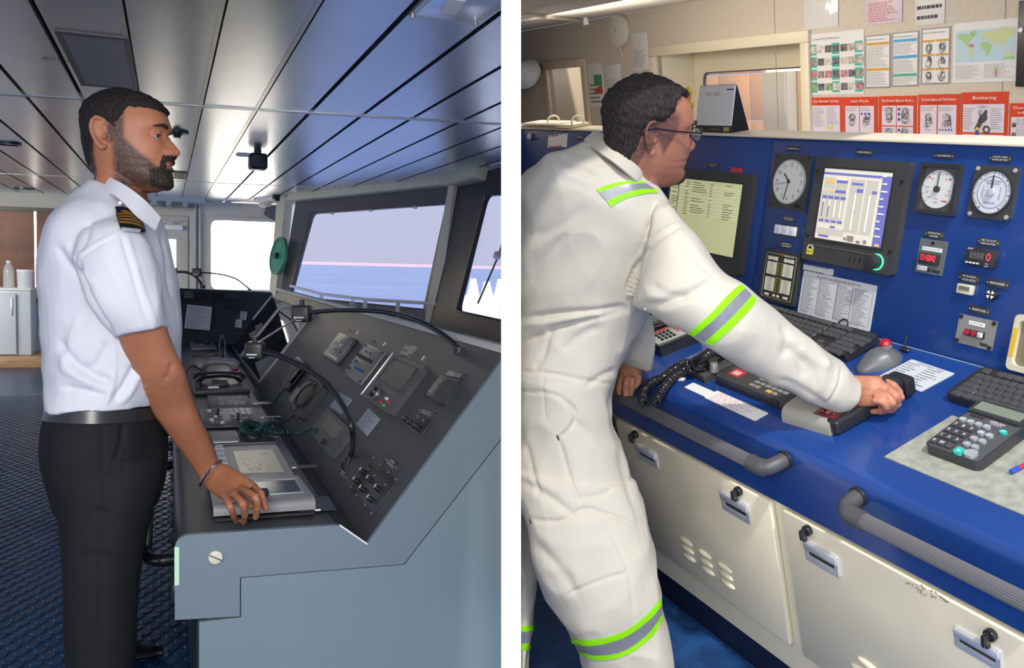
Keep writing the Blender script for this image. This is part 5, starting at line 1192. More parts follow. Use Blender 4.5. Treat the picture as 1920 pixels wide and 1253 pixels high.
# cabinet carcass, doors, kick
va, vb, vk = -.165, -.72, -.80
yk = AP.at(0, vk)[1]
b = B(); pf2 = [tuple(AP.at(0, va, -.012)[1:]), tuple(AP.at(0, vk+.10, -.012)[1:]), (YJ+.1, AP.at(0, vk+.1)[2]), (YJ+.1, ap1[2])]
A = [b.bm.verts.new((XD+.005, y, z)) for y, z in pf2]; C = [b.bm.verts.new((XE, y, z)) for y, z in pf2]
b.bm.faces.new(A); b.bm.faces.new(C[::-1])
for i in range(4): j = (i+1) % 4; b.bm.faces.new((A[i], C[i], C[j], A[j]))
ecr.part('carcass', b, m_cream, space='room', smooth=False)
zk = AP.at(0, vk+.1)[2]
b = B(); b.box(((XD+XE)/2+.01, 1.65, zk/2), (XE-XD-.02, .5, zk)); ecr.part('kick_plinth', b, m_navy, space='room')
# doors from their seen corners
def D_(k, *p): return [AP.uv(*q) for q in zq(k, *p)]
d1r = D_('m1', (978, 632), (1020, 950)); d1l = AP.uv(*zq('m1', (150, 260))[0])
dl, dr, dt, db = XD+.018, D_('m1', (980, 640))[0][0], va-.006, AP.uv(*zq('m2', (148, 1105))[0])[1]
dr2l = D_('m1', (1060, 685))[0][0]
def door(u0, u1, lab):
    c = ((u0+u1)/2, (dt+db)/2); o = ecr.part('door', B().box((0, 0, 0), (u1-u0, dt-db, .016), .003), m_cream, label=lab)
    o.matrix_basis = ecr.inv @ AP.frame(*c, 0, -.002); return o, AP.frame(*c, 0, -.002).inverted()
doorA, iA = door(dl, dr, 'cream door with nine slanted louvres')
doorB, iB = door(dr2l, XE-.02, 'cream door with a dark scuff mark near its top')
m_hd = mat('satin_chrome_handle', (.58, .60, .64), .32, metal=.45)
def dchild(o, inv, name, b, M, m, lab=None):
    b._x(b.bm.verts[:], inv @ M); c = link(name, b.mesh(name), None, o, m)
    if lab: c['label'] = lab
    return c
def handle(o, inv, k, q):
    fr, w, h = AP.quad(*zq(k, *q), rot=False); fr = fr @ T_(0, 0, .006)
    dchild(o, inv, 'recessed_handle', B().frame(w, h, (w*.1, h*.16), 0, .006, c=(0, 0), r=.004, r2=.006).box((0, h*.27, .006), (w*.98, h*.40, .010), .004), fr, m_hd)
    dchild(o, inv, 'recess', B().box((0, -h*.12, .001), (w*.82, h*.5, .002)), fr, blk)
    dchild(o, inv, 'lip', B().box((0, -h*.28, .003), (w*.8, h*.12, .006), .002), fr, m_hd)
def lock(o, inv, k, p):
    u, v = AP.uv(*zq(k, p)[0]); fr = AP.frame(u, v, 0, .006)
    dchild(o, inv, 'key_lock', B().cyl((0, 0, .006), .0125, .012, 20, bev=.002), fr, gb)
    dchild(o, inv, 'key_wing', B().box((0, -.004, .020), (.008, .026, .018), .003).sph((0, -.016, .018), .008, (1, 1, .8), 12, 8), fr, gb)
for o, i, k, q in ((doorA, iA, 'm1', ((205, 340), (328, 400), (340, 487), (222, 425))), (doorA, iA, 'm1', ((712, 622), (875, 698), (878, 800), (725, 735))), (doorB, iB, 'm2', ((248, 435), (458, 535), (465, 662), (260, 560))), (doorB, iB, 'm2', ((1195, 975), (1490, 1130), (1488, 1253), (1200, 1100)))): handle(o, i, k, q)
for o, i, k, p in ((doorA, iA, 'm1', (208, 288)), (doorA, iA, 'm1', (818, 620)), (doorB, iB, 'm2', (272, 372)), (doorB, iB, 'm2', (1428, 1025))): lock(o, i, k, p)
for x, y in ((500, 920), (510, 968), (520, 1015), (610, 995), (620, 1045), (630, 1093), (728, 1075), (735, 1120), (745, 1170)):
    u, v = AP.uv(*zq('m1', (x, y))[0]); fr = AP.frame(u, v, 0, .006)
    dchild(doorA, iA, 'louvre', B().sph((0, 0, .0), .5, (.062, .021, .016), 16, 8), fr, m_cream)
for x, y in ((640, 1222), (600, 1262)):
    u, v = AP.uv(*zq('m2', (x, y))[0]); dchild(doorB, iB, 'louvre', B().sph((0, 0, .0), .5, (.062, .021, .016), 16, 8), AP.frame(u, v, 0, .006), m_cream)
b = B(); rnd = random.Random(5)
for k in range(70):
    t_ = rnd.random(); x = 880+270*t_; y = 700+120*t_**1.1+rnd.uniform(-1, 1)*32*math.sin(math.pi*t_)+8; u, v = AP.uv(*zq('m2', (x, y))[0]); r = rnd.uniform(.0006, .0022)
    q = [(u+r*1.8*math.cos(a)*rnd.uniform(.6, 1.2), v+r*math.sin(a)) for a in (0, 1.3, 2.5, 3.8, 5)]
    vs_ = [b.bm.verts.new(AP.at(*p, .0068)) for p in q]; b.bm.faces.new(vs_)
bmesh.ops.transform(b.bm, matrix=iB, verts=b.bm.verts); link('scuff_mark', b.mesh('s', False), None, doorB, mat('scuff_grey', sr(160, 155, 130), .7))
# floor, wall and ceiling of the control room
m_floorR = mat('blue_vinyl_floor', sr(30, 68, 118), .45, vary=.25, vscale=14, bump=.4, bscale=60)
b = B(); b.box((-3.2, 1.1, -.02), (6.0, 4.4, .04))
flr = tag(link('floor_control_room', b.mesh('f', False), RR.W, None, m_floorR), kind='structure')
b = B(); rnd = random.Random(8)
for i in range(24):
    for k in range(18):
        x, y = -3.0+i*.075+(k % 2)*.037, .35+k*.066; b.ring((x, y, 0), .026, .004, .0015, 14)
tag(link('floor_ring', b.mesh('r', False), None, flr, m_floorR), kind='stuff')
YW = 3.2
WR = Surf(RR, (0, YW, 0), (1, 0, 0), (0, 0, 1))
cz = WR.uv(977, 60)[1]; ceilR = (WR.uv(977, 60)[1]+WR.uv(1310, 0)[1])/2
wr = lambda k, *p: [WR.uv(*q) for q in zq(k, *p)]
fo = wr('r1', (990, 360), (1030, 408)); fi = wr('r2', (290, 250), (250, 320))
# recess opening
hx0, hz1 = wr('r1', (1025, 405))[0]; hx1 = wr('r2', (255, 330))[0][0]; hz1 = (hz1+wr('r2', (240, 325))[0][1])/2
dx_ = wr('r1', (228, 510), (478, 492), (270, 900)); dwx0, dwx1, dwz = dx_[0][0], dx_[1][0], (dx_[0][1]+dx_[1][1])/2
wallb = holes_wall('w', -9.5, -1.9, 0, ceilR, [(hx0, hx1, .9, hz1), (dwx0, dwx1, 0, dwz)], .03, YW, m_wallR)
wl_ = tag(link('wall_control_room', wallb.mesh('w', False), RR.W, None, m_wallR), kind='structure')
for xx in (wr('r2', (48, 100))[0][0], wr('r2', (1745, 60))[0][0]):
    link('panel_joint', B().box((xx, YW-.0008, 1.6), (.004, .002, .9)).mesh('j', False), None, wl_, mat('joint_tan', sr(170, 156, 140), .7))  # tan lines along the wall panel joints
m_fr = mat('cream_window_frame', sr(228, 218, 190), .45)
rec = Thing('window_5', None, None, RR, T_(0, 0, 0), kind='structure')
def fb(x0, x1, z0, z1, y0, y1): return B().box(((x0+x1)/2, (y0+y1)/2, (z0+z1)/2), (x1-x0, y1-y0, z1-z0), .004)
ft = .055
rec.part('frame_top', fb(hx0-ft, hx1+ft, hz1, hz1+ft, YW-.02, YW), m_fr); rec.part('frame_left', fb(hx0-ft, hx0, .9, hz1, YW-.02, YW), m_fr); rec.part('frame_right', fb(hx1, hx1+ft, .9, hz1, YW-.02, YW), m_fr)
# depth of the recess: inner back corner seen at (1320,470) in r1
best = min(np.arange(.05, 1.2, .01), key=lambda d: abs(RR.hit(*zq('r1', (1320, 470))[0], (0, YW+d, 0), (0, 1, 0))[0]-hx0))
YB2 = YW+float(best)
rec.part('reveal_left', fb(hx0-.02, hx0, .9, hz1, YW, YB2), m_fr); rec.part('reveal_right', fb(hx1, hx1+.02, .9, hz1, YW, YB2), m_fr); rec.part('reveal_top', fb(hx0, hx1, hz1, hz1+.02, YW, YB2), m_fr); rec.part('reveal_bottom', fb(hx0, hx1, .9, .92, YW, YB2), m_fr)
WI = Surf(RR, (0, YB2, 0), (1, 0, 0), (0, 0, 1))
q = [WI.uv(*p) for p in zq('r1', (1375, 530), (1370, 900))]; q2 = [WI.uv(*p) for p in zq('r2', (60, 520), (10, 990))]
gx0, gz1 = q[0]; gx1 = hx1+.2
rec.part('inner_wall', wall_hole(B(), hx0-.02, gx1+.3, .85, hz1+.02, [(gx0, .7), (gx1, .7), (gx1, gz1), (gx0, gz1)], .05, 0, .02), m_fr, smooth=False).matrix_basis = Matrix.Translation((0, YB2, 0)) @ Matrix.Rotation(math.pi/2, 4, 'X')
rec.part('glass', B().box(((gx0+gx1)/2, YB2+.01, 1.1), (gx1-gx0+.05, .005, gz1-.7)), m_gls)
rec.part('gasket', B().tube([(gx0+.0, YB2-.005, .9), (gx0, YB2-.005, gz1-.05), (gx0+.015, YB2-.005, gz1-.013), (gx0+.05, YB2-.005, gz1), (gx1, YB2-.005, gz1)], .009, 8), mat('grey_gasket', (.10, .10, .10), .4))
# wood-coloured corridor wall beyond the glass and grey locker
m_or = mat('orange_wood_panel', sr(226, 168, 122), .5, vary=.05, vscale=3)
b = B(); wb_ = Thing('wall_corridor', None, None, RR, T_(0, 0, 0), kind='structure')
for i in range(16):
    x0 = hx0-1.9+i*.33
    for k in range(4): wb_.part('panel', B().box((x0+.165, YB2+.9, .75+k*.32+.16), (.322, .03, .312), .004), m_or)
c_ = RR.hit(*zq('r2', (140, 700))[0], (0, YB2+.6, 0), (0, 1, 0))
t = Thing('grey_locker', 'tall plain grey cabinet seen through the control room window', 'locker', RR, T_(c_[0], YB2+.6, .2))
t.part('body', B().box((0, 0, .75), (.22, .2, 1.16), .01), mat('grey_steel', sr(166, 160, 146), .5)); t.part('door', B().box((0, -.105, .75), (.2, .012, 1.1), .004), mat('grey_steel', sr(166, 160, 146), .5)); t.part('post', B().box((.16, 0, .75), (.08, .06, 1.2), .005), mat('gold_wood', sr(206, 160, 100), .5))
c_ = RR.hit(*zq('r2', (120, 515))[0], (0, YB2+.4, 0), (0, 1, 0))
t = Thing('corridor_lamp', 'long lit warm tube lamp above the corridor beyond the window', 'lamp', RR, T_(c_[0]+.0, YB2+.4, c_[2]))
t.part('tube', B().cyl((0, 0, 0), .008, .30, 12, axis='x'), mat('warm_tube', (1, .8, .5), .5, emit=2)); t.part('bracket', B().box((0, .02, .04), (.34, .05, .05), .005), m_fr)
# door opening at the far left
dw = Thing('door_2', None, None, RR, T_(0, 0, 0), kind='structure')
dw.part('frame_top', fb(dwx0-.055, dwx1+.055, dwz, dwz+.055, YW-.02, YW), mat('tan_frame', sr(214, 196, 168), .5)); dw.part('frame_left', fb(dwx0-.055, dwx0, 0, dwz, YW-.02, YW), mat('tan_frame', sr(214, 196, 168), .5)); dw.part('frame_right', fb(dwx1, dwx1+.055, 0, dwz, YW-.02, YW), mat('tan_frame', sr(214, 196, 168), .5))
dw.part('leaf', fb(dwx0-.1, dwx1+.1, 0, dwz+.1, YW+.35, YW+.38), mat('taupe_door', sr(170, 154, 130), .55)); dw.part('reveal', fb(dwx1, dwx1+.02, 0, dwz, YW, YW+.36), mat('tan_frame', sr(214, 196, 168), .5)); dw.part('reveal', fb(dwx0-.02, dwx0, 0, dwz, YW, YW+.36), mat('tan_frame', sr(214, 196, 168), .5))
# ceiling boards run along the wall
m_cR = mat('cream_ceiling_board', sr(214, 204, 190), .5)
cR = tag(link('ceiling_control_room', B().box((-4.6, 1.2, ceilR+.05), (6.2, 4.2, .02)).mesh('c', False), RR.W, None, mat('ceiling_backing', sr(120, 112, 100), .7)), kind='structure')  # darker backing slab above the ceiling boards
CR = Surf(RR, (0, 0, ceilR), (1, 0, 0), (0, -1, 0))
yl = [CR.uv(*p)[1] for p in zq('r1', (30, 85), (30, 172))]; yl = [-v for v in yl]
ys_ = [YW-.01, yl[1], yl[0]]; st = yl[1]-yl[0]
while ys_[-1] > 1.2: ys_.append(ys_[-1]-st)
for i in range(len(ys_)-1):
    b = B(); b.box((-4.6, (ys_[i]+ys_[i+1])/2, ceilR+.012), (6.1, ys_[i]-ys_[i+1]-.014, .024), .003); link('ceiling_board', b.mesh('b'), None, cR, m_cR)
q = [CR.at(*CR.uv(*p), .008) for p in zq('r1', (35, 92), (480, 142))]
t = Thing('ceiling_pipe', 'thin white conduit running under the control room ceiling', 'pipe', RR, T_(0, 0, 0)); t.part('conduit', B().tube([tuple(p) for p in q], .006, 8), m_fr, space='room')
q = CR.at(*CR.uv(*zq('r1', (500, 130))[0]), .0); t.part('sensor', B().cyl((q[0], q[1], q[2]-.02), .018, .04, 14, r2=.012), white_paint, space='room')
# ------------------------------------------------------------------ instruments on the blue panel
def Q4(k, a, b_, c, d): return zq(k, a, b_, c, d)
m_gbz = mat('grey_black_bezel', sr(62, 62, 62), .42)
m_np = mat('dark_nameplate', (.035, .037, .04), .4)
def pplate(k, x0, y0, x1, y1, *txt):
    sl = .062                                  # plates follow the panel's long axis
    P = zq(k, (x0, y0), (x1, y0+(x1-x0)*.09), (x1-2, y1), (x0-4, y1-(x1-x0)*.09))
    fr, w, h = PN.quad(*P); M = ecr.inv @ fr
    b = B().box((0, 0, .0015), (w, h, .003), .0008); b._x(b.bm.verts[:], M)
    o = ecr.part('nameplate', b, m_np, label='dark nameplate reading '+' '.join(txt))
    b = B(); n = len(txt)
    for i, s_ in enumerate(txt): b.text(s_, h*(.42 if n == 1 else .34), (0, (.5*(n-1)-i)*h*.42), .0034, wfit=w*.66 if len(s_) > 8 else w*.45)
    for sx in (-1, 1): b.cyl((sx*w*.43, 0, .0034), h*.06, .0012, 8)
    b._x(b.bm.verts[:], M); link('lettering', b.mesh('l', False), None, o, mat('bright_lettering', (.85, .85, .85), .6))
def inst(name, lab, cat, k, q, S=PN, group=None, rot=False, lift=0):
    fr, w, h = S.quad(*zq(k, *q), rot=rot); return Thing(name, lab, cat, RR, fr @ T_(0, 0, lift), group), w, h
pplate('r3', 1443, 72, 1580, 128, 'MASTER CLOCK')
pplate('r3', 1403, 760, 1525, 815, 'GENERAL ALARM', 'BZ. LAMPS')
pplate('r3', 1378, 1012, 1500, 1078, 'M/E & M/E SHD -', 'ALARM MONITOR')
pplate('r3', 668, 237, 775, 288, 'MAIN SWBD', 'MONITOR')
pplate('r4', 400, 92, 545, 150, 'M/E ROP-4 MONITOR')
pplate('r4', 1082, 120, 1255, 182, 'M/E R.P.M INDICATOR')
pplate('r4', 1560, 135, 1755, 212, 'RUDDER ANGLE', 'INDICATOR')
pplate('r4', 998, 800, 1165, 876, 'M/E REVOLUTION', 'COUNTER')
pplate('r4', 1460, 862, 1652, 945, 'M/E T/C R.P.M', 'INDICATOR')
pplate('r6', 535, 415, 710, 500, 'M/E RUNNING', 'HOUR METER')
pplate('r6', 765, 460, 955, 545, 'BNWAS BUZZER')
pplate('r6', 615, 682, 795, 768, 'C/R SWITCH PANEL')
def screws(t, w, h, m, fx=.44, fy=.45, r=.0035, z=.0):
    for sx, sy in ((-1, 1), (1, 1), (-1, -1), (1, -1)): t.part('screw', B().cyl((sx*w*fx, sy*h*fy, z), r, .003, 12), m)
# clock
t, w, h = inst('wall_clock', 'round white faced clock in a square grey plate on the blue panel', 'clock', 'r3', ((1325, 145), (1688, 165), (1640, 715), (1285, 675)))
t.part('plate', B().rrect((0, 0), w, h, 0, .006, .003), m_gbz); rr = min(w*.43, h*.43)
t.part('rim', B().ring((0, .0, .006), rr, .004, .004, 48), mat('light_grey_rim', (.4, .4, .4), .3)); t.part('dial', B().cyl((0, 0, .007), rr-.003, .003, 48), mat('white_dial', sr(214, 216, 212), .4))
b = B()
for i in range(12): a = R_(90-30*(i+1)); b.text(str(i+1), rr*.27, (rr*.76*math.cos(a), rr*.76*math.sin(a)), .0088)
t.part('numerals', b, mat('ink', (.08, .08, .10), .8), smooth=False)
def hand(a, L, wd, z, m, tail=.15): return B().box((L*(1-tail)/2, 0, z), (L*(1+tail), wd, .0008), rot=None, M=Matrix.Rotation(R_(a), 4, 'Z'))
t.part('hour_hand', hand(90-316, rr*.5, .004, .0095, 0), blk); t.part('minute_hand', hand(90-192, rr*.85, .0026, .0105, 0), blk); t.part('second_hand', hand(90-258, rr*.85, .001, .0112, 0), blk)
t.part('hub', B().cyl((0, 0, .010), .004, .004, 14), blk); screws(t, w, h, blk, z=.007)
t.part('setting_knob', B().cyl((w*.32, -h*.41, .010), .005, .010, 12), blk)
# three white lamp buttons
t, w, h = inst('lamp_buttons', 'row of three lit white square buttons under the clock', 'buttons', 'r3', ((1332, 830), (1562, 858), (1556, 970), (1327, 937)))
t.part('frame', B().rrect((0, 0), w, h, 0, .006, .002), m_gbz)
for k in range(3):
    o = t.part('button', B().box(((k-1)*w*.31, 0, .0075), (w*.29, h*.8, .006), .001), mat('lit_white_key', sr(226, 230, 238), .4))
    b = B(); b.text(('GENERAL', 'FIRE', 'CO2')[k], .0035, ((k-1)*w*.31, .0), .0108); b.text('ALARM', .0035, ((k-1)*w*.31, -.005), .0108); link('lettering', b.mesh('l', False), None, o, mat('ink', (.08, .08, .10), .8))
# alarm annunciator
t, w, h = inst('alarm_annunciator', 'tall black alarm panel with cream legend windows left of the laminated sheet', 'control panel', 'r5', ((250, 165), (657, 217), (610, 855), (200, 750)))
t.part('housing', B().rrect((0, 0), w, h, 0, .016, .003), m_bez)
t.part('outline', B().frame(w*.86, h*.86, .0012, .016, .0166, r=.006), mat('gold_line', sr(170, 168, 130), .5))
m_leg = mat('cream_legend', sr(208, 206, 186), .5); olv = mat('olive_lamp', sr(112, 112, 60), .4)
for sx, yy0 in ((-1, 0), (1, .0)):
    for y, hh in ((.33, .07), (.14, .24), (-.17, .26)):
        o = t.part('legend', B().box((sx*w*.23, h*y, .0168), (w*.27, h*hh, .0015)), m_leg); b = B(); rnd = random.Random(int(100*(y+1)))
        n = max(2, int(hh*40))
        for i in range(n): yv = h*y+h*hh*(.42-.84*i/(n-1)); l = w*rnd.uniform(.08, .2); b.rectf(sx*w*.23-l/2, yv-.0005, sx*w*.23+l/2, yv+.0005, .0177)
        link('print', b.mesh('p', False), None, o, mat('ink', (.08, .08, .10), .8))
    for i in range(11):
        y = .25-.052*i-(.03 if i > 4 else 0); t.part('lamp', B().box((sx*w*.055, h*y, .017), (w*.06, h*.035, .002)), olv)
for x in (-.27, -.06, .06, .27): t.part('button', B().box((w*x, -h*.375, .0175), (w*(.12 if abs(x) > .1 else .06), h*.045, .003), .0008), m_leg)
o = t.part('badge', B().box((w*.02, h*.42, .0168), (w*.05, h*.04, .0015)), mat('red_badge', sr(190, 50, 40), .5)); t.part('lettering', B().text('NORCON', .007, (w*.22, h*.41), .0165, wfit=w*.27), mat('bright_lettering', (.85, .85, .85), .6), smooth=False)
# left monitors
def crt(name, lab, q, k, seed, scr, sq, wells=True):
    t, w, h = inst(name, lab, 'monitor', k, q)
    t.part('housing', B().rrect((0, 0), w, h, 0, .022, .006), m_gbz)
    fr, sw, sh = PN.quad(*zq(k, *sq)); c = (t.fr.inverted() @ fr).to_translation()
    t.part('bezel_step', B().frame(sw+.012, sh+.012, .006, .022, .0245, c=(c.x, c.y), r=.002), m_bez)
    t.part('screen', B().box((c.x, c.y, .0225), (sw, sh, .002)), scr); return t, w, h, c, sw, sh
m_gscr = mat('yellow_green_screen', sr(188, 192, 142), .35, emit=.55, ecol=sr(188, 192, 142))
t, w, h, c, sw, sh = crt('monitor', 'monitor with a yellow green list screen beside the engineer\'s face', ((335, 283), (1137, 352), (1056, 1330), (262, 1195)), 'r3', 1, m_gscr, ((350, 380), (1046, 458), (985, 1162), (300, 1035)))
b = B(); rnd = random.Random(3)
for i in range(15):
    y = c.y+sh*(.46-.033*i)
    for x0, x1 in ((-.47, -.36), (-.27, -.2), (-.17, .04), (.08, .12), (.28, .42)):
        if rnd.random() < .85: xx = c.x+sw*x0; b.rectf(xx, y-.0012, xx+sw*(x1-x0)*rnd.uniform(.5, 1), y+.0008, .0238)
t.part('print', b, mat('list_text', sr(96, 100, 70), .6), smooth=False)
b = B()
for i in range(9): b.rectf(c.x-sw*.48, c.y+sh*(.405-.05*i), c.x+sw*.48, c.y+sh*(.42-.05*i), .0236)
t.part('row_shade', b, mat('pale_row', sr(206, 206, 170), .6, emit=.5, ecol=sr(206, 206, 170)), smooth=False)
b = B(); b.rectf(c.x-sw*.375, c.y-sh*.02, c.x-sw*.365, c.y+sh*.42, .0238); b.rectf(c.x-sw*.48, c.y+sh*.435, c.x-sw*.4, c.y+sh*.44, .0238); t.part('red_line', b, mat('red_text', sr(190, 90, 70), .6), smooth=False)
t.part('led', B().cyl((c.x+sw*.35, h*.46, .023), .004, .003, 10), blk)
t2, w2, h2, c2, sw2, sh2 = crt('monitor', 'monitor mostly hidden behind the engineer\'s head and shoulder', ((-640, 235), (240, 290), (176, 1180), (-700, 1040)), 'r3', 2, m_gscr, ((-560, 320), (192, 385), (150, 1020), (-610, 900)))
t, w, h = inst('sticky_note', 'small red sticky note above the yellow green monitor', 'note', 'r3', ((890, 282), (1003, 290), (1003, 335), (892, 328))); t.part('sheet', B().box((0, 0, .0008), (w, h, .001)), mat('red_note', sr(206, 60, 84), .7))
# main process monitor
t, w, h, c, sw, sh = crt('process_monitor', 'large square process monitor with pale screen and purple side menu, right of the clock', ((75, 165), (885, 210), (775, 1195), (-5, 1055)), 'r4', 3, mat('pale_screen', sr(206, 202, 186), .35, emit=.5, ecol=sr(206, 202, 186)), ((162, 262), (757, 305), (685, 958), (105, 865)))
pu = mat('purple_screen', sr(108, 108, 176), .4, emit=.4, ecol=sr(108, 108, 176)); gy = mat('grey_print', sr(150, 146, 140), .5); whs = mat('white_screen', sr(240, 238, 220), .5, emit=.6, ecol=sr(240, 238, 220)); orr = mat('orange_box', sr(236, 178, 110), .5, emit=.4, ecol=sr(236, 178, 110))
def sbar(m, name, *rs):
    b = B()
    for x0, y0, x1, y1 in rs: b.rectf(c.x+sw*(x0-.5), c.y+sh*(.5-y1), c.x+sw*(x1-.5), c.y+sh*(.5-y0), zz[0])
    zz[0] += .00025; t.part(name, b, m, smooth=False)
zz = [.0238]
sbar(pu, 'title_bar', (0, .05, .86, .085)); sbar(pu, 'menu', (.87, .05, 1, 1)); 
sbar(mat('light_box', sr(190, 186, 174), .5, emit=.35, ecol=sr(190, 186, 174)), 'box', (.03, .12, .2, .28), (.21, .12, .39, .28), (.43, .12, .64, .86), (.66, .12, .83, .86), (.02, .30, .39, .72), (.02, .84, .44, .93))
sbar(gy, 'box_lines', *[(.87, .1+.09*i, 1, .104+.09*i) for i in range(1, 10)], (.64, .95, .70, .99), (.50, .9, .60, .98), (.74, .93, .79, .98), (.45, .93, .49, .97))
sbar(orr, 'orange_label', (.04, .15, .19, .20), (.12, .29, .18, .33), (.91, .955, .97, .99))
sbar(pu, 'value_box', *[(.03+.095*i, .38, .11+.095*i, .42) for i in range(4)], *[(.03+.095*i, .72, .11+.095*i, .755) for i in range(4)], (.22, .155, .39, .19), (.22, .29, .38, .33), (.45, .17, .62, .20), (.54, .25, .63, .30), (.76, .26, .83, .30), (.22, .80, .30, .83), (.06, .94, .22, .97), (.13, .07, .2, .08))
sbar(whs, 'gauge', *[(.06+.09*i, .44, .072+.09*i, .68) for i in range(4)], (.52, .32, .535, .82), (.73, .32, .745, .82), (.22, .13, .37, .145))
sbar(mat('navy_bar', sr(60, 60, 130), .5), 'gauge_fill', (.06, .47, .072, .68), (.15, .52, .162, .68), (.545, .57, .56, .575))
sbar(mat('ink', (.08, .08, .10), .8), 'ticks', *[(.50, .33+.055*i, .51, .332+.055*i) for i in range(10)], *[(.71, .33+.055*i, .72, .332+.055*i) for i in range(10)], (.49, .56, .57, .562))
b = B()
for i in range(9): b.rectf(c.x+sw*.385, c.y+sh*(.44-.1*i), c.x+sw*(.43+.02*(i % 3)), c.y+sh*(.455-.1*i), zz[0])
t.part('menu_text', b, whs, smooth=False)
t.part('groove', B().box((0, -h*.345, .0225), (w*.9, .0015, .002)), mat('groove_grey', (.14, .14, .14), .4))
t.part('knob', B().cyl((w*.33, -h*.40, .034), .020, .026, 32, r2=.018, bev=.002), m_bez); t.part('green_ring', B().ring((w*.345, -h*.40, .0225), .0215, .003, .003, 40), mat('green_glow', (.1, .9, .4), .4, emit=1.0))
for k in range(3): t.part('slot', B().box((w*(.06+.055*k), -h*.415, .0225), (.004, .014, .002)), m_dark)
o = t.part('approval_badge', B().rrect((-w*.41, -h*.415), .024, .016, .022, .0232, .002), mat('yellow_badge', sr(222, 210, 40), .5)); b = B().ring((-w*.41, -h*.415+.008, .0222), .012, .003, .001, 24); link('arch', b.mesh('a'), None, o, mat('white_key', (.8, .8, .78), .4)); link('lettering', B().text('MET-E', .007, (-w*.41, -h*.415), .0236).mesh('l', False), None, o, mat('ink', (.08, .08, .10), .8))
for sx, sy in ((-.46, .36), (.46, .33), (-.46, -.26), (.46, -.29)): t.part('screw', B().cyl((w*sx, h*sy, .023), .005, .004, 12), blk)
# rpm gauge
def gauge(t, c0, r, ticks, m_dial, needle, m_needle=None):
    t.part('dial', B().cyl((c0[0], c0[1], .0085), r, .004, 56), m_dial)
    b = B()
    for i in range(ticks+1):
        a = R_(225-270*i/ticks)*1.0 if needle[1] else R_(235-290*i/ticks); r0 = r*(.86 if i % 5 == 0 else .91)
        b.box(((r0+r*.97)/2, 0, .0108), (r*.97-r0, .0008 if i % 5 else .0016, .0004), M=Matrix.Translation((c0[0], c0[1], 0)) @ Matrix.Rotation(a, 4, 'Z'))
    t.part('ticks', b, mat('ink', (.08, .08, .10), .8), smooth=False)
t, w, h = inst('rpm_gauge', 'square black framed round rpm gauge with glass, left of the rudder indicator', 'gauge', 'r4', ((990, 212), (1336, 230), (1276, 682), (935, 645)))
t.part('housing', B().frame(w, h, .009, 0, .018, r=.003), m_bez); t.part('backing', B().box((0, 0, .003), (w-.01, h-.01, .006)), mat('grey_backing', sr(78, 80, 78), .3, spec=.8))
r = min(w, h)*.41; gauge(t, (.0, 0), r, 50, mat('white_dial', sr(214, 216, 212), .4), (90, 1))
t.part('needle', B().box((0, r*.38, .014), (.003, r*1.0, .001)), mat('grey_needle', (.12, .12, .12), .4)); t.part('hub', B().cyl((0, 0, .014), r*.17, .006, 24), m_gbz)
b = B(); red = B()
for s_, a, bb in (('50', 130, b), ('100', 175, b), ('120', 195, b), ('150', 222, b), ('50', 50, red), ('100', -5, red), ('120', -25, red)): bb.text(s_, r*.17, (r*.68*math.cos(R_(a)), r*.68*math.sin(R_(a))), .0108)
b.text('min', r*.17, (0, -r*.5), .0108); b.text('rpm', r*.17, (0, -r*.68), .0108); red.box((r*.5, -r*.6, .0108), (r*.3, r*.08, .0003)); red.box((-r*.62, r*.6, .0108), (r*.12, r*.1, .0003)); red.box((r*.64, r*.56, .0108), (r*.12, r*.1, .0003))
t.part('numerals', b, mat('ink', (.08, .08, .10), .8), smooth=False); t.part('red_marks', red, mat('red_text', sr(190, 60, 60), .6), smooth=False)
t, w, h = inst('rudder_indicator', 'round rudder angle gauge in a grey square plate at the right edge', 'gauge', 'r4', ((1440, 230), (1826, 245), (1766, 718), (1386, 688)))
t.part('plate', B().rrect((0, 0), w, h, 0, .008, .008), m_gbz); r = min(w, h)*.44; t.part('rim', B().ring((0, 0, .008), r+.003, .004, .004, 56), m_bez); gauge(t, (0, 0), r, 60, mat('pale_grey_dial', sr(206, 208, 214), .4), (90, 0))
t.part('inner_line', B().ring((0, 0, .0105), r*.76, .0012, .0004, 48), mat('ink', (.08, .08, .10), .8)); t.part('needle', B().box((0, r*.4, .0135), (.0028, r*.8, .001)), blk); t.part('hub', B().cyl((0, 0, .014), r*.19, .008, 28, bev=.001), mat('light_grey_hub', (.45, .47, .5), .35))
b = B(); red = B()
for i, s_ in enumerate(('45', '40', '35', '30', '25', '20', '15', '10', '5', '0')): a = R_(235-16.1*i); red.text(s_, r*.12, (r*.88*math.cos(a), r*.88*math.sin(a)), .0118) if 0 < i < 6 else b.text(s_, r*.12, (r*.88*math.cos(a), r*.88*math.sin(a)), .0118)
for i, s_ in enumerate(('5', '10', '15', '20', '25', '30', '35', '40', '45')): a = R_(90-16.1*(i+1)); b.text(s_, r*.12, (r*.88*math.cos(a), r*.88*math.sin(a)), .0118)
for i, ch in enumerate('PORT'): b.text(ch, r*.15, (-r*.45, r*(.22-.16*i)), .0118)
for i, ch in enumerate('STBD'): b.text(ch, r*.15, (r*.45, r*(.22-.16*i)), .0118)
b.text('RUDDER ANGLE', r*.12, (0, r*.52), .0118); b.text('INDICATOR', r*.12, (0, r*.4), .0118)
t.part('numerals', b, mat('ink', (.08, .08, .10), .8), smooth=False); t.part('red_marks', red, mat('red_text', sr(190, 60, 60), .6), smooth=False); t.part('maker_mark', B().text('PARASOL', r*.14, (0, -r*.5), .0118), mat('blue_mark', sr(70, 80, 150), .5), smooth=False)
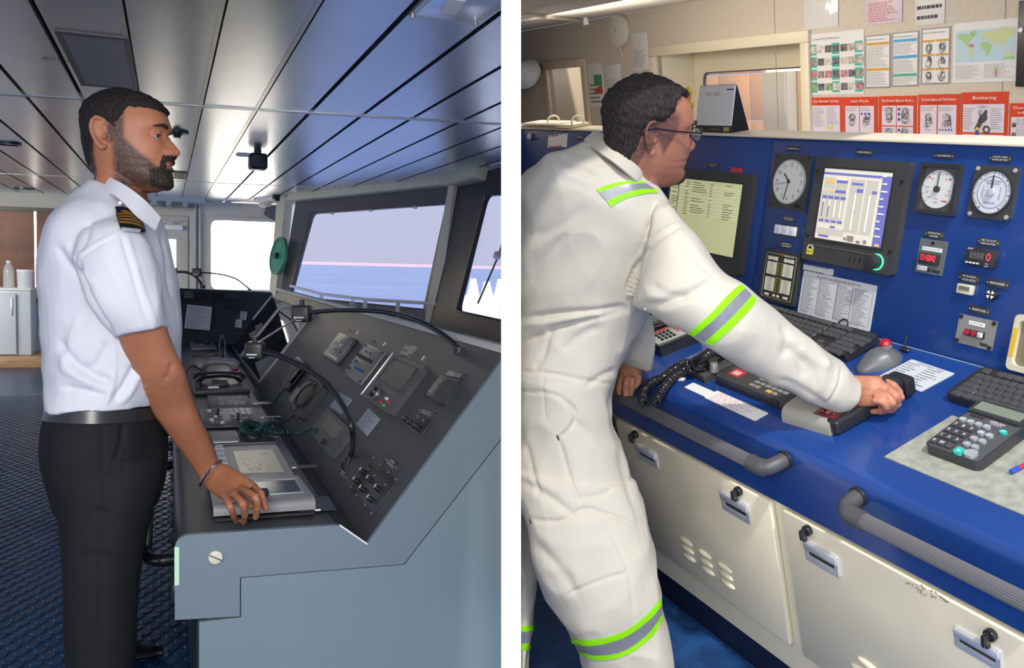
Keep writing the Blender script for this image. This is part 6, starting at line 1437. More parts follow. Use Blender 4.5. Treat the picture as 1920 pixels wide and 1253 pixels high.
screws(t, w, h, mat('light_grey_rim', (.4, .4, .4), .3), .42, .43, .005, .009)
# revolution counter
t, w, h = inst('revolution_counter', 'grey plate with a red digital revolution counter reading 15142042', 'counter', 'r4', ((955, 868), (1190, 893), (1155, 1195), (920, 1160)))
t.part('plate', B().rrect((0, 0), w, h, 0, .003, .002), mat('mid_grey_plate', sr(98, 104, 104), .45))
o = t.part('label', B().box((0, h*.22, .0035), (w*.72, h*.11, .001)), white_paint); link('lettering', B().text('REVOLUTION COUNTER', .008, (0, h*.22), .0043, wfit=w*.64).mesh('l', False), None, o, mat('ink', (.08, .08, .10), .8))
t.part('display', B().box((0, -h*.06, .008), (w*.70, h*.33, .012), .002), m_bez); t.part('digits', B().text('15142042', .022, (0, -h*.04), .0145, wfit=w*.55), mat('red_led', (1, .03, .05), .5, emit=2.0), smooth=False)
o = t.part('label', B().box((-w*.24, -h*.36, .0035), (w*.36, h*.13, .001)), white_paint); b = B().text('NO.', .005, (-w*.34, -h*.34), .0043); b.text('REVOLUTION', .005, (-w*.24, -h*.38), .0043, wfit=w*.3); link('lettering', b.mesh('l', False), None, o, mat('ink', (.08, .08, .10), .8))
t.part('label', B().box((w*.28, -h*.4, .0035), (w*.28, h*.08, .001)), m_np, label='small dark maker plate')
for x, y in ((0, .4), (.02, -.4)): t.part('screw', B().cyl((w*x, h*y, .004), .004, .003, 12), blk)
# turbo rpm display
t, w, h = inst('rpm_display', 'black digital display showing a red zero after four dim eights', 'display', 'r4', ((1400, 945), (1650, 967), (1630, 1130), (1388, 1095)))
t.part('housing', B().box((0, 0, .010), (w, h, .020), .002), m_bez); t.part('dim_digits', B().text('8888', h*.56, (-w*.1, .05*h), .0205, wfit=w*.5), mat('dim_led', (.16, .16, .155), .5), smooth=False)
t.part('digit', B().text('0', h*.62, (w*.32, .05*h), .0205), mat('red_led', (1, .03, .05), .5, emit=2.0), smooth=False); t.part('lettering', B().text('BNET', h*.15, (-w*.35, h*.40), .0205), mat('bright_lettering', (.85, .85, .85), .6), smooth=False)
for k in range(4): t.part('button', B().box((-w*(.40-.13*k), -h*.36, .021), (w*.09, h*.08, .001)), m_wht)
b = B().text('min', h*.13, (w*.3, -h*.30), .0205); b.text('rpm', h*.13, (w*.3, -h*.43), .0205); t.part('unit_text', b, mat('bright_lettering', (.85, .85, .85), .6), smooth=False)
t, w, h = inst('hour_meter', 'tiny cream running hour meter with grey display', 'meter', 'r6', ((537, 500), (668, 516), (658, 600), (530, 580)))
t.part('housing', B().box((0, 0, .006), (w, h, .012), .002), mat('cream_plastic', sr(206, 200, 176), .4)); t.part('screen', B().box((0, h*.08, .0125), (w*.7, h*.45, .001)), mat('lcd_olive', sr(118, 120, 104), .3)); t.part('digits', B().text('0000.0', h*.3, (0, h*.08), .0133, wfit=w*.55), mat('ink', (.08, .08, .10), .8), smooth=False)
u, v = PN.uv(*zq('r6', (828, 594))[0]); t = Thing('buzzer', 'small round black buzzer with a white four wedge face', 'buzzer', RR, PN.frame(u, v))
t.part('body', B().cyl((0, 0, .008), .0125, .016, 28, bev=.002), gb); b = B()
for k in range(4): a = R_(45+90*k); b.poly([(.002*math.cos(a), .002*math.sin(a)), (.0105*math.cos(a-.45), .0105*math.sin(a-.45)), (.0105*math.cos(a+.45), .0105*math.sin(a+.45))], .0163)
t.part('wedges', b, white_paint, smooth=False)
t, w, h = inst('red_button_plate', 'grey square switch plate with two red and one white button', 'control panel', 'r6', ((537, 752), (850, 820), (815, 1068), (503, 990)))
t.part('plate', B().rrect((0, 0), w, h, 0, .003, .002), mat('warm_mid_grey', sr(132, 132, 126), .45)); screws(t, w, h, blk, .44, .42, .005, .004)
o = t.part('label', B().box((-.0, h*.28, .0035), (w*.42, h*.13, .001)), white_paint); link('lettering', B().text('C/R SWITCH PANEL', .007, (0, h*.28), .0043, wfit=w*.36).mesh('l', False), None, o, mat('ink', (.08, .08, .10), .8))
for k in range(3):
    t.part('button_frame', B().box((w*(-.17+.18*k), -h*.06, .006), (w*.15, h*.22, .008), .001), m_bez); o = t.part('button', B().box((w*(-.17+.18*k), -h*.05, .0115), (w*.12, h*.17, .005), .001), mat('red_key', sr(176, 28, 44), .4) if k < 2 else m_wht)
    b = B()
    for i in range(3): b.rectf(w*(-.21+.18*k), -h*(.10-.045*i), w*(-.13+.18*k), -h*(.088-.045*i), .0143)
    link('lettering', b.mesh('l', False), None, o, mat('ink', (.08, .08, .10), .8))
t.part('label', B().box((w*.28, -h*.36, .0035), (w*.2, h*.1, .001)), m_np)
t, w, h = inst('framed_display', 'cream framed device with a bright cyan screen at the right edge', 'display', 'r6', ((1040, 755), (1560, 850), (1500, 1330), (968, 1235)))
t.part('frame', B().frame(w, h, .012, 0, .02, r=.012), mat('cream_plastic', sr(206, 200, 176), .4)); t.part('backing', B().box((0, 0, .004), (w-.02, h-.02, .008)), mat('grey_brown', sr(120, 110, 90), .4)); t.part('tape', B().box((-w/2+.008, .0, .021), (.01, h*.5, .001)), mat('yellow_tape', sr(220, 180, 40), .5)); t.part('screen', B().box((.03, -.01, .009), (w-.11, h*.55, .002)), mat('cyan_screen', sr(120, 200, 210), .4, emit=.6, ecol=sr(120, 200, 210)))
# laminated sheets on the panel
m_lam = mat('laminated_paper', sr(200, 204, 206), .25, spec=.6)
def rsheet(name, k, q, S, lab, **kw): return sheet(name, S, zq(k, *q), lab, **kw)
rsheet('laminated_sheet', 'r5', ((665, 420), (1527, 600), (1460, 1147), (610, 915)), PN, 'large laminated table of printed columns under the process monitor', m=m_lam, lines=26, cols=4, mx=.03, title='ALARM & SENSOR BYPASS', rot=True)
rsheet('laminated_strip', 'r5', ((676, 340), (1028, 410), (1020, 486), (667, 415)), PN, 'narrow laminated strip above the large laminated table', m=m_lam, lines=2, mx=.04, lift=.001)
fr, w, h = PN.quad(*zq('r5', (665, 420), (1527, 600), (1460, 1147), (610, 915)), rot=True); b = B()
for x0, x1, y0, y1 in ((-.47, .21, .40, -.42), (-.25, -.24, .40, -.42), (.0, .01, .40, -.42), (.21, .47, .33, -.42)):
    for a, b_, c, d in ((x0, y0, x1, y0-.004), (x0, y1, x1, y1+.004), (x0, y1, x0+.003, y0), (x1-.003, y1, x1, y0)): b.rectf(w*min(a, c), h*min(b_, d), w*max(a, c), h*max(b_, d), .0018)
for i in range(20): b.rectf(-w*.47, h*(.38-.04*i), w*.21, h*(.381-.04*i), .0018)
solo('ruled_lines', b, mat('ink', (.08, .08, .10), .8), RR, fr, 'thin ruled table lines printed on the large laminated table', 'print', smooth=False)
rsheet('wall_label', 'n', ((178, 66), (288, 68), (285, 135), (176, 150)), PN, 'white label with small red print at the left end of the blue panel', m=white_paint, lines=2, lm=mat('red_text', sr(190, 60, 60), .6))
u, v = PN.uv(*zq('n', (78, 80))[0]); t = Thing('panel_lock', 'small chrome panel lock at the left end of the blue panel', 'lock', RR, PN.frame(u, v)); t.part('body', B().cyl((0, 0, .006), .016, .012, 20, bev=.003), m_hd); t.part('latch', B().box((.01, -.004, .014), (.03, .014, .008), .003), m_hd)
pplate('n', 345, 68, 385, 100, 'MAIN PANEL')
# ------------------------------------------------------------------ things on the blue desk
def on_desk(name, lab, cat, q, rot=True, lift=0, group=None):
    fr, w, h = DS.quad(*q, rot=rot); return Thing(name, lab, cat, RR, fr @ T_(0, 0, lift), group), w, h
m_kb = mat('keyboard_black', (.022, .022, .024), .45); m_key = mat('key_black', (.06, .06, .064), .38)
def keyboard(lab, fr, w, h, skip=None):
    t = Thing('keyboard', lab, 'keyboard', RR, fr, 'black computer keyboards' if False else None)
    tilt = Matrix.Rotation(.06, 4, 'X')
    b = B().rrect((0, 0), w, h, .002, .020, .012); b._x(b.bm.verts[:], tilt @ T_(0, 0, .004)); t.part('case', b, m_kb)
    b = B().box((0, -h*.36, .024), (w*.96, h*.2, .006), .003); b._x(b.bm.verts[:], tilt); t.part('palm_edge', b, m_kb)
    key = B().box((0, 0, 0), (1, 1, 1), .12).mesh('key'); key.materials.append(m_key)
    wide = key
    for sx in (-1, 1): t.part('foot', B().box((sx*w*.4, h*.4, .004), (.02, .012, .012), .002), m_kb)
    px = w/23.2; rows = 6
    for r in range(rows):
        y = h*.36-r*px*1.0-(px*.25 if r else 0); x = -w/2+px*.75
        spec = {0: [1, -.8, 1, 1, 1, 1, -.4, 1, 1, 1, 1, -.4, 1, 1, 1, 1], 1: [1]*13+[2], 2: [1.5]+[1]*12+[1.5], 3: [1.75]+[1]*11+[2.25], 4: [2.25]+[1]*10+[2.75], 5: [1.3, 1.2, 1.2, 6, 1.2, 1.2, 1.2, 1.7]}[r]
        seq = []
        for s_ in spec:
            if s_ > 0: seq.append((x+s_*px/2, s_))
            x += abs(s_)*px
        x = -w/2+px*.75+15.35*px
        if r < 3: seq += [(x+px*(k+.5), 1) for k in range(3)]
        if r == 4: seq += [(x+px*1.5, 1)]
        if r == 5: seq += [(x+px*(k+.5), 1) for k in range(3)]
        x += 3.35*px
        if r: seq += [(x+px*(k+.5), 1) for k in range(4 if r not in (3, 5) else 3)]
        for cx_, s_ in seq:
            o = link('key', key, tilt @ T_(cx_, y, .0265) @ Matrix.Diagonal((px*(s_-.12), px*.88, .009, 1)), t.o)
    return t
# keyboard 1: right end seen; it lies along the panel foot
a = np.array(DS.uv(1654, 646)); d = np.array(DS.uv(1590, 681)); w1 = .455; h1 = float(np.linalg.norm(a-d))
e = nrm(np.array(DS.uv(1654, 646))-np.array(DS.uv(1470, 592))); ang = math.atan2(e[1], e[0]); pv = np.array([-e[1], e[0]])
c = (a+(a-pv*h1))/2-e*w1/2
keyboard('black computer keyboard half hidden behind the engineer\'s sleeve', DS.frame(c[0], c[1], ang), w1, h1)
a = np.array(DS.uv(1840, 709)); d = np.array(DS.uv(1777.5, 749)); e0 = nrm(a-d); e = np.array([e0[1], -e0[0]]); h2 = float(np.linalg.norm(a-d))*1.12
c = (a+d)/2+e*.455/2; keyboard('black computer keyboard at the right edge behind the calculator', DS.frame(c[0], c[1], math.atan2(e[1], e[0])), .455, h2)
P = [PN.at(*PN.uv(*q), .004) for q in zq('r5', (1040, 1120), (1090, 1040), (1150, 995), (1200, 1020), (1190, 1080), (1130, 1150))]
t = Thing('keyboard_cable', 'thin black cable loop standing behind the keyboard', 'cable', RR, T_(0, 0, 0)); t.part('cable', B().tube(spline([tuple(p) for p in P], 5), .0022, 8), blk, space='room')
# trackball mouse
q = [DS.uv(*p) for p in zq('r8', (545, 512), (835, 385))]; a, d = np.array(q[0]), np.array(q[1]); e = nrm(d-a); L = float(np.linalg.norm(d-a)); c = (a+d)/2
fr = DS.frame(c[0], c[1], math.atan2(e[1], e[0]))
t = Thing('trackball_mouse', 'grey trackball mouse with a shiny red ball', 'mouse', RR, fr)
b = B(); n = 18; rings = []
for i in range(n+1):
    s_ = i/n; x = -L/2+L*s_; wd = L*(.10+.26*math.sin(math.pi*min(1, s_*1.02))**.8*(.55+.6*s_)); hh = L*(.06+.26*math.sin(math.pi*(s_**1.15))**.9); wd *= 1 if 0 < i < n else .5
    rings.append([b.bm.verts.new((x, wd*math.cos(2*math.pi*k/24)-(.02*L if s_ > .5 else 0), max(0, hh*math.sin(2*math.pi*k/24)) if k <= 12 else 0)) for k in range(24)])
for i in range(n):
    for k in range(24): l = (k+1) % 24; b.bm.faces.new((rings[i][k], rings[i][l], rings[i+1][l], rings[i+1][k]))
b.bm.faces.new(rings[0][::-1]); b.bm.faces.new(rings[-1]); t.part('shell', b, mat('mouse_grey', sr(92, 94, 96), .38), ang=60)
t.part('ball', B().sph((L*.30, L*.12, L*.27), L*.12, (1, 1, 1), 24, 16), mat('ruby_ball', sr(170, 20, 40), .08, coat=.8))
t.part('socket', B().ring((L*.30, L*.12, L*.22), L*.15, L*.03, L*.02, 28), mat('mouse_dark', sr(60, 62, 64), .35))
t.part('thumb_button', B().sph((L*.17, -L*.03, L*.27), L*.13, (1.3, .7, .35), 20, 10), mat('mouse_mid', sr(104, 106, 108), .35))
t.part('badge', B().rrect((-L*.14, -L*.04), L*.05, L*.04, L*.255, L*.262, .001), m_hd)
P = [DS.at(*DS.uv(*p), hh) for p, hh in ((zq('r8', (838, 378))[0], .01), (zq('r8', (870, 360))[0], .006), (zq('r8', (893, 330))[0], .03))]
t.part('cable', B().tube(spline([tuple(p) for p in P], 5), .002, 8), blk, space='room')
for k, p in enumerate(zq('r8', (868, 362), (885, 370))): t.part('cable_tie', B().sph(tuple(DS.at(*DS.uv(*p), .006)), .008, (1.4, 1, .7), 10, 6), blk, space='room')
sheet('reference_card', DS, zq('r8', (925, 430), (1220, 520), (985, 652), (690, 535)), 'white laminated reference card on the desk beside the engineer\'s right hand', m=m_lam, lines=9, cols=2, mx=.04, title='LIMITATIONS TABLE', lift=.001)
# flat keypad unit
q = [zq('r7', p)[0] for p in ((1215, 612), (1825, 862), (1640, 985), (968, 722))]
t, w, h = on_desk('keypad_unit', 'flat dark grey control unit with square keys and a red label under the sleeve', 'control unit', q)
t.part('body', B().rrect((0, 0), w, h, 0, .026, .006), m_gbz); t.part('front_strip', B().box((0, -h/2+.004, .012), (w*.99, .012, .022), .003), m_bez)
t.part('top_strip', B().box((0, h/2-.006, .027), (w*.98, .010, .004), .001), mat('light_grey_rim', (.4, .4, .4), .3))
o = t.part('red_label', B().box((-w*.34, -h*.0, .0265), (w*.15, h*.42, .001)), mat('red_label', sr(200, 50, 60), .5)); link('label_picture', B().box((-w*.34, -h*.02, .0272), (w*.10, h*.22, .0006)).mesh('p', False), None, o, mat('pale_pink', sr(222, 170, 170), .6))
m_kg = mat('key_grey', sr(140, 138, 132), .5)
for r in range(4):
    for c_ in range(8):
        if c_ < 2 and r > 0: continue
        if (r == 3 and c_ in (4, 7)): continue
        x, y = w*(-.18+.078*c_) if True else 0, h*(.34-.21*r)
        t.part('key', B().box((x, y, .0275), (w*.06, h*.14, .003), .0008), mat('amber_key', sr(214, 170, 90), .5) if (r, c_) == (3, 5) else m_kg)
t.part('connector', B().box((w*.36, -h*.5, .016), (w*.10, .014, .018), .002), blk)
# grey lever housing with red display, and its black lever bar
q = zq('r8', (205, 695), (600, 770), (338, 962), (78, 852))
t, w, h = on_desk('lever_housing', 'light grey rounded control housing with a small red display on the desk', 'control unit', q)
lg = mat('warm_light_grey', sr(150, 148, 138), .42)
prof = [(-h/2-.0, 0)]+[(-h/2+.022-.022*math.cos(R_(a)), .012+.026*math.sin(R_(a))) for a in (0, 20, 40, 60, 80, 90)]+[(h/2, .040), (h/2, 0)]
b = B(); A = [b.bm.verts.new((-w/2, y, z)) for y, z in prof]; C = [b.bm.verts.new((w/2, y, z)) for y, z in prof]; b.bm.faces.new(A); b.bm.faces.new(C[::-1])
for i in range(len(prof)): j = (i+1) % len(prof); b.bm.faces.new((A[i], C[i], C[j], A[j]))
t.part('housing', b, lg, ang=40)
fr2, ww_, hh_ = DS.quad(*zq('r8', (330, 735), (470, 790), (350, 832), (238, 788)), h=.04, rot=False); c = (t.fr.inverted() @ fr2).to_translation()
t.part('display', B().box((c.x, c.y, .0395), (w*.42, h*.30, .002)), mat('dark_red_display', sr(96, 40, 46), .2)); t.part('display_text', B().text('- 0 -', .022, (c.x, c.y), .041), mat('pink_led', sr(220, 140, 150), .5, emit=.4, ecol=sr(220, 140, 150)), smooth=False)
o = t.part('note', B().box((-w*.2, h*.28, .0405), (w*.3, h*.2, .0008)), white_paint); link('lettering', B().text('STAND BY', .012, (-w*.2, h*.28), .0412).mesh('l', False), None, o, mat('red_text', sr(190, 60, 60), .6))
q = zq('r8', (870, 640), (920, 665), (400, 972), (340, 962)); a, d = np.array(DS.uv(*zq('r8', (895, 655))[0])), np.array(DS.uv(*zq('r8', (372, 945))[0])); e = nrm(a-d); L = float(np.linalg.norm(a-d)); c = (a+d)/2
t = Thing('telegraph_lever', 'long black lever bar gripped by the engineer\'s right hand', 'lever', RR, DS.frame(c[0], c[1], math.atan2(e[1], e[0])))
t.part('bar', B().box((0, 0, .020), (L, .034, .036), .008, seg=3), gb); t.part('groove', B().box((-L*.12, .004, .0385), (L*.55, .006, .002)), m_dark); t.part('end_block', B().box((L*.44, .004, .03), (L*.14, .06, .045), .008), blk)
t.part('grip', B().sph((L*.22, -.006, .05), .028, (1.5, 1, .9), 20, 12), blk); t.part('label', B().box((L*.36, .05, .024), (.05, .03, .003)), lg)
# papers under the keypad
m_wp = mat('white_paper', sr(226, 226, 222), .7)
sheet('paper_note', DS, zq('r7', (985, 790), (1452, 992), (1330, 1066), (870, 850)), 'handwritten white paper note sticking out in front of the keypad unit', m=m_wp, lines=7, lm=mat('pink_ink', sr(214, 130, 140), .7), lift=.001)
sheet('paper_note', DS, zq('r7', (770, 720), (1000, 810), (900, 860), (690, 750)), 'blank end of a white paper left of the handwritten note', m=m_wp, lines=0, lift=.0003)
sheet('paper_note', DS, zq('r7', (610, 668), (700, 670), (690, 700), (590, 695)), 'small white paper scrap beside the coiled cord', m=m_wp, lines=2, lift=.001)
# telephone with handset and knob
q = zq('r7', (960, 480), (1200, 595), (862, 712), (722, 628))
t, w, h = on_desk('desk_telephone', 'black desk telephone with a grey volume knob under the sleeve', 'telephone', q)
t.part('base', B().rrect((0, 0), w, h, 0, .018, .006), m_gbz); t.part('plate', B().box((0, -h*.05, .0185), (w*.94, h*.84, .002), .0008), mat('steel_grey', sr(104, 106, 106), .3, metal=.5))
def at_desk(k, p, hh): return tuple(DS.at(*DS.uv(*zq(k, p)[0], hh), hh))
kp = at_desk('r7', (960, 610), .02); kn = B(); kn.cyl((0, 0, .012), .013, .026, 20, r2=.010, bev=.001); kn._x(kn.bm.verts[:], Matrix.Translation(kp)); t.part('knob', kn, mat('knob_grey', sr(150, 150, 150), .35, metal=.4), space='room')
hs = [at_desk('r7', p, hh) for p, hh in (((830, 548), .035), ((815, 520), .05), ((860, 480), .07), ((930, 440), .075), ((1000, 405), .06), ((1040, 420), .035))]
P = spline(hs, 5); n = len(P); t.part('handset', B().tube(P, [.022 if i < 5 else .014 if i < n-7 else .021 for i in range(n)], 14), gb, space='room')
t.part('ear_disc', B().sph(hs[0], .026, (1, 1, .8), 20, 12), gb, space='room')
t.part('screw', B().cyl((-w*.38, -h*.38, .0195), .004, .002, 10), blk)
# coiled cord: two hanging loops
Pc = [at_desk('r7', p, hh) for p, hh in (((770, 580), .035), ((700, 600), .02), ((620, 640), .014), ((540, 720), .014), ((480, 800), .014), ((430, 890), .016))]
Pd = [at_desk('r7', p, hh) for p, hh in (((750, 540), .04), ((680, 545), .026), ((600, 590), .016), ((500, 665), .014), ((390, 715), .014), ((330, 790), .014), ((320, 870), .016), ((330, 905), .016))]
t2 = Thing('telephone_cord', 'black coiled telephone cord looping over the blue desk edge', 'cord', RR, T_(0, 0, 0))
t2.part('coil', coil(Pc, .0105, 38, .0031, 6, 9), gb, space='room'); t2.part('coil', coil(Pd, .0105, 50, .0031, 6, 9), gb, space='room')
Pe = [AP.at(XD-.03, v, .0) for v in (-.12, -.20, -.28, -.33)]
t3 = Thing('telephone_cord', 'short length of black coiled cord hanging by the left end of the desk', 'cord', RR, T_(0, 0, 0)); t3.part('coil', coil([tuple(p) for p in Pe], .012, 16, .004, 6, 8), gb, space='room')
# red keypad unit
q = zq('r7', (330, 330), (640, 212), (830, 342), (440, 500))
t, w, h = on_desk('red_key_unit', 'sloping black unit with orange red and black round keys behind the engineer', 'control unit', q)
t.part('body', B().rrect((0, 0), w, h, 0, .035, .006), gb); t.part('face', B().box((0, -h*.12, .0365), (w*.96, h*.62, .003), .001), mat('silver_face', sr(166, 166, 162), .35)); t.part('screen_hood', B().box((0, h*.34, .042), (w*.94, h*.24, .02), .006), gb)
ok_ = mat('orange_red_key', sr(226, 84, 60), .4)
for r in range(4):
    for c_ in range(4): t.part('key', B().sph((w*(-.30+.1*c_), h*(.10-.14*r), .039), .5, (w*.08, h*.11, .008), 12, 6), ok_ if r == 0 else blk)
    for c_ in range(3):
        if r < 3: t.part('key', B().sph((w*(.18+.1*c_), h*(.10-.14*r), .039), .5, (w*.08, h*.11, .008), 12, 6), ok_)
sheet('paper_sheet', DS, zq('r7', (330, 60), (520, 120), (600, 200), (390, 225)), 'greyish paper lying behind the orange red keypad', m=mat('grey_paper', sr(176, 178, 166), .6), lines=0, lift=.001)
# mat, calculator, pen
mq = [DS.uv(*p) for p in zq('r8', (1200, 815), (730, 1100))]; me_ = DS.uv(1920, 968); tr_ = (XE-.02, mq[0][1]+.0)
b = B(); b.prism([(mq[1][0], mq[1][1]), (me_[0], min(me_[1], mq[1][1]-.0)), (XE-.02, min(me_[1], mq[1][1])), tr_, mq[0]], .0005, .003); 
t = Thing('desk_mat', 'mottled grey transparent desk mat under the calculator', 'mat', RR, DS.frame(0, 0)); t.part('sheet', b, mat('grey_mat', sr(140, 142, 128), .22, col2=sr(164, 164, 150), vscale=45, spec=.6, bump=.2, bscale=30))
q = zq('r8', (1360, 785), (1720, 905), (1480, 1235), (1075, 1095))
t, w, h = on_desk('calculator', 'black desk calculator with grey and teal keys on the grey mat', 'calculator', q, lift=.003)
tilt = Matrix.Rotation(.07, 4, 'X'); 
def cp(name, b, m, **k): b._x(b.bm.verts[:], tilt @ T_(0, 0, .006)); return t.part(name, b, m, **k)
cp('case', B().rrect((0, 0), w, h, 0, .022, .014), mat('calc_black', (.035, .036, .038), .35)); cp('face', B().rrect((0, -h*.02), w*.94, h*.93, .022, .0235, .01), mat('calc_face', (.075, .078, .08), .4))
cp('display_hood', B().rrect((0, h*.34), w*.95, h*.24, .0235, .030, .006), mat('calc_black', (.035, .036, .038), .35)); cp('display', B().box((0, h*.345, .0305), (w*.82, h*.15, .001)), mat('calc_lcd', sr(120, 128, 112), .2))
cp('solar_cell', B().box((-w*.26, h*.185, .0240), (w*.26, h*.035, .001)), mat('solar', (.05, .03, .03), .15)); o = cp('lettering', B().text('DERLINA', .008, (w*.12, h*.18), .0242).text('12 DIGITS', .006, (w*.12, h*.145), .0242), mat('bright_lettering', (.85, .85, .85), .6), smooth=False)
kd = mat('calc_key_dark', (.06, .062, .066), .35); kg = mat('calc_key_grey', sr(150, 154, 156), .35); kt = mat('calc_key_teal', sr(40, 176, 160), .35); ltr = mat('bright_lettering', (.85, .85, .85), .6)
gx = [w*(-.38+.145*i) for i in range(6)]; gy_ = [h*(.06-.118*i) for i in range(5)]
lay = [('MU', 'GT', 'x', 'R', '', 'ON'), ('7', '8', '9', 'DEL', 'CE', ''), ('4', '5', '6', 'x', '/', ''), ('1', '2', '3', '+', '-', ''), ('0', '00', '.', 'M', 'MR', '')]
for r in range(5):
    for c_ in range(6):
        s_ = lay[r][c_]
        if not s_: continue
        dig = s_.replace('.', '0').isdigit(); m = kt if s_ == 'ON' else (kd if dig else kg)
        x, y = gx[c_], gy_[r]
        if c_ >= 3 and r: x += w*.03
        if not dig: b = B().rrect((x, y), w*.125, h*.065, .0235, .0285, h*.03)
        else: b = B().rrect((x, y), w*.12, h*.085, .0235, .0295, .003)
        o = cp('key', b, m); bt = B().text(s_, h*.055 if dig else h*.035, (x, y), .0299 if dig else .0289); bt._x(bt.bm.verts[:], tilt @ T_(0, 0, .006)); link('lettering', bt.mesh('l', False), None, o, ltr)
x, y = w*.16, h*-.42; cp('key', B().rrect((w*.11, h*-.445), w*.15, h*.1, .0235, .030, .006), kt, label='teal plus key'); b = B().box((w*.11, -h*.445, .0303), (w*.05, .002, .0004)).box((w*.11, -h*.445, .0303), (.002, w*.05, .0004)); cp('lettering', b, ltr, smooth=False)
cp('key', B().rrect((w*.30, h*-.42), w*.17, h*.12, .0235, .030, .006), kg)
a, d = np.array(DS.uv(*zq('r8', (1612, 1226))[0])), np.array(DS.uv(*zq('r8', (1700, 1182))[0])); e = nrm(d-a)
t = Thing('ballpoint_pen', 'red ballpoint pen with a blue tip cap at the right edge', 'pen', RR, DS.frame(a[0], a[1], math.atan2(e[1], e[0]), .010))
t.part('barrel', B().cyl((.07, 0, 0), .0042, .11, 12, axis='x'), mat('pen_red', sr(200, 30, 40), .3)); t.part('cap', B().cyl((.008, 0, 0), .0048, .02, 12, axis='x'), mat('pen_blue', sr(40, 70, 180), .3))
# hand rails on the apron
def arail(lab, k0, e0, e1, k1, single=False):
    H_ = .052
    a = np.array(AP.uv(*zq(*k0)[0], H_)); d = np.array(AP.uv(*zq(*k1)[0], H_)); 
    t = Thing('grab_rail', lab, 'rail', RR, AP.frame(a[0], a[1]))
    v = (a[1]+d[1])/2; x0, x1 = a[0], d[0]
    b = B(); n = 22; pr = []
    for i in range(n*2): r = .0165 if i % 2 else .0150; an = 2*math.pi*i/(n*2); pr.append((r*math.cos(an), r*math.sin(an)))
    A = [b.bm.verts.new(AP.at(x0, v+p[0], H_+p[1])) for p in pr]; C = [b.bm.verts.new(AP.at(x1, v+p[0], H_+p[1])) for p in pr]
    b.bm.faces.new(A); b.bm.faces.new(C[::-1])
    for i in range(len(pr)): j = (i+1) % len(pr); b.bm.faces.new((A[i], C[i], C[j], A[j]))
    t.part('ribbed_bar', b, m_rail, space='room', smooth=False)
    for x, s_ in ((x0, -1), (x1, 1)):
        if single and s_ > 0: continue
        P = [AP.at(x-s_*.02, v, H_), AP.at(x+s_*.012, v, H_), AP.at(x+s_*.030, v+.003, H_*.85), AP.at(x+s_*.038, v+.006, H_*.5), AP.at(x+s_*.04, v+.008, 0)]
        P = spline([tuple(p) for p in P], 5); t.part('elbow', B().tube(P, [.0205]*8+[.0185]*(len(P)-8), 16), mat('rubber_grey', (.065, .065, .068), .45), space='room')
        c_ = AP.at(x+s_*.04, v+.008, .002); t.part('flange', B().tube([AP.at(x+s_*.04, v+.008, 0), AP.at(x+s_*.04, v+.008, .008)], .0215, 18), blk, space='room')
    return t
arail('ribbed black grab rail in front of the desk, left one ending in a bent elbow', ('m1', (90, 75)), 0, 0, ('m1', (905, 470)))
arail('ribbed black grab rail in front of the desk, lower right one running out of frame', ('m2', (555, 305)), 0, 0, ('m2', (1760, 905)), True)
# ------------------------------------------------------------------ posters and things on the control room wall and ledge
m_ink = mat('ink', (.08, .08, .10), .8); m_pw = mat('poster_white', sr(226, 224, 222), .35, spec=.5); m_tx = mat('grey_text', sr(140, 138, 142), .8)
def wq_(k, *p): return zq(k, *p)
def poster(lab, k, q, name='poster', m=None, lift=.001, group=None):
    fr, w, h = WR.quad(*zq(k, *q)); t = Thing(name, lab, 'poster', RR, fr @ T_(0, 0, lift), group); t.part('sheet', B().box((0, 0, .001), (w, h, .002)), m or m_pw, smooth=False); return t, w, h
def R4_(b, w, h, x0, y0, x1, y1, z): b.rectf(w*(x0-.5), h*(.5-y1), w*(x1-.5), h*(.5-y0), z); return b
def textlines(t, w, h, x0, x1, y0, y1, n, z=.0026, m=None, th=.35, seed=1, name='print'):
    b = B(); rnd = random.Random(seed)
    for i in range(n):
        y = y0+(y1-y0)*(i+.5)/n; d = (y1-y0)/n*th*.5; x = x0; xe = x0+(x1-x0)*rnd.uniform(.6, 1)
        while x < xe: l = rnd.uniform(.03, .09)*(x1-x0)*2; R4_(b, w, h, x, y-d, min(xe, x+l), y+d, z); x += l+.012*(x1-x0)*2
    t.part(name, b, m or m_tx, smooth=False)
def ptext(t, w, h, s, x, y, size, m, z=.0028, fit=None, name='title', align='CENTER'): t.part(name, B().text(s, h*size, (w*(x-.5), h*(.5-y)), z, wfit=None if fit is None else w*fit, align=align), m, smooth=False)
def fig(b, w, h, x, y, s, z, seed):          # little line drawing
    rnd = random.Random(seed)
    def ln(x0, y0, x1, y1, r=.0009):
        a = Vector((w*(x0-.5), h*(.5-y0), z)); c = Vector((w*(x1-.5), h*(.5-y1), z)); d = (c-a); 
        if d.length < 1e-5: return
        n = Vector((-d.y, d.x, 0)).normalized()*r; b.bm.faces.new([b.bm.verts.new(p) for p in (a-n, c-n, c+n, a+n)])
    for i in range(9):
        a0 = rnd.uniform(0, 6.28); r0 = s*rnd.uniform(.3, 1); p = None
        for k in range(5):
            a = a0+k*.5; q = (x+r0*math.cos(a), y+r0*.8*math.sin(a)*rnd.uniform(.8, 1.2))
            if p: ln(*p, *q)
            p = q
m_red = mat('poster_red', sr(212, 66, 34), .35, spec=.5); m_pt = mat('poster_lettering', (.86, .84, .82), .6); m_lil = mat('poster_panel', sr(222, 212, 222), .4); m_bl = mat('blue_symbol', sr(60, 80, 170), .6)
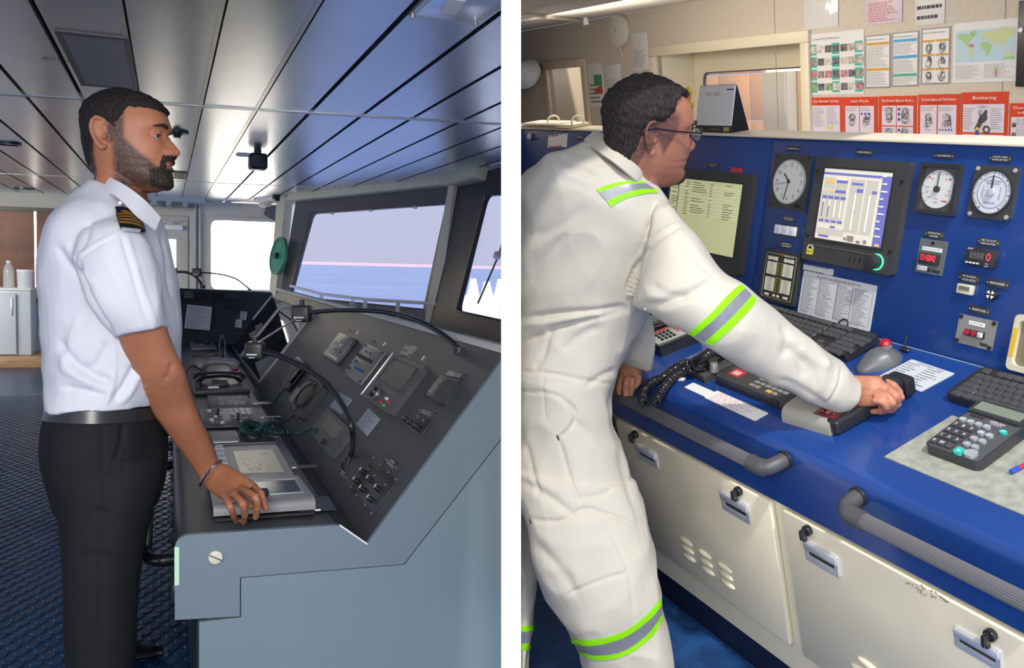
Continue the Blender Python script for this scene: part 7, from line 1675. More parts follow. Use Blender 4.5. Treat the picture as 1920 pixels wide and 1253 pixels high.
reds = [(315, 548, 716, 713, 'Gas Bottle Safety', 'red headed Gas Bottle Safety poster, leftmost in the red row', 0), (553, 810, 713, 710, 'Hot Work', 'red Hot Work poster with line drawings', 1), (817, 1094, 709, 699, 'Enclosed Space Entry', 'red Enclosed Space Entry poster with blue symbols', 2),
        (1104, 1412, 696, 687, 'Enclosed Space and Tank Rescue', 'red Enclosed Space and Tank Rescue poster', 3), (1418, 1762, 684, 667, 'Bunkering', 'taller red Bunkering poster with a grey and yellow drawing', 4), (1772, 2080, 762, 752, "Don't Drink", 'red Don\'t Drink poster cut by the right edge of the view', 5)]
for x0, x1, ya, yb2, title, lab, kind in reds:
    H_ = (x1-x0)*1.5 if kind != 5 else 420
    t, w, h = poster(lab, 'r2', ((x0, ya), (x1, yb2), (x1-2, yb2+H_), (x0, ya+H_)), m=m_red, group=None)
    ptext(t, w, h, title, .5, .08, .065, m_pt, fit=.5 if len(title) < 10 else .82); textlines(t, w, h, .25, .75, .115, .15, 1, m=mat('dark_red_text', sr(110, 30, 20), .7), seed=kind)
    if kind == 5:
        ptext(t, w, h, 'and Navigate', .5, .16, .06, m_pt, fit=.6)
    y0 = .17 if kind != 5 else .24
    R = {0: [(.06, y0, .94, .9)], 1: [(.08, y0, .48, .68), (.5, y0, .9, .68), (.08, .70, .48, 1), (.5, .70, .9, 1)], 2: [(.09, y0, .47, .52), (.49, y0, .92, .52), (.09, .54, .47, .86), (.49, .54, .92, .86)], 3: [(.06, y0, .46, .70), (.49, y0, .92, .70), (.06, .72, .46, .98), (.49, .72, .92, .98)], 4: [(.05, y0, .93, .57), (.05, .60, .93, .97)], 5: [(.05, y0+.18*i, .95, y0+.17+.18*i) for i in range(4)]}[kind]
    b = B(); [R4_(b, w, h, *r, .0024) for r in R]; t.part('text_panel', b, m_lil, smooth=False)
    if kind == 0:
        textlines(t, w, h, .1, .46, .2, .62, 16, z=.0028, seed=4); textlines(t, w, h, .54, .9, .2, .58, 15, z=.0028, seed=5, name='print')
        b = B(); [R4_(b, w, h, .52+.12*i, .60, .60+.12*i, .66, .0028) for i in range(2)]; t.part('yellow_symbol', b, mat('yellow_symbol', sr(220, 200, 70), .6), smooth=False)
    else:
        for i, r in enumerate(R):
            cx_, cy_ = (r[0]+r[2])/2, (r[1]+r[3])/2
            if (kind == 2 and i % 2) or kind == 5: textlines(t, w, h, r[0]+.12, r[2]-.02, r[1]+.02, r[3]-.02, 8 if kind == 2 else 4, z=.0028, seed=i)
            elif kind == 4: textlines(t, w, h, r[0]+.02, r[0]+.25, r[1]+.05, r[3]-.04, 9, z=.0028, seed=i); textlines(t, w, h, r[2]-.28, r[2]-.02, r[1]+.05, r[3]-.04, 10, z=.0028, seed=i+9, name='print')
            else: textlines(t, w, h, r[0]+.02, r[2]-.02, r[1]+.02, r[1]+.1, 3, z=.0028, seed=i)
            b = B(); 
            for k_ in range(3): fig(b, w, h, cx_ if kind != 5 else r[0]+.08, cy_+.05-.06*k_*(kind != 5), .11 if kind != 5 else .05, .0029, kind*10+i+k_*77)
            t.part('line_drawing', b, m_ink, smooth=False)
            if kind == 2 and i % 2:
                for k_ in range(3): t.part('blue_symbol', B().cyl((w*(r[0]+.06-.5), h*(.5-(r[1]+.06+.09*k_)), .0028), w*.035, .0006, 14), m_bl)
        if kind == 3:
            for k_ in range(5): t.part('blue_symbol', B().cyl((w*(.54+.07*k_-.5), h*(.5-.56), .0028), w*.02, .0006, 12), m_bl)
        if kind == 1:
            for k_ in range(3): t.part('blue_symbol', B().cyl((w*(.56+.1*k_-.5), h*(.5-.32), .0028), w*.03, .0006, 12), m_bl)
        if kind == 4:
            b = B(); b.poly([(w*p[0], h*p[1]) for p in ((-.2, -.02), (-.05, .16), (.04, .26), (.08, .24), (.06, .12), (-.04, .04), (-.1, -.04))], .0030); b.ring((w*.07, h*-.03, .0028), w*.08, w*.04, .0004, 18); t.part('pump_drawing', b, mat('grey_print', sr(150, 146, 140), .5).copy() if False else mat('drawing_grey', sr(70, 70, 72), .6), smooth=False)
            t.part('figure_yellow', B().cyl((-w*.13, -h*.02, .0029), w*.035, .0006, 16), mat('yellow_symbol', sr(220, 200, 70), .6)); t.part('figure_blue', B().box((-w*.13, -h*.07, .0029), (w*.08, h*.07, .0006)), m_bl)
            ptext(t, w, h, 'Before Bunkering', .47, .2, .025, m_ink, name='lettering'); ptext(t, w, h, 'During Bunkering', .47, .63, .025, m_ink, name='lettering')
m_teal = mat('teal_print', sr(70, 178, 164), .5)
t, w, h = poster('white and teal picture grid poster headed Common PSC Deficiencies', 'r2', ((303, 255), (706, 211), (712, 688), (312, 698)))
ptext(t, w, h, 'Common PSC Deficiencies', .32, .09, .045, m_ink, fit=.5); rnd = random.Random(2)
for r in range(4):
    b = B(); [R4_(b, w, h, x, .17+.205*r, x+.14, .35+.205*r, .0023) for x in (.01, .43, .84)]; t.part('teal_block', b, m_teal, smooth=False)
    for c_ in range(7):
        col = rnd.choice([(70, 60, 54), (120, 104, 90), (150, 140, 128), (96, 120, 80), (150, 90, 100), (60, 64, 70), (170, 160, 150)]); x = .02+.142*c_; m = mat('photo_%d' % sum(col), sr(*col), .5, col2=sr(*[min(255, v+60) for v in col]), vscale=60)
        b = B(); R4_(b, w, h, x, .2+.205*r, x+.125, .315+.205*r, .0026); t.part('photo', b, m, smooth=False)
for x0, x1, ya, yb2, yc, yd, title, lab, heads in ((718, 905, 262, 245, 640, 652, 'Good Marine Engineering Practice 1', 'narrow white engineering practice poster with two mustard bars', [(.14, 'm'), (.62, 'm')]), (914, 1112, 242, 220, 628, 640, 'Good Marine Engineering Practice 2', 'narrow white engineering practice poster with blue and green bars', [(.13, 'b'), (.43, 'b'), (.76, 'g')]), (1128, 1343, 212, 190, 610, 625, 'Prevention of Marine Pollution', 'white Prevention of Marine Pollution poster with six mustard headed drawings', None)):
    t, w, h = poster(lab, 'r2', ((x0, ya), (x1, yb2), (x1-4, yc), (x0+2, yd))); ptext(t, w, h, title, .42, .085, .038, m_ink, fit=.78)
    t.part('border', B().frame(w, h, .006, .0015, .003, r=.001), mat('clear_edge', sr(150, 150, 156), .2))
    hm = {'m': mat('mustard', sr(204, 158, 56), .5), 'b': mat('sky_blue_print', sr(80, 160, 206), .5), 'g': mat('green_print', sr(70, 170, 140), .5)}
    if heads:
        for i, (y, c_) in enumerate(heads): b = B(); R4_(b, w, h, .06, y, .94, y+.055, .0024); t.part('heading_bar', b, hm[c_], smooth=False); ye = heads[i+1][0] if i+1 < len(heads) else .97; textlines(t, w, h, .08, .94, y+.07, ye-.02, int((ye-y)*28), z=.0026, seed=i)
    else:
        for r in range(3):
            for c_ in range(2): b = B(); R4_(b, w, h, .03+.48*c_, .21+.25*r, .48+.48*c_, .25+.25*r, .0024); t.part('heading_bar', b, hm['m'], smooth=False); b = B(); fig(b, w, h, .25+.48*c_, .36+.25*r, .13, .0026, r*3+c_); fig(b, w, h, .28+.48*c_, .33+.25*r, .1, .0026, r*3+c_+50); t.part('line_drawing', b, m_ink, smooth=False)
# world map
t, w, h = poster('large world map poster with printed tables under the map', 'r2', ((1364, 182), (1848, 122), (1836, 592), (1362, 612)))
b = B(); R4_(b, w, h, .04, .13, .96, .66, .0023); t.part('sea_print', b, mat('map_sea', sr(176, 208, 222), .45), smooth=False)
m_ld = mat('map_land', sr(196, 208, 132), .5); m_ld2 = mat('map_land_green', sr(150, 200, 100), .5)
for pts, m in (([(.04, .2), (.12, .17), (.22, .2), (.3, .16), (.34, .22), (.3, .28), (.27, .30), (.24, .38), (.2, .36), (.15, .3), (.08, .26)], m_ld2), ([(.27, .16), (.36, .13), (.38, .2), (.33, .24)], m_ld2), ([(.24, .40), (.30, .42), (.34, .48), (.31, .56), (.28, .62), (.26, .52)], m_ld),
               ([(.44, .2), (.5, .16), (.56, .18), (.62, .16), (.76, .12), (.95, .15), (.95, .26), (.86, .3), (.8, .38), (.76, .44), (.7, .36), (.66, .42), (.6, .34), (.54, .3), (.46, .3)], m_ld), ([(.45, .34), (.55, .34), (.62, .42), (.58, .52), (.53, .58), (.5, .48), (.44, .42)], m_ld2), ([(.8, .52), (.88, .49), (.92, .55), (.86, .6), (.81, .58)], m_ld)):
    t.part('continent', B().poly([(w*(x-.5), h*(.5-y)) for x, y in pts], .0026), m, smooth=False)
t.part('red_zone', B().poly([(w*(x-.5), h*(.5-y)) for x, y in ((.25, .36), (.32, .35), (.34, .40), (.3, .42), (.26, .40))], .0028), mat('red_text', sr(190, 60, 60), .6), smooth=False)
textlines(t, w, h, .05, .45, .70, .94, 12, seed=3); textlines(t, w, h, .5, .95, .70, .94, 12, seed=8, name='print'); b = B(); R4_(b, w, h, .78, .60, .96, .64, .0028); R4_(b, w, h, .66, .74, .72, .8, .0028); t.part('green_block', b, m_ld2, smooth=False); b = B(); R4_(b, w, h, .67, .8, .71, .92, .0029); t.part('red_block', b, mat('red_text', sr(190, 60, 60), .6), smooth=False)
t.part('clear_cover', B().box((0, 0, .0042), (w, h, .0012)), mat('clear_film', (1, 1, 1), .06, alpha=.10, spec=.9))
m_film2 = mat('plastic_sleeve', sr(222, 220, 216), .08, spec=.9, bump=.6, bscale=14)
def sleeve(lab, k, q, n=6, m=None, lm=None):
    fr, w, h = WR.quad(*zq(k, *q)); t = Thing('plastic_sleeve', lab, 'sheet', RR, fr @ T_(0, 0, .001)); t.part('sheet', B().box((0, 0, .0015), (w, h, .003), .001), m or m_film2); textlines(t, w, h, .08, .92, .45, .93, n, z=.0036, m=lm or m_tx, seed=n); return t
sleeve('shiny blank plastic sleeve at the top above the picture grid poster', 'r2', ((270, -80), (520, -95), (517, 202), (265, 214)), 0)
sleeve('lilac notice with red lines at the top of the wall', 'r2', ((722, -120), (992, -140), (988, 160), (726, 192)), 9, mat('lilac_paper', sr(218, 198, 208), .4), mat('red_text', sr(190, 60, 60), .6))
sleeve('plain white notice with two short lines at the top of the wall', 'r2', ((1085, -120), (1306, -135), (1302, 172), (1082, 190)), 2, mat('white_paper2', sr(222, 220, 214), .4), m_ink)
sleeve('narrow glossy plastic sleeve with print right of the round disc', 'r1', ((848, 245), (960, 236), (968, 505), (862, 520)), 11)
sleeve('white notice partly hidden by the engineer\'s hair', 'r1', ((640, 480), (760, 468), (770, 700), (655, 720)), 8, mat('white_paper2', sr(222, 220, 214), .4))
t = sleeve('risk chart sheet with green and red block beside the doorway', 'r1', ((512, 470), (625, 462), (650, 775), (545, 790)), 5, mat('white_paper2', sr(222, 220, 214), .4), m_ink)
fr, w, h = WR.quad(*zq('r1', (512, 470), (625, 462), (650, 775), (545, 790))); t.part('green_block', B().box((w*.15, h*.12, .0038), (w*.52, h*.24, .001)), mat('chart_green', sr(70, 150, 90), .5)); t.part('red_block', B().prism([(-w*.1, -h*.2), (w*.41, -h*.2), (w*.41, h*.0), (w*.15, -h*.04), (-w*.1, -h*.1)], .0044, .005), mat('chart_red', sr(200, 64, 64), .5))
t = Thing('wall_notice_box', 'dark framed panel at the right edge beside the world map', 'frame', RR, WR.frame(*WR.uv(*zq('r2', (1905, 320))[0]))); t.part('frame', B().box((.03, 0, .008), (.12, .3, .016), .003), m_bez); t.part('knob', B().cyl((-.015, .05, .018), .008, .008, 14), white_paint)
# round disc with cord
u, v = WR.uv(*zq('r1', (765, 222))[0]); r = abs(WR.uv(*zq('r1', (765, 95))[0])[1]-v)
t = Thing('wall_disc', 'large round cream disc hanging on the wall left of the window', 'disc', RR, WR.frame(u, v)); t.part('disc', B().cyl((0, 0, .02), r, .04, 56, bev=.012), mat('cream_disc', sr(218, 210, 198), .4)); t.part('mark', B().box((-.01, 0, .0405), (.03, .006, .0006), rot=Matrix.Rotation(.8, 3, 'Z')), m_tx); t.part('cord', B().tube([(0, -r, .02), (.012, -r-.05, .01), (-.006, -r-.03, .01)], .003, 6), m_fr)
# hard hat on its hook
cpx = zq('r1', (72, 545))[0]; q = RR.hit(*cpx, (0, YW-.16, 0), (0, 1, 0)); S_ = .088
t = Thing('hard_hat', 'white hard hat hanging on a wooden wall hook at the far left', 'helmet', RR, Matrix.Translation(q) @ Vector((.25, -.80, .35)).to_track_quat('Z', 'X').to_matrix().to_4x4())
b = B(); n = 14; P = [(S_*math.cos(R_(90*i/n)), S_*1.05*math.sin(R_(90*i/n))) for i in range(n)]; lathe(b, [(S_*.93, 0)]+P+[(.002, S_*1.05)], 32); b._x(b.bm.verts[:], Matrix.Diagonal((1, 1.2, 1, 1)))
wh = mat('white_helmet', sr(232, 232, 226), .3); t.part('shell', b, wh); b = B(); b.ring((0, 0, -.004), S_*1.15, S_*.2, .006, 32); b._x(b.bm.verts[:], Matrix.Diagonal((1, 1.25, 1, 1))); t.part('brim', b, wh); t.part('ridge', B().tube([(0, -S_*1.05*math.cos(a)*1.1, S_*1.08*math.sin(a)) for a in [i*.26 for i in range(1, 12)]], .006, 8), wh)
t.part('chin_strap', B().tube(spline([(.05, -.03, 0), (.09, -.02, -.08), (.08, 0, -.13)], 5), .008, 8), mat('navy_strap', sr(30, 30, 60), .6))
q = WR.uv(*zq('r1', (180, 512))[0]); t = Thing('wooden_hook', 'small wooden wall hook beside the hard hat', 'hook', RR, WR.frame(*q)); t.part('block', B().box((0, 0, .012), (.07, .05, .024), .003), mat('hook_wood', sr(176, 140, 70), .5)); t.part('peg', B().cyl((-.02, 0, .06), .008, .1, 12), m_hd)
# things on the console ledge
LZ = float(PN.at(0, PH)[2])+.0062
LG = Surf(RR, (0, PN.at(0, PH)[1]+.035, LZ), (1, 0, 0), (0, 1, 0))
uy = lambda k, p: LG.uv(*zq(k, p)[0])[0]
# calendar: upright tent
bl, br = uy('r1', (1310, 995)), uy('r1', (1570, 1000)); 
LV = Surf(RR, (0, LG.P[1]-.03, LZ), (1, 0, 0), (0, sn(12), cs(12)))
q = [LV.uv(*p) for p in zq('r1', (1340, 628), (1605, 628), (1568, 998), (1308, 1000))]; cw = ((q[1][0]-q[0][0])+(q[2][0]-q[3][0]))/2; ch = (q[0][1]+q[1][1])/2; cx_ = sum(p[0] for p in q)/4
t = Thing('desk_calendar', 'standing desk calendar with a black base on the console ledge', 'calendar', RR, LV.frame(cx_, 0))
t.part('base_strip', B().box((0, ch*.075, .0), (cw, ch*.15, .004)), mat('black_card', (.02, .02, .022), .5)); t.part('page', B().box((0, ch*.57, .001), (cw*.99, ch*.84, .004)), m_pw)
b = B().text('3', ch*.1, (-cw*.40, ch*.80), .0035); rnd = random.Random(1)
for r in range(4):
    for c_ in range(7): b.text(str(1+(r*7+c_) % 30), ch*.032, (-cw*.42+c_*cw*.14, ch*(.66-.135*r)), .0035)
for i in range(3): b.rectf(-cw*.3, ch*(.84-.03*i), -cw*.12, ch*(.85-.03*i), .0035); b.rectf(-cw*.08, ch*(.84-.03*i), cw*.12, ch*(.85-.03*i), .0035)
t.part('print', b, m_tx, smooth=False); b = B(); b.rectf(cw*.28, ch*.89, cw*.46, ch*.92, .0035); t.part('blue_mark', b, m_bl, smooth=False); b = B().text('DESK', ch*.05, (-cw*.3, ch*.07), .0025).text('CALENDAR', ch*.05, (cw*.05, ch*.07), .0025, wfit=cw*.3); b.rectf(cw*.3, ch*.03, cw*.46, ch*.12, .0025); t.part('lettering', b, mat('gold_lettering', sr(170, 150, 110), .5), smooth=False)
for k in range(22): t.part('wire_loop', B().ring((0, 0, 0), .004, .001, .001, 8, M=Matrix.Translation((-cw*.46+k*cw*.92/21, ch, 0)) @ Matrix.Rotation(math.pi/2, 4, 'Y')), m_tx)
b = B(); A = [(-cw/2, 0, -.004), (cw/2, 0, -.004), (cw/2, ch, -.003), (-cw/2, ch, -.003)]; 
b.bm.faces.new([b.bm.verts.new(p) for p in ((cw/2, 0, -.003), (cw/2, ch, -.003), (cw/2, 0.01, -.075))]); b.bm.faces.new([b.bm.verts.new(p) for p in ((-cw/2, ch, -.003), (cw/2, ch, -.003), (cw/2, .01, -.075), (-cw/2, .01, -.075))]); b.bm.faces.new([b.bm.verts.new(p) for p in ((-cw/2, 0, -.003), (-cw/2, ch, -.003), (-cw/2, 0.01, -.075))])
bmesh.ops.solidify(b.bm, geom=b.bm.faces[:], thickness=.002); t.part('stand', b, mat('black_card', (.02, .02, .022), .5), smooth=False)
# open ring binder at the far left of the ledge
q0, q1 = uy('r1', (30, 935)), uy('r1', (460, 935))
t = Thing('ring_binder', 'open ring binder lying flat on the ledge at the left', 'binder', RR, LG.frame((q0+q1)/2, 0)); L = q1-q0
t.part('cover', B().box((0, 0, .003), (L, .11, .006), .001), mat('binder_edge', sr(170, 156, 120), .5)); t.part('pages', B().box((-L*.12, 0, .014), (L*.72, .10, .010), .002), mat('page_white', sr(226, 218, 200), .7)); t.part('loose_pages', B().box((L*.2, .01, .010), (L*.5, .095, .006), .001), mat('page_white', sr(226, 218, 200), .7))
for x in ((uy('r1', (232, 935)))-(q0+q1)/2, (uy('r1', (440, 935)))-(q0+q1)/2): t.part('ring', B().tube([(x+.004*math.sin(a*2), .028*math.cos(a), .018+.028*math.sin(a)) for a in [i*math.pi/12 for i in range(-3, 16)]], .004, 10), mat('ivory_ring', sr(226, 220, 180), .3))
# little flower decoration behind the engineer's face
c_ = uy('r1', (1290, 950)); t = Thing('flower_ornament', 'small ornament with pink and yellow flowers behind the engineer\'s brow', 'ornament', RR, LG.frame(c_, .02))
t.part('stem', B().tube([(0, 0, 0), (.004, 0, .05), (0, 0, .1)], .004, 8), mat('leaf_green', (.1, .25, .06), .5))
for x, z, c2, n_ in ((0, .05, 'pink', 0), (.008, .085, 'yellow', 1), (-.006, .11, 'orange', 2), (.006, .13, 'yellow', 3)):
    t.part('flower', B().sph((x, -.01, z), .017, (1, .8, 1), 10, 8), mat(c2+'_petal', {'pink': sr(220, 60, 140), 'yellow': sr(236, 200, 70), 'orange': sr(236, 150, 60)}[c2], .5))
# ================================================================== the engineer
H2 = head_matrix(1197, 252, 2.06, .238, (.943, -.033, .33), (.0915, -.93, -.354))
def hp(px, py, h): q = Vector(DS.room.hit(px, py, DS.P+DS.n*h, DS.n)); return tuple(RR.W @ q)
b = B(); head_mesh(b, H2, 90, 90)
for sd in (-1, 1): ear(b, H2, sd); eyelid(b, H2, sd)
ploft(b, [(1150, 235, 1245, 300, 2.09, .06), (1140, 262, 1240, 335, 2.10, .066), (1115, 290, 1232, 372, 2.12, .08), (1080, 330, 1235, 430, 2.16, .13), (1030, 430, 1210, 500, 2.2, .14), (1010, 560, 1160, 610, 2.28, .14), (1010, 720, 1110, 740, 2.3, .13)], 28, 3)
ploft(b, [(1230, 430, 1200, 530, 2.06, .06), (1330, 510, 1270, 580, 1.98, .05), (1420, 590, 1370, 650, 1.98, .045), (1520, 660, 1480, 715, 2.03, .038), (1590, 705, 1575, 752, 2.05, .03)], 20, 3)
def zr(px, py, h): q = RR.W @ Vector(DS.room.hit(px, py, DS.P+DS.n*h, DS.n)); return float((np.array(q-CAM) @ ML)[2])
zc = [zr(1600, 735, .06), zr(1628, 735, .065), zr(1655, 733, .062)]
ploft(b, [(1585, 704, 1572, 755, 2.05, .03), (1601, 704, 1598, 762, zc[0], .026), (1626, 704, 1626, 763, zc[1], .021), (1645, 706, 1650, 759, zc[2], .018), (1656, 713, 1660, 752, zc[2], .015)], 22, 3)
ch = [[hp(1640, 712, .062), hp(1654, 714, .066), hp(1675, 723, .062), hp(1685, 735, .045), hp(1691, 746, .035)], [hp(1644, 724, .068), hp(1661, 727, .070), hp(1680, 742, .060), hp(1682, 757, .035), hp(1671, 769, .020)],
      [hp(1642, 738, .068), hp(1660, 741, .068), hp(1673, 755, .055), hp(1667, 767, .030), hp(1652, 773, .018)], [hp(1638, 750, .062), hp(1653, 753, .060), hp(1662, 763, .045), hp(1653, 770, .026), hp(1636, 772, .018)], [hp(1618, 748, .040), hp(1634, 742, .028), hp(1652, 735, .030)]]
fingers(b, ch, [.0092, .0100, .0096, .0085, .0105])
# left hand on the far corner of the desk
ploft(b, [(1150, 560, 1200, 585, 2.42, .04), (1160, 620, 1205, 630, 2.45, .036), (1166, 660, 1207, 672, 2.48, .030), (1160, 680, 1204, 695, 2.50, .028), (1156, 692, 1198, 712, 2.51, .024), (1157, 700, 1190, 720, 2.515, .018)], 20, 3)
ch = [[hp(1162, 698, .045), hp(1157, 706, .040), hp(1154, 717, .025), hp(1153, 727, .010)], [hp(1168, 704, .045), hp(1164, 714, .040), hp(1161, 727, .022), hp(1161, 737, .008)], [hp(1177, 709, .045), hp(1174, 719, .038), hp(1173, 731, .020), hp(1173, 740, .008)], [hp(1186, 711, .042), hp(1184, 721, .035), hp(1184, 732, .018), hp(1183, 739, .008)], [hp(1196, 704, .035), hp(1196, 716, .022), hp(1190, 726, .012)]]
fingers(b, ch, [.0085, .0095, .0098, .0092, .0105])
me2 = bake(b, .0032, 2)
creases(me2, [([(1612, 715), (1640, 716), (1655, 718)], -.0010, 2), ([(1612, 726), (1640, 728), (1658, 730)], -.0012, 2), ([(1612, 738), (1640, 741), (1656, 743)], -.0010, 2)], .0004, 40)
def bmask2(x, y, z):
    fade = ss(.30, .20, x)*ss(.80, .70, z)*ss(lerp(x, [-.3, -.12, 0, .08, .14, .2, .3], [.02, .10, .56, .46, .36, .50, .62])-.06, lerp(x, [-.3, -.12, 0, .08, .14, .2, .3], [.02, .10, .56, .46, .36, .50, .62])+.04, z)
    return max(.72*fade, .40*ss(.40, .48, x)*ss(.22, .12, z)*ss(.16, .10, abs(y)), .22*ss(.05, .2, x)*ss(.34, .12, z))
colour_body(me2, H2, sr(160, 106, 82), sr(60, 42, 38), sr(130, 84, 80), bmask2, arms=(1.25, 1.28, 1.25))
eng = Thing('person', 'man in white boiler suit with lime stripes leaning over the blue console', 'person', LR, Matrix.Translation(RR.W @ Vector((-1.95, 1.05, 0))) @ RR.W.to_3x3().to_4x4())
body2 = wpart(eng, 'body', me2, mat('skin_brown', sr(150, 98, 74), .48, vcol='Col', sss=.1, bump=.3, bscale=240))
def hair2(zn, th, p):
    x = p.x; y = abs(p.y)
    line = lerp(x, [-.40, -.30, -.16, -.12, -.09, .0, .08, .14, .17, .30, .42], [.24, .20, .26, .44, .60, .66, .66, .68, .78, .86, .86])
    if x > .10: line += .04*ss(.10, .20, y)
    e = ss(line-.012, line+.03, zn); full = ss(.45, .80, zn)*.055+.004
    return -.016+e*(.018+full)
eng.part('hair', hair_shell(H2, hair2, jitter=.016, seed=3, sc=26), strands('black_grey_hair', (.010, .009, .009), (.045, .036, .032), .38), space='world', ang=180, label='thick black hair with grey strands')
def beard2(zn, th, p):
    x, y = p.x, abs(p.y); m = ss(.02, .06, zn)*ss(.21, .17, zn)*ss(.40, .47, x)*ss(.15, .10, y); m = max(m, ss(.30, .315, zn)*ss(.37, .35, zn)*ss(.14, .11, y)*ss(.44, .50, x)); m = max(m, ss(.15, .2, zn)*ss(.35, .32, zn)*ss(.085, .10, y)*ss(.15, .13, y)*ss(.44, .48, x)); return -.014+m*.026
eng.part('beard', hair_shell(H2, beard2, 110, 150, jitter=.008, zmin=0), bd, space='world', ang=180, label='short dark goatee')
face_bits(eng, H2, None, None, hb)
# glasses
gm = mat('glasses_metal', (.03, .02, .03), .25, metal=.6); LN = mat('lens_glass', (.9, .95, 1), .03, alpha=.15, spec=.8)
for sd in (-1, 1):
    rim = [H2 @ Vector((.555-.02*abs(math.cos(a)), sd*(.145+.105*math.cos(a)), .045+.062*math.copysign(abs(math.sin(a))**.8, math.sin(a)))) for a in [2*math.pi*k/24 for k in range(25)]]
    g = eng.part('glasses_rim', B().tube(rim, .0013, 8, caps=False), gm, space='world')
    b = B(); vs_ = [b.bm.verts.new(p) for p in rim[:-1]]; b.bm.faces.new(vs_); eng.part('glasses_lens', b, LN, space='world', smooth=False)
    P = [H2 @ Vector(q) for q in ((.53, sd*.255, .075), (.36, sd*.315, .085), (.15, sd*.345, .098), (.0, sd*.350, .11), (-.08, sd*.345, .09), (-.13, sd*.335, .04))]; eng.part('glasses_temple', B().tube(spline([tuple(p) for p in P], 4), .0019, 8), gm, space='world')
eng.part('glasses_bridge', B().tube([H2 @ Vector((.555, -.045, .06)), H2 @ Vector((.575, 0, .07)), H2 @ Vector((.555, .045, .06))], .0015, 8), gm, space='world')
# boiler suit
m_suit = mat('white_coverall_cotton', sr(185, 180, 166), .72, spec=.25, bump=.15, bscale=260)
b = B(); ploft(b, [(1092, 268, 1218, 338, 2.13, .068), (1062, 282, 1242, 366, 2.15, .115), (1012, 305, 1262, 420, 2.18, .165), (972, 345, 1262, 490, 2.21, .19), (967, 430, 1236, 555, 2.25, .19), (967, 520, 1204, 605, 2.28, .182), (967, 600, 1176, 662, 2.3, .175), (967, 690, 1150, 735, 2.3, .17), (967, 760, 1148, 792, 2.3, .175), (967, 830, 1168, 850, 2.3, .175), (967, 900, 1192, 925, 2.29, .165), (970, 960, 1205, 975, 2.28, .14)], 44, 4)
ploft(b, [(967, 880, 1190, 900, 2.26, .14), (974, 960, 1212, 975, 2.23, .135), (992, 1055, 1226, 1045, 2.21, .125), (1036, 1138, 1240, 1125, 2.21, .115), (1072, 1200, 1256, 1190, 2.23, .105), (1100, 1256, 1270, 1252, 2.25, .098), (1130, 1340, 1284, 1330, 2.30, .09), (1150, 1420, 1290, 1410, 2.34, .085)], 34, 4)
ploft(b, [(967, 900, 1120, 930, 2.42, .13), (967, 990, 1060, 1000, 2.47, .12), (967, 1070, 1014, 1075, 2.50, .11), (967, 1130, 1008, 1135, 2.52, .10), (967, 1200, 1000, 1200, 2.54, .09), (967, 1290, 992, 1290, 2.56, .085)], 26, 4)
ploft(b, [(1228, 372, 1186, 545, 2.10, .10), (1266, 402, 1186, 568, 2.05, .108), (1300, 438, 1200, 580, 2.01, .10), (1328, 476, 1234, 592, 1.98, .09), (1358, 512, 1270, 617, 1.96, .082), (1392, 533, 1300, 637, 1.955, .077), (1424, 563, 1340, 662, 1.965, .074), (1462, 594, 1386, 690, 1.985, .070), (1505, 628, 1440, 714, 2.00, .064), (1548, 657, 1498, 742, 2.02, .056), (1582, 682, 1546, 764, 2.03, .049), (1600, 696, 1572, 774, 2.04, .046), (1616, 712, 1590, 775, 2.045, .040)], 36, 4)
ploft(b, [(1120, 540, 1208, 575, 2.38, .06), (1130, 600, 1221, 612, 2.42, .056), (1142, 645, 1229, 655, 2.455, .052), (1152, 668, 1227, 682, 2.475, .046), (1166, 685, 1220, 700, 2.49, .036)], 26, 4)
mc2 = bake(b, .0052, 2)
Z = lambda k, *p: zq(k, *p)
ZM['l'] = (970, 600, 1.918)
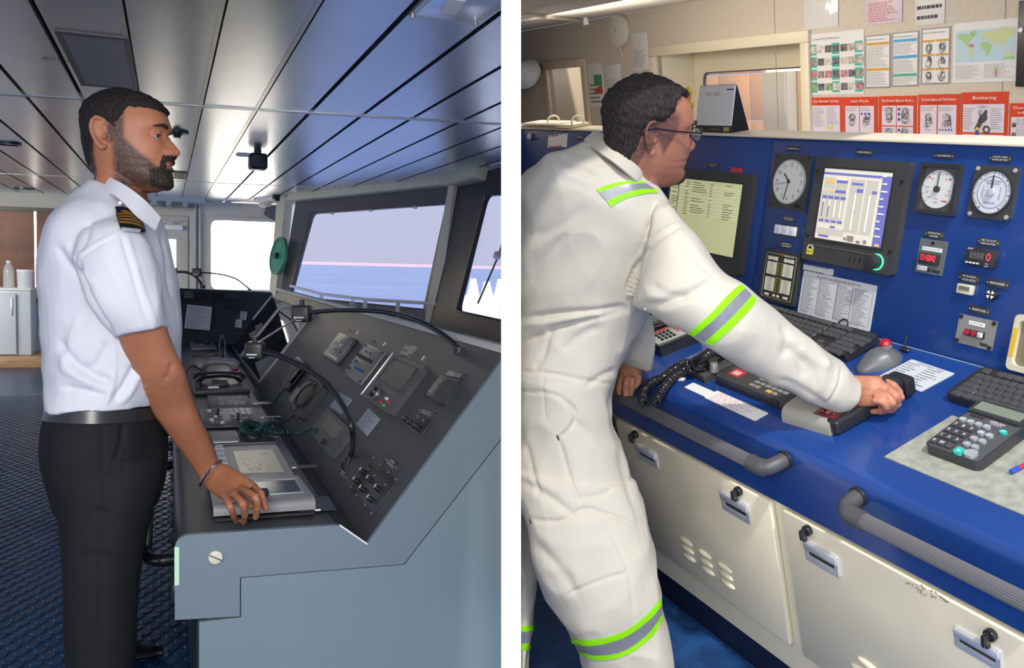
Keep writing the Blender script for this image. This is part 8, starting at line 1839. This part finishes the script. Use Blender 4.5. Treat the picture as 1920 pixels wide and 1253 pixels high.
creases(mc2, [(Z('n', (965, 572), (860, 632), (760, 722), (685, 820), (645, 920), (640, 1010), (665, 1060)), .007, 3), (Z('n', (950, 562), (845, 620), (745, 708), (668, 815), (628, 920)), -.003, 4),
              (Z('n', (30, 1120), (250, 1092), (450, 1075), (640, 1058)), .010, 6), (Z('n', (60, 1160), (260, 1130), (450, 1100), (650, 1070)), -.008, 8), (Z('n', (30, 1253), (200, 1190), (420, 1120), (660, 1072)), .010, 6), (Z('n', (30, 640), (200, 620), (420, 470)), .004, 12), (Z('n', (60, 960), (150, 780), (330, 600)), .005, 9), (Z('n', (720, 1050), (860, 1030), (1000, 980), (1150, 880)), .008, 8), (Z('n', (750, 1000), (900, 960), (1060, 900)), -.005, 10), (Z('n', (900, 640), (1000, 760), (1100, 860)), .005, 10), (Z('n', (760, 930), (860, 980), (980, 1000)), .005, 8),
              (Z('r8', (0, 560), (120, 600), (250, 670), (330, 740)), .006, 6), (Z('r8', (60, 330), (150, 420), (180, 560)), .007, 8), (Z('r8', (150, 330), (250, 420), (340, 470)), -.005, 9), (Z('r8', (425, 490), (400, 600), (330, 720)), .006, 3), (Z('r8', (410, 480), (385, 595), (318, 705)), -.004, 4), (Z('r8', (170, 400), (240, 520), (260, 640)), .005, 7), (Z('r8', (330, 430), (300, 540), (270, 640)), -.004, 8), (Z('r8', (20, 180), (60, 300), (30, 420)), .005, 9),
              (Z('l', (14, 185), (110, 190), (230, 215), (335, 230)), .006, 2.5), (Z('l', (14, 258), (110, 262), (170, 290), (210, 340)), .006, 2.5), (Z('l', (100, 190), (95, 300), (100, 360)), .003, 2), (Z('l', (180, 290), (212, 340), (190, 390), (145, 430)), .007, 3), (Z('l', (150, 430), (175, 520), (200, 600), (225, 665)), .006, 4), (Z('l', (20, 430), (60, 560), (80, 640)), .005, 5), (Z('l', (40, 715), (150, 725), (240, 680), (330, 700), (450, 745)), .007, 4), (Z('l', (300, 700), (370, 830), (400, 920), (420, 1080)), .004, 3), (Z('l', (180, 985), (280, 945), (400, 905)), .004, 2.5), (Z('l', (215, 640), (300, 630), (350, 600)), .004, 5), (Z('l', (330, 290), (350, 380), (390, 560), (440, 720)), .005, 7), (Z('l', (20, 580), (120, 640), (200, 700)), .008, 8), (Z('l', (60, 800), (160, 900), (220, 1000)), .006, 10), (Z('l', (240, 240), (300, 200), (350, 180)), .006, 6), (Z('l', (200, 360), (280, 420), (360, 470)), .005, 9), (Z('l', (120, 30), (90, 130), (60, 180)), .006, 6), (Z('l', (160, 120), (220, 60), (300, 20)), .005, 8),
              (Z('n', (250, 190), (330, 250), (450, 310)), .005, 8), (Z('n', (180, 240), (300, 300), (420, 350)), -.004, 9), (Z('n', (380, 105), (470, 165), (560, 230), (620, 290)), .006, 3)], .0030, 6.5, (1.3, 1.3, .9), .020, 4.6)
suit = wpart(eng, 'boiler_suit', mc2, m_suit, 'baggy white boiler suit'); mw = mc2.copy(); mw.transform(eng.room.W @ eng.fr); sk2 = Skin(mw)
eng.part('collar', ribbon([(1116, 243, 2.14), (1140, 255, 2.07), (1165, 270, 2.035), (1190, 297, 2.03), (1205, 320, 2.04), (1211, 343, 2.07)], [(1094, 262, 2.13), (1118, 281, 2.05), (1148, 302, 2.01), (1172, 320, 2.0), (1192, 338, 2.01), (1206, 352, 2.04)], .004), m_suit, space='world')
lime = mat('lime_reflective_tape', sr(176, 255, 10), .5, emit=.12, ecol=sr(176, 255, 10)); slv = mat('silver_reflective_tape', sr(176, 178, 186), .35, metal=.3, vary=.1, vscale=30)
lime = MATS['lime_reflective_tape']; lime.node_tree.nodes['Principled BSDF'].inputs['Emission Strength'].default_value = 0
def tape(rows, nx=18, lab=''):
    for i, m in ((0, lime), (1, slv), (2, lime)): eng.part('silver_tape' if m is slv else 'lime_tape', decal(sk2, [rows[i], rows[i+1]], nx, 4, .003, .0015), m, space='world')
tape([Z('n', (452, 382), (545, 350), (640, 336), (715, 338)), Z('n', (468, 402), (560, 372), (650, 352), (735, 352)), Z('n', (512, 450), (600, 412), (700, 384), (786, 384)), Z('n', (537, 480), (630, 432), (730, 407), (808, 404))])
tape([[(1291, 625), (1330, 590), (1365, 553), (1388, 534)], [(1303, 630), (1342, 595), (1376, 560), (1396, 542)], [(1322, 640), (1360, 606), (1392, 573), (1408, 555)], [(1336, 646), (1374, 613), (1405, 580), (1418, 563)]])
tape([Z('l', (188, 1142), (260, 1150), (380, 1120), (460, 1062), (512, 1004)), Z('l', (200, 1162), (270, 1170), (380, 1142), (470, 1080), (516, 1026)), Z('l', (220, 1190), (290, 1205), (385, 1188), (470, 1125), (517, 1058)), Z('l', (236, 1208), (300, 1222), (390, 1205), (480, 1140), (520, 1075))], 26)
tape([Z('l', (12, 1100), (35, 1100), (56, 1098)), Z('l', (12, 1120), (35, 1120), (54, 1118)), Z('l', (12, 1162), (30, 1162), (46, 1160)), Z('l', (12, 1186), (30, 1186), (43, 1184))], 6)
for p in (Z('l', (143, 415), (150, 432)), Z('l', (44, 718), (50, 732))):
    h0, h1 = sk2.hit(*p[0])[0], sk2.hit(*p[1])[0]
    if h0 and h1: n_ = (CAM-h0).normalized()*.003; eng.part('bar_tack', B().tube([h0+n_, h1+n_], .0018, 6), blk, space='world')
eng.part('cuff_button', B().sph((sk2.hit(*zq('n', (735, 1066))[0])[0] or pz(1210, 579, 2.1)), .005, u=12, v=8), m_suit, space='world')
for c_, k in (((1215, 1480), 0), ((985, 1330), 1)):
    f = RR.hit(*c_, (0, 0, 0), (0, 0, 1)); bs = shoe(eng, (f[0]-.08, f[1]-.12, 0), (f[0]+.02, f[1]+.12, 0), .05, m_shoe); bs._x(bs.bm.verts[:], RR.W); eng.part('shoe', bs, m_shoe, space='world')
# ------------------------------------------------------------------ nothing of either room passes through the partition
_n = c2w((1, 0, 0))-c2w((0, 0, 0)); _p = CAM
for o in list(bpy.data.objects):
    if o.type != 'MESH' or o.name.startswith(('wall_divider', 'partition', 'sea', 'land_strip')): continue
    bpy.context.view_layer.update() if False else None
    left = o in LEFT_SET; s = -1 if left else 1
    MW = o.matrix_basis.copy(); q = o.parent
    while q is not None: MW = q.matrix_basis @ MW; q = q.parent
    bb = [(MW @ Vector(c)-_p).dot(_n)*s for c in o.bound_box]
    if min(bb) >= .0045: continue
    if len(o.data.vertices) == 0: continue
    if max(bb) < .0045: bpy.data.objects.remove(o); continue
    bm = bmesh.new(); bm.from_mesh(o.data); iM = MW.inverted(); pl = iM @ (_p+_n*(.0046*s)); nn = (MW.to_3x3().transposed() @ (_n*s)).normalized()
    r = bmesh.ops.bisect_plane(bm, geom=bm.verts[:]+bm.edges[:]+bm.faces[:], plane_co=pl, plane_no=nn, clear_inner=True)
    ed = [e for e in r['geom_cut'] if isinstance(e, bmesh.types.BMEdge)]
    if ed and len(bm.faces) < 3000:
        try: bmesh.ops.holes_fill(bm, edges=ed, sides=0)
        except Exception: pass
    me = o.data if o.data.users == 1 else o.data.copy(); bm.to_mesh(me); bm.free(); o.data = me
# ------------------------------------------------------------------ repeats share a group
_by = {}
for o in bpy.data.objects:
    if o.parent is None and o.get('category'): _by.setdefault((o.name.split('.')[0], o in LEFT_SET), []).append(o)
for (n, l), L in _by.items():
    if len(L) > 1 and n != 'person':
        for o in L:
            if not o.get('group'): o['group'] = n.replace('_', ' ')+'s '+('on the bridge' if l else 'in the control room')
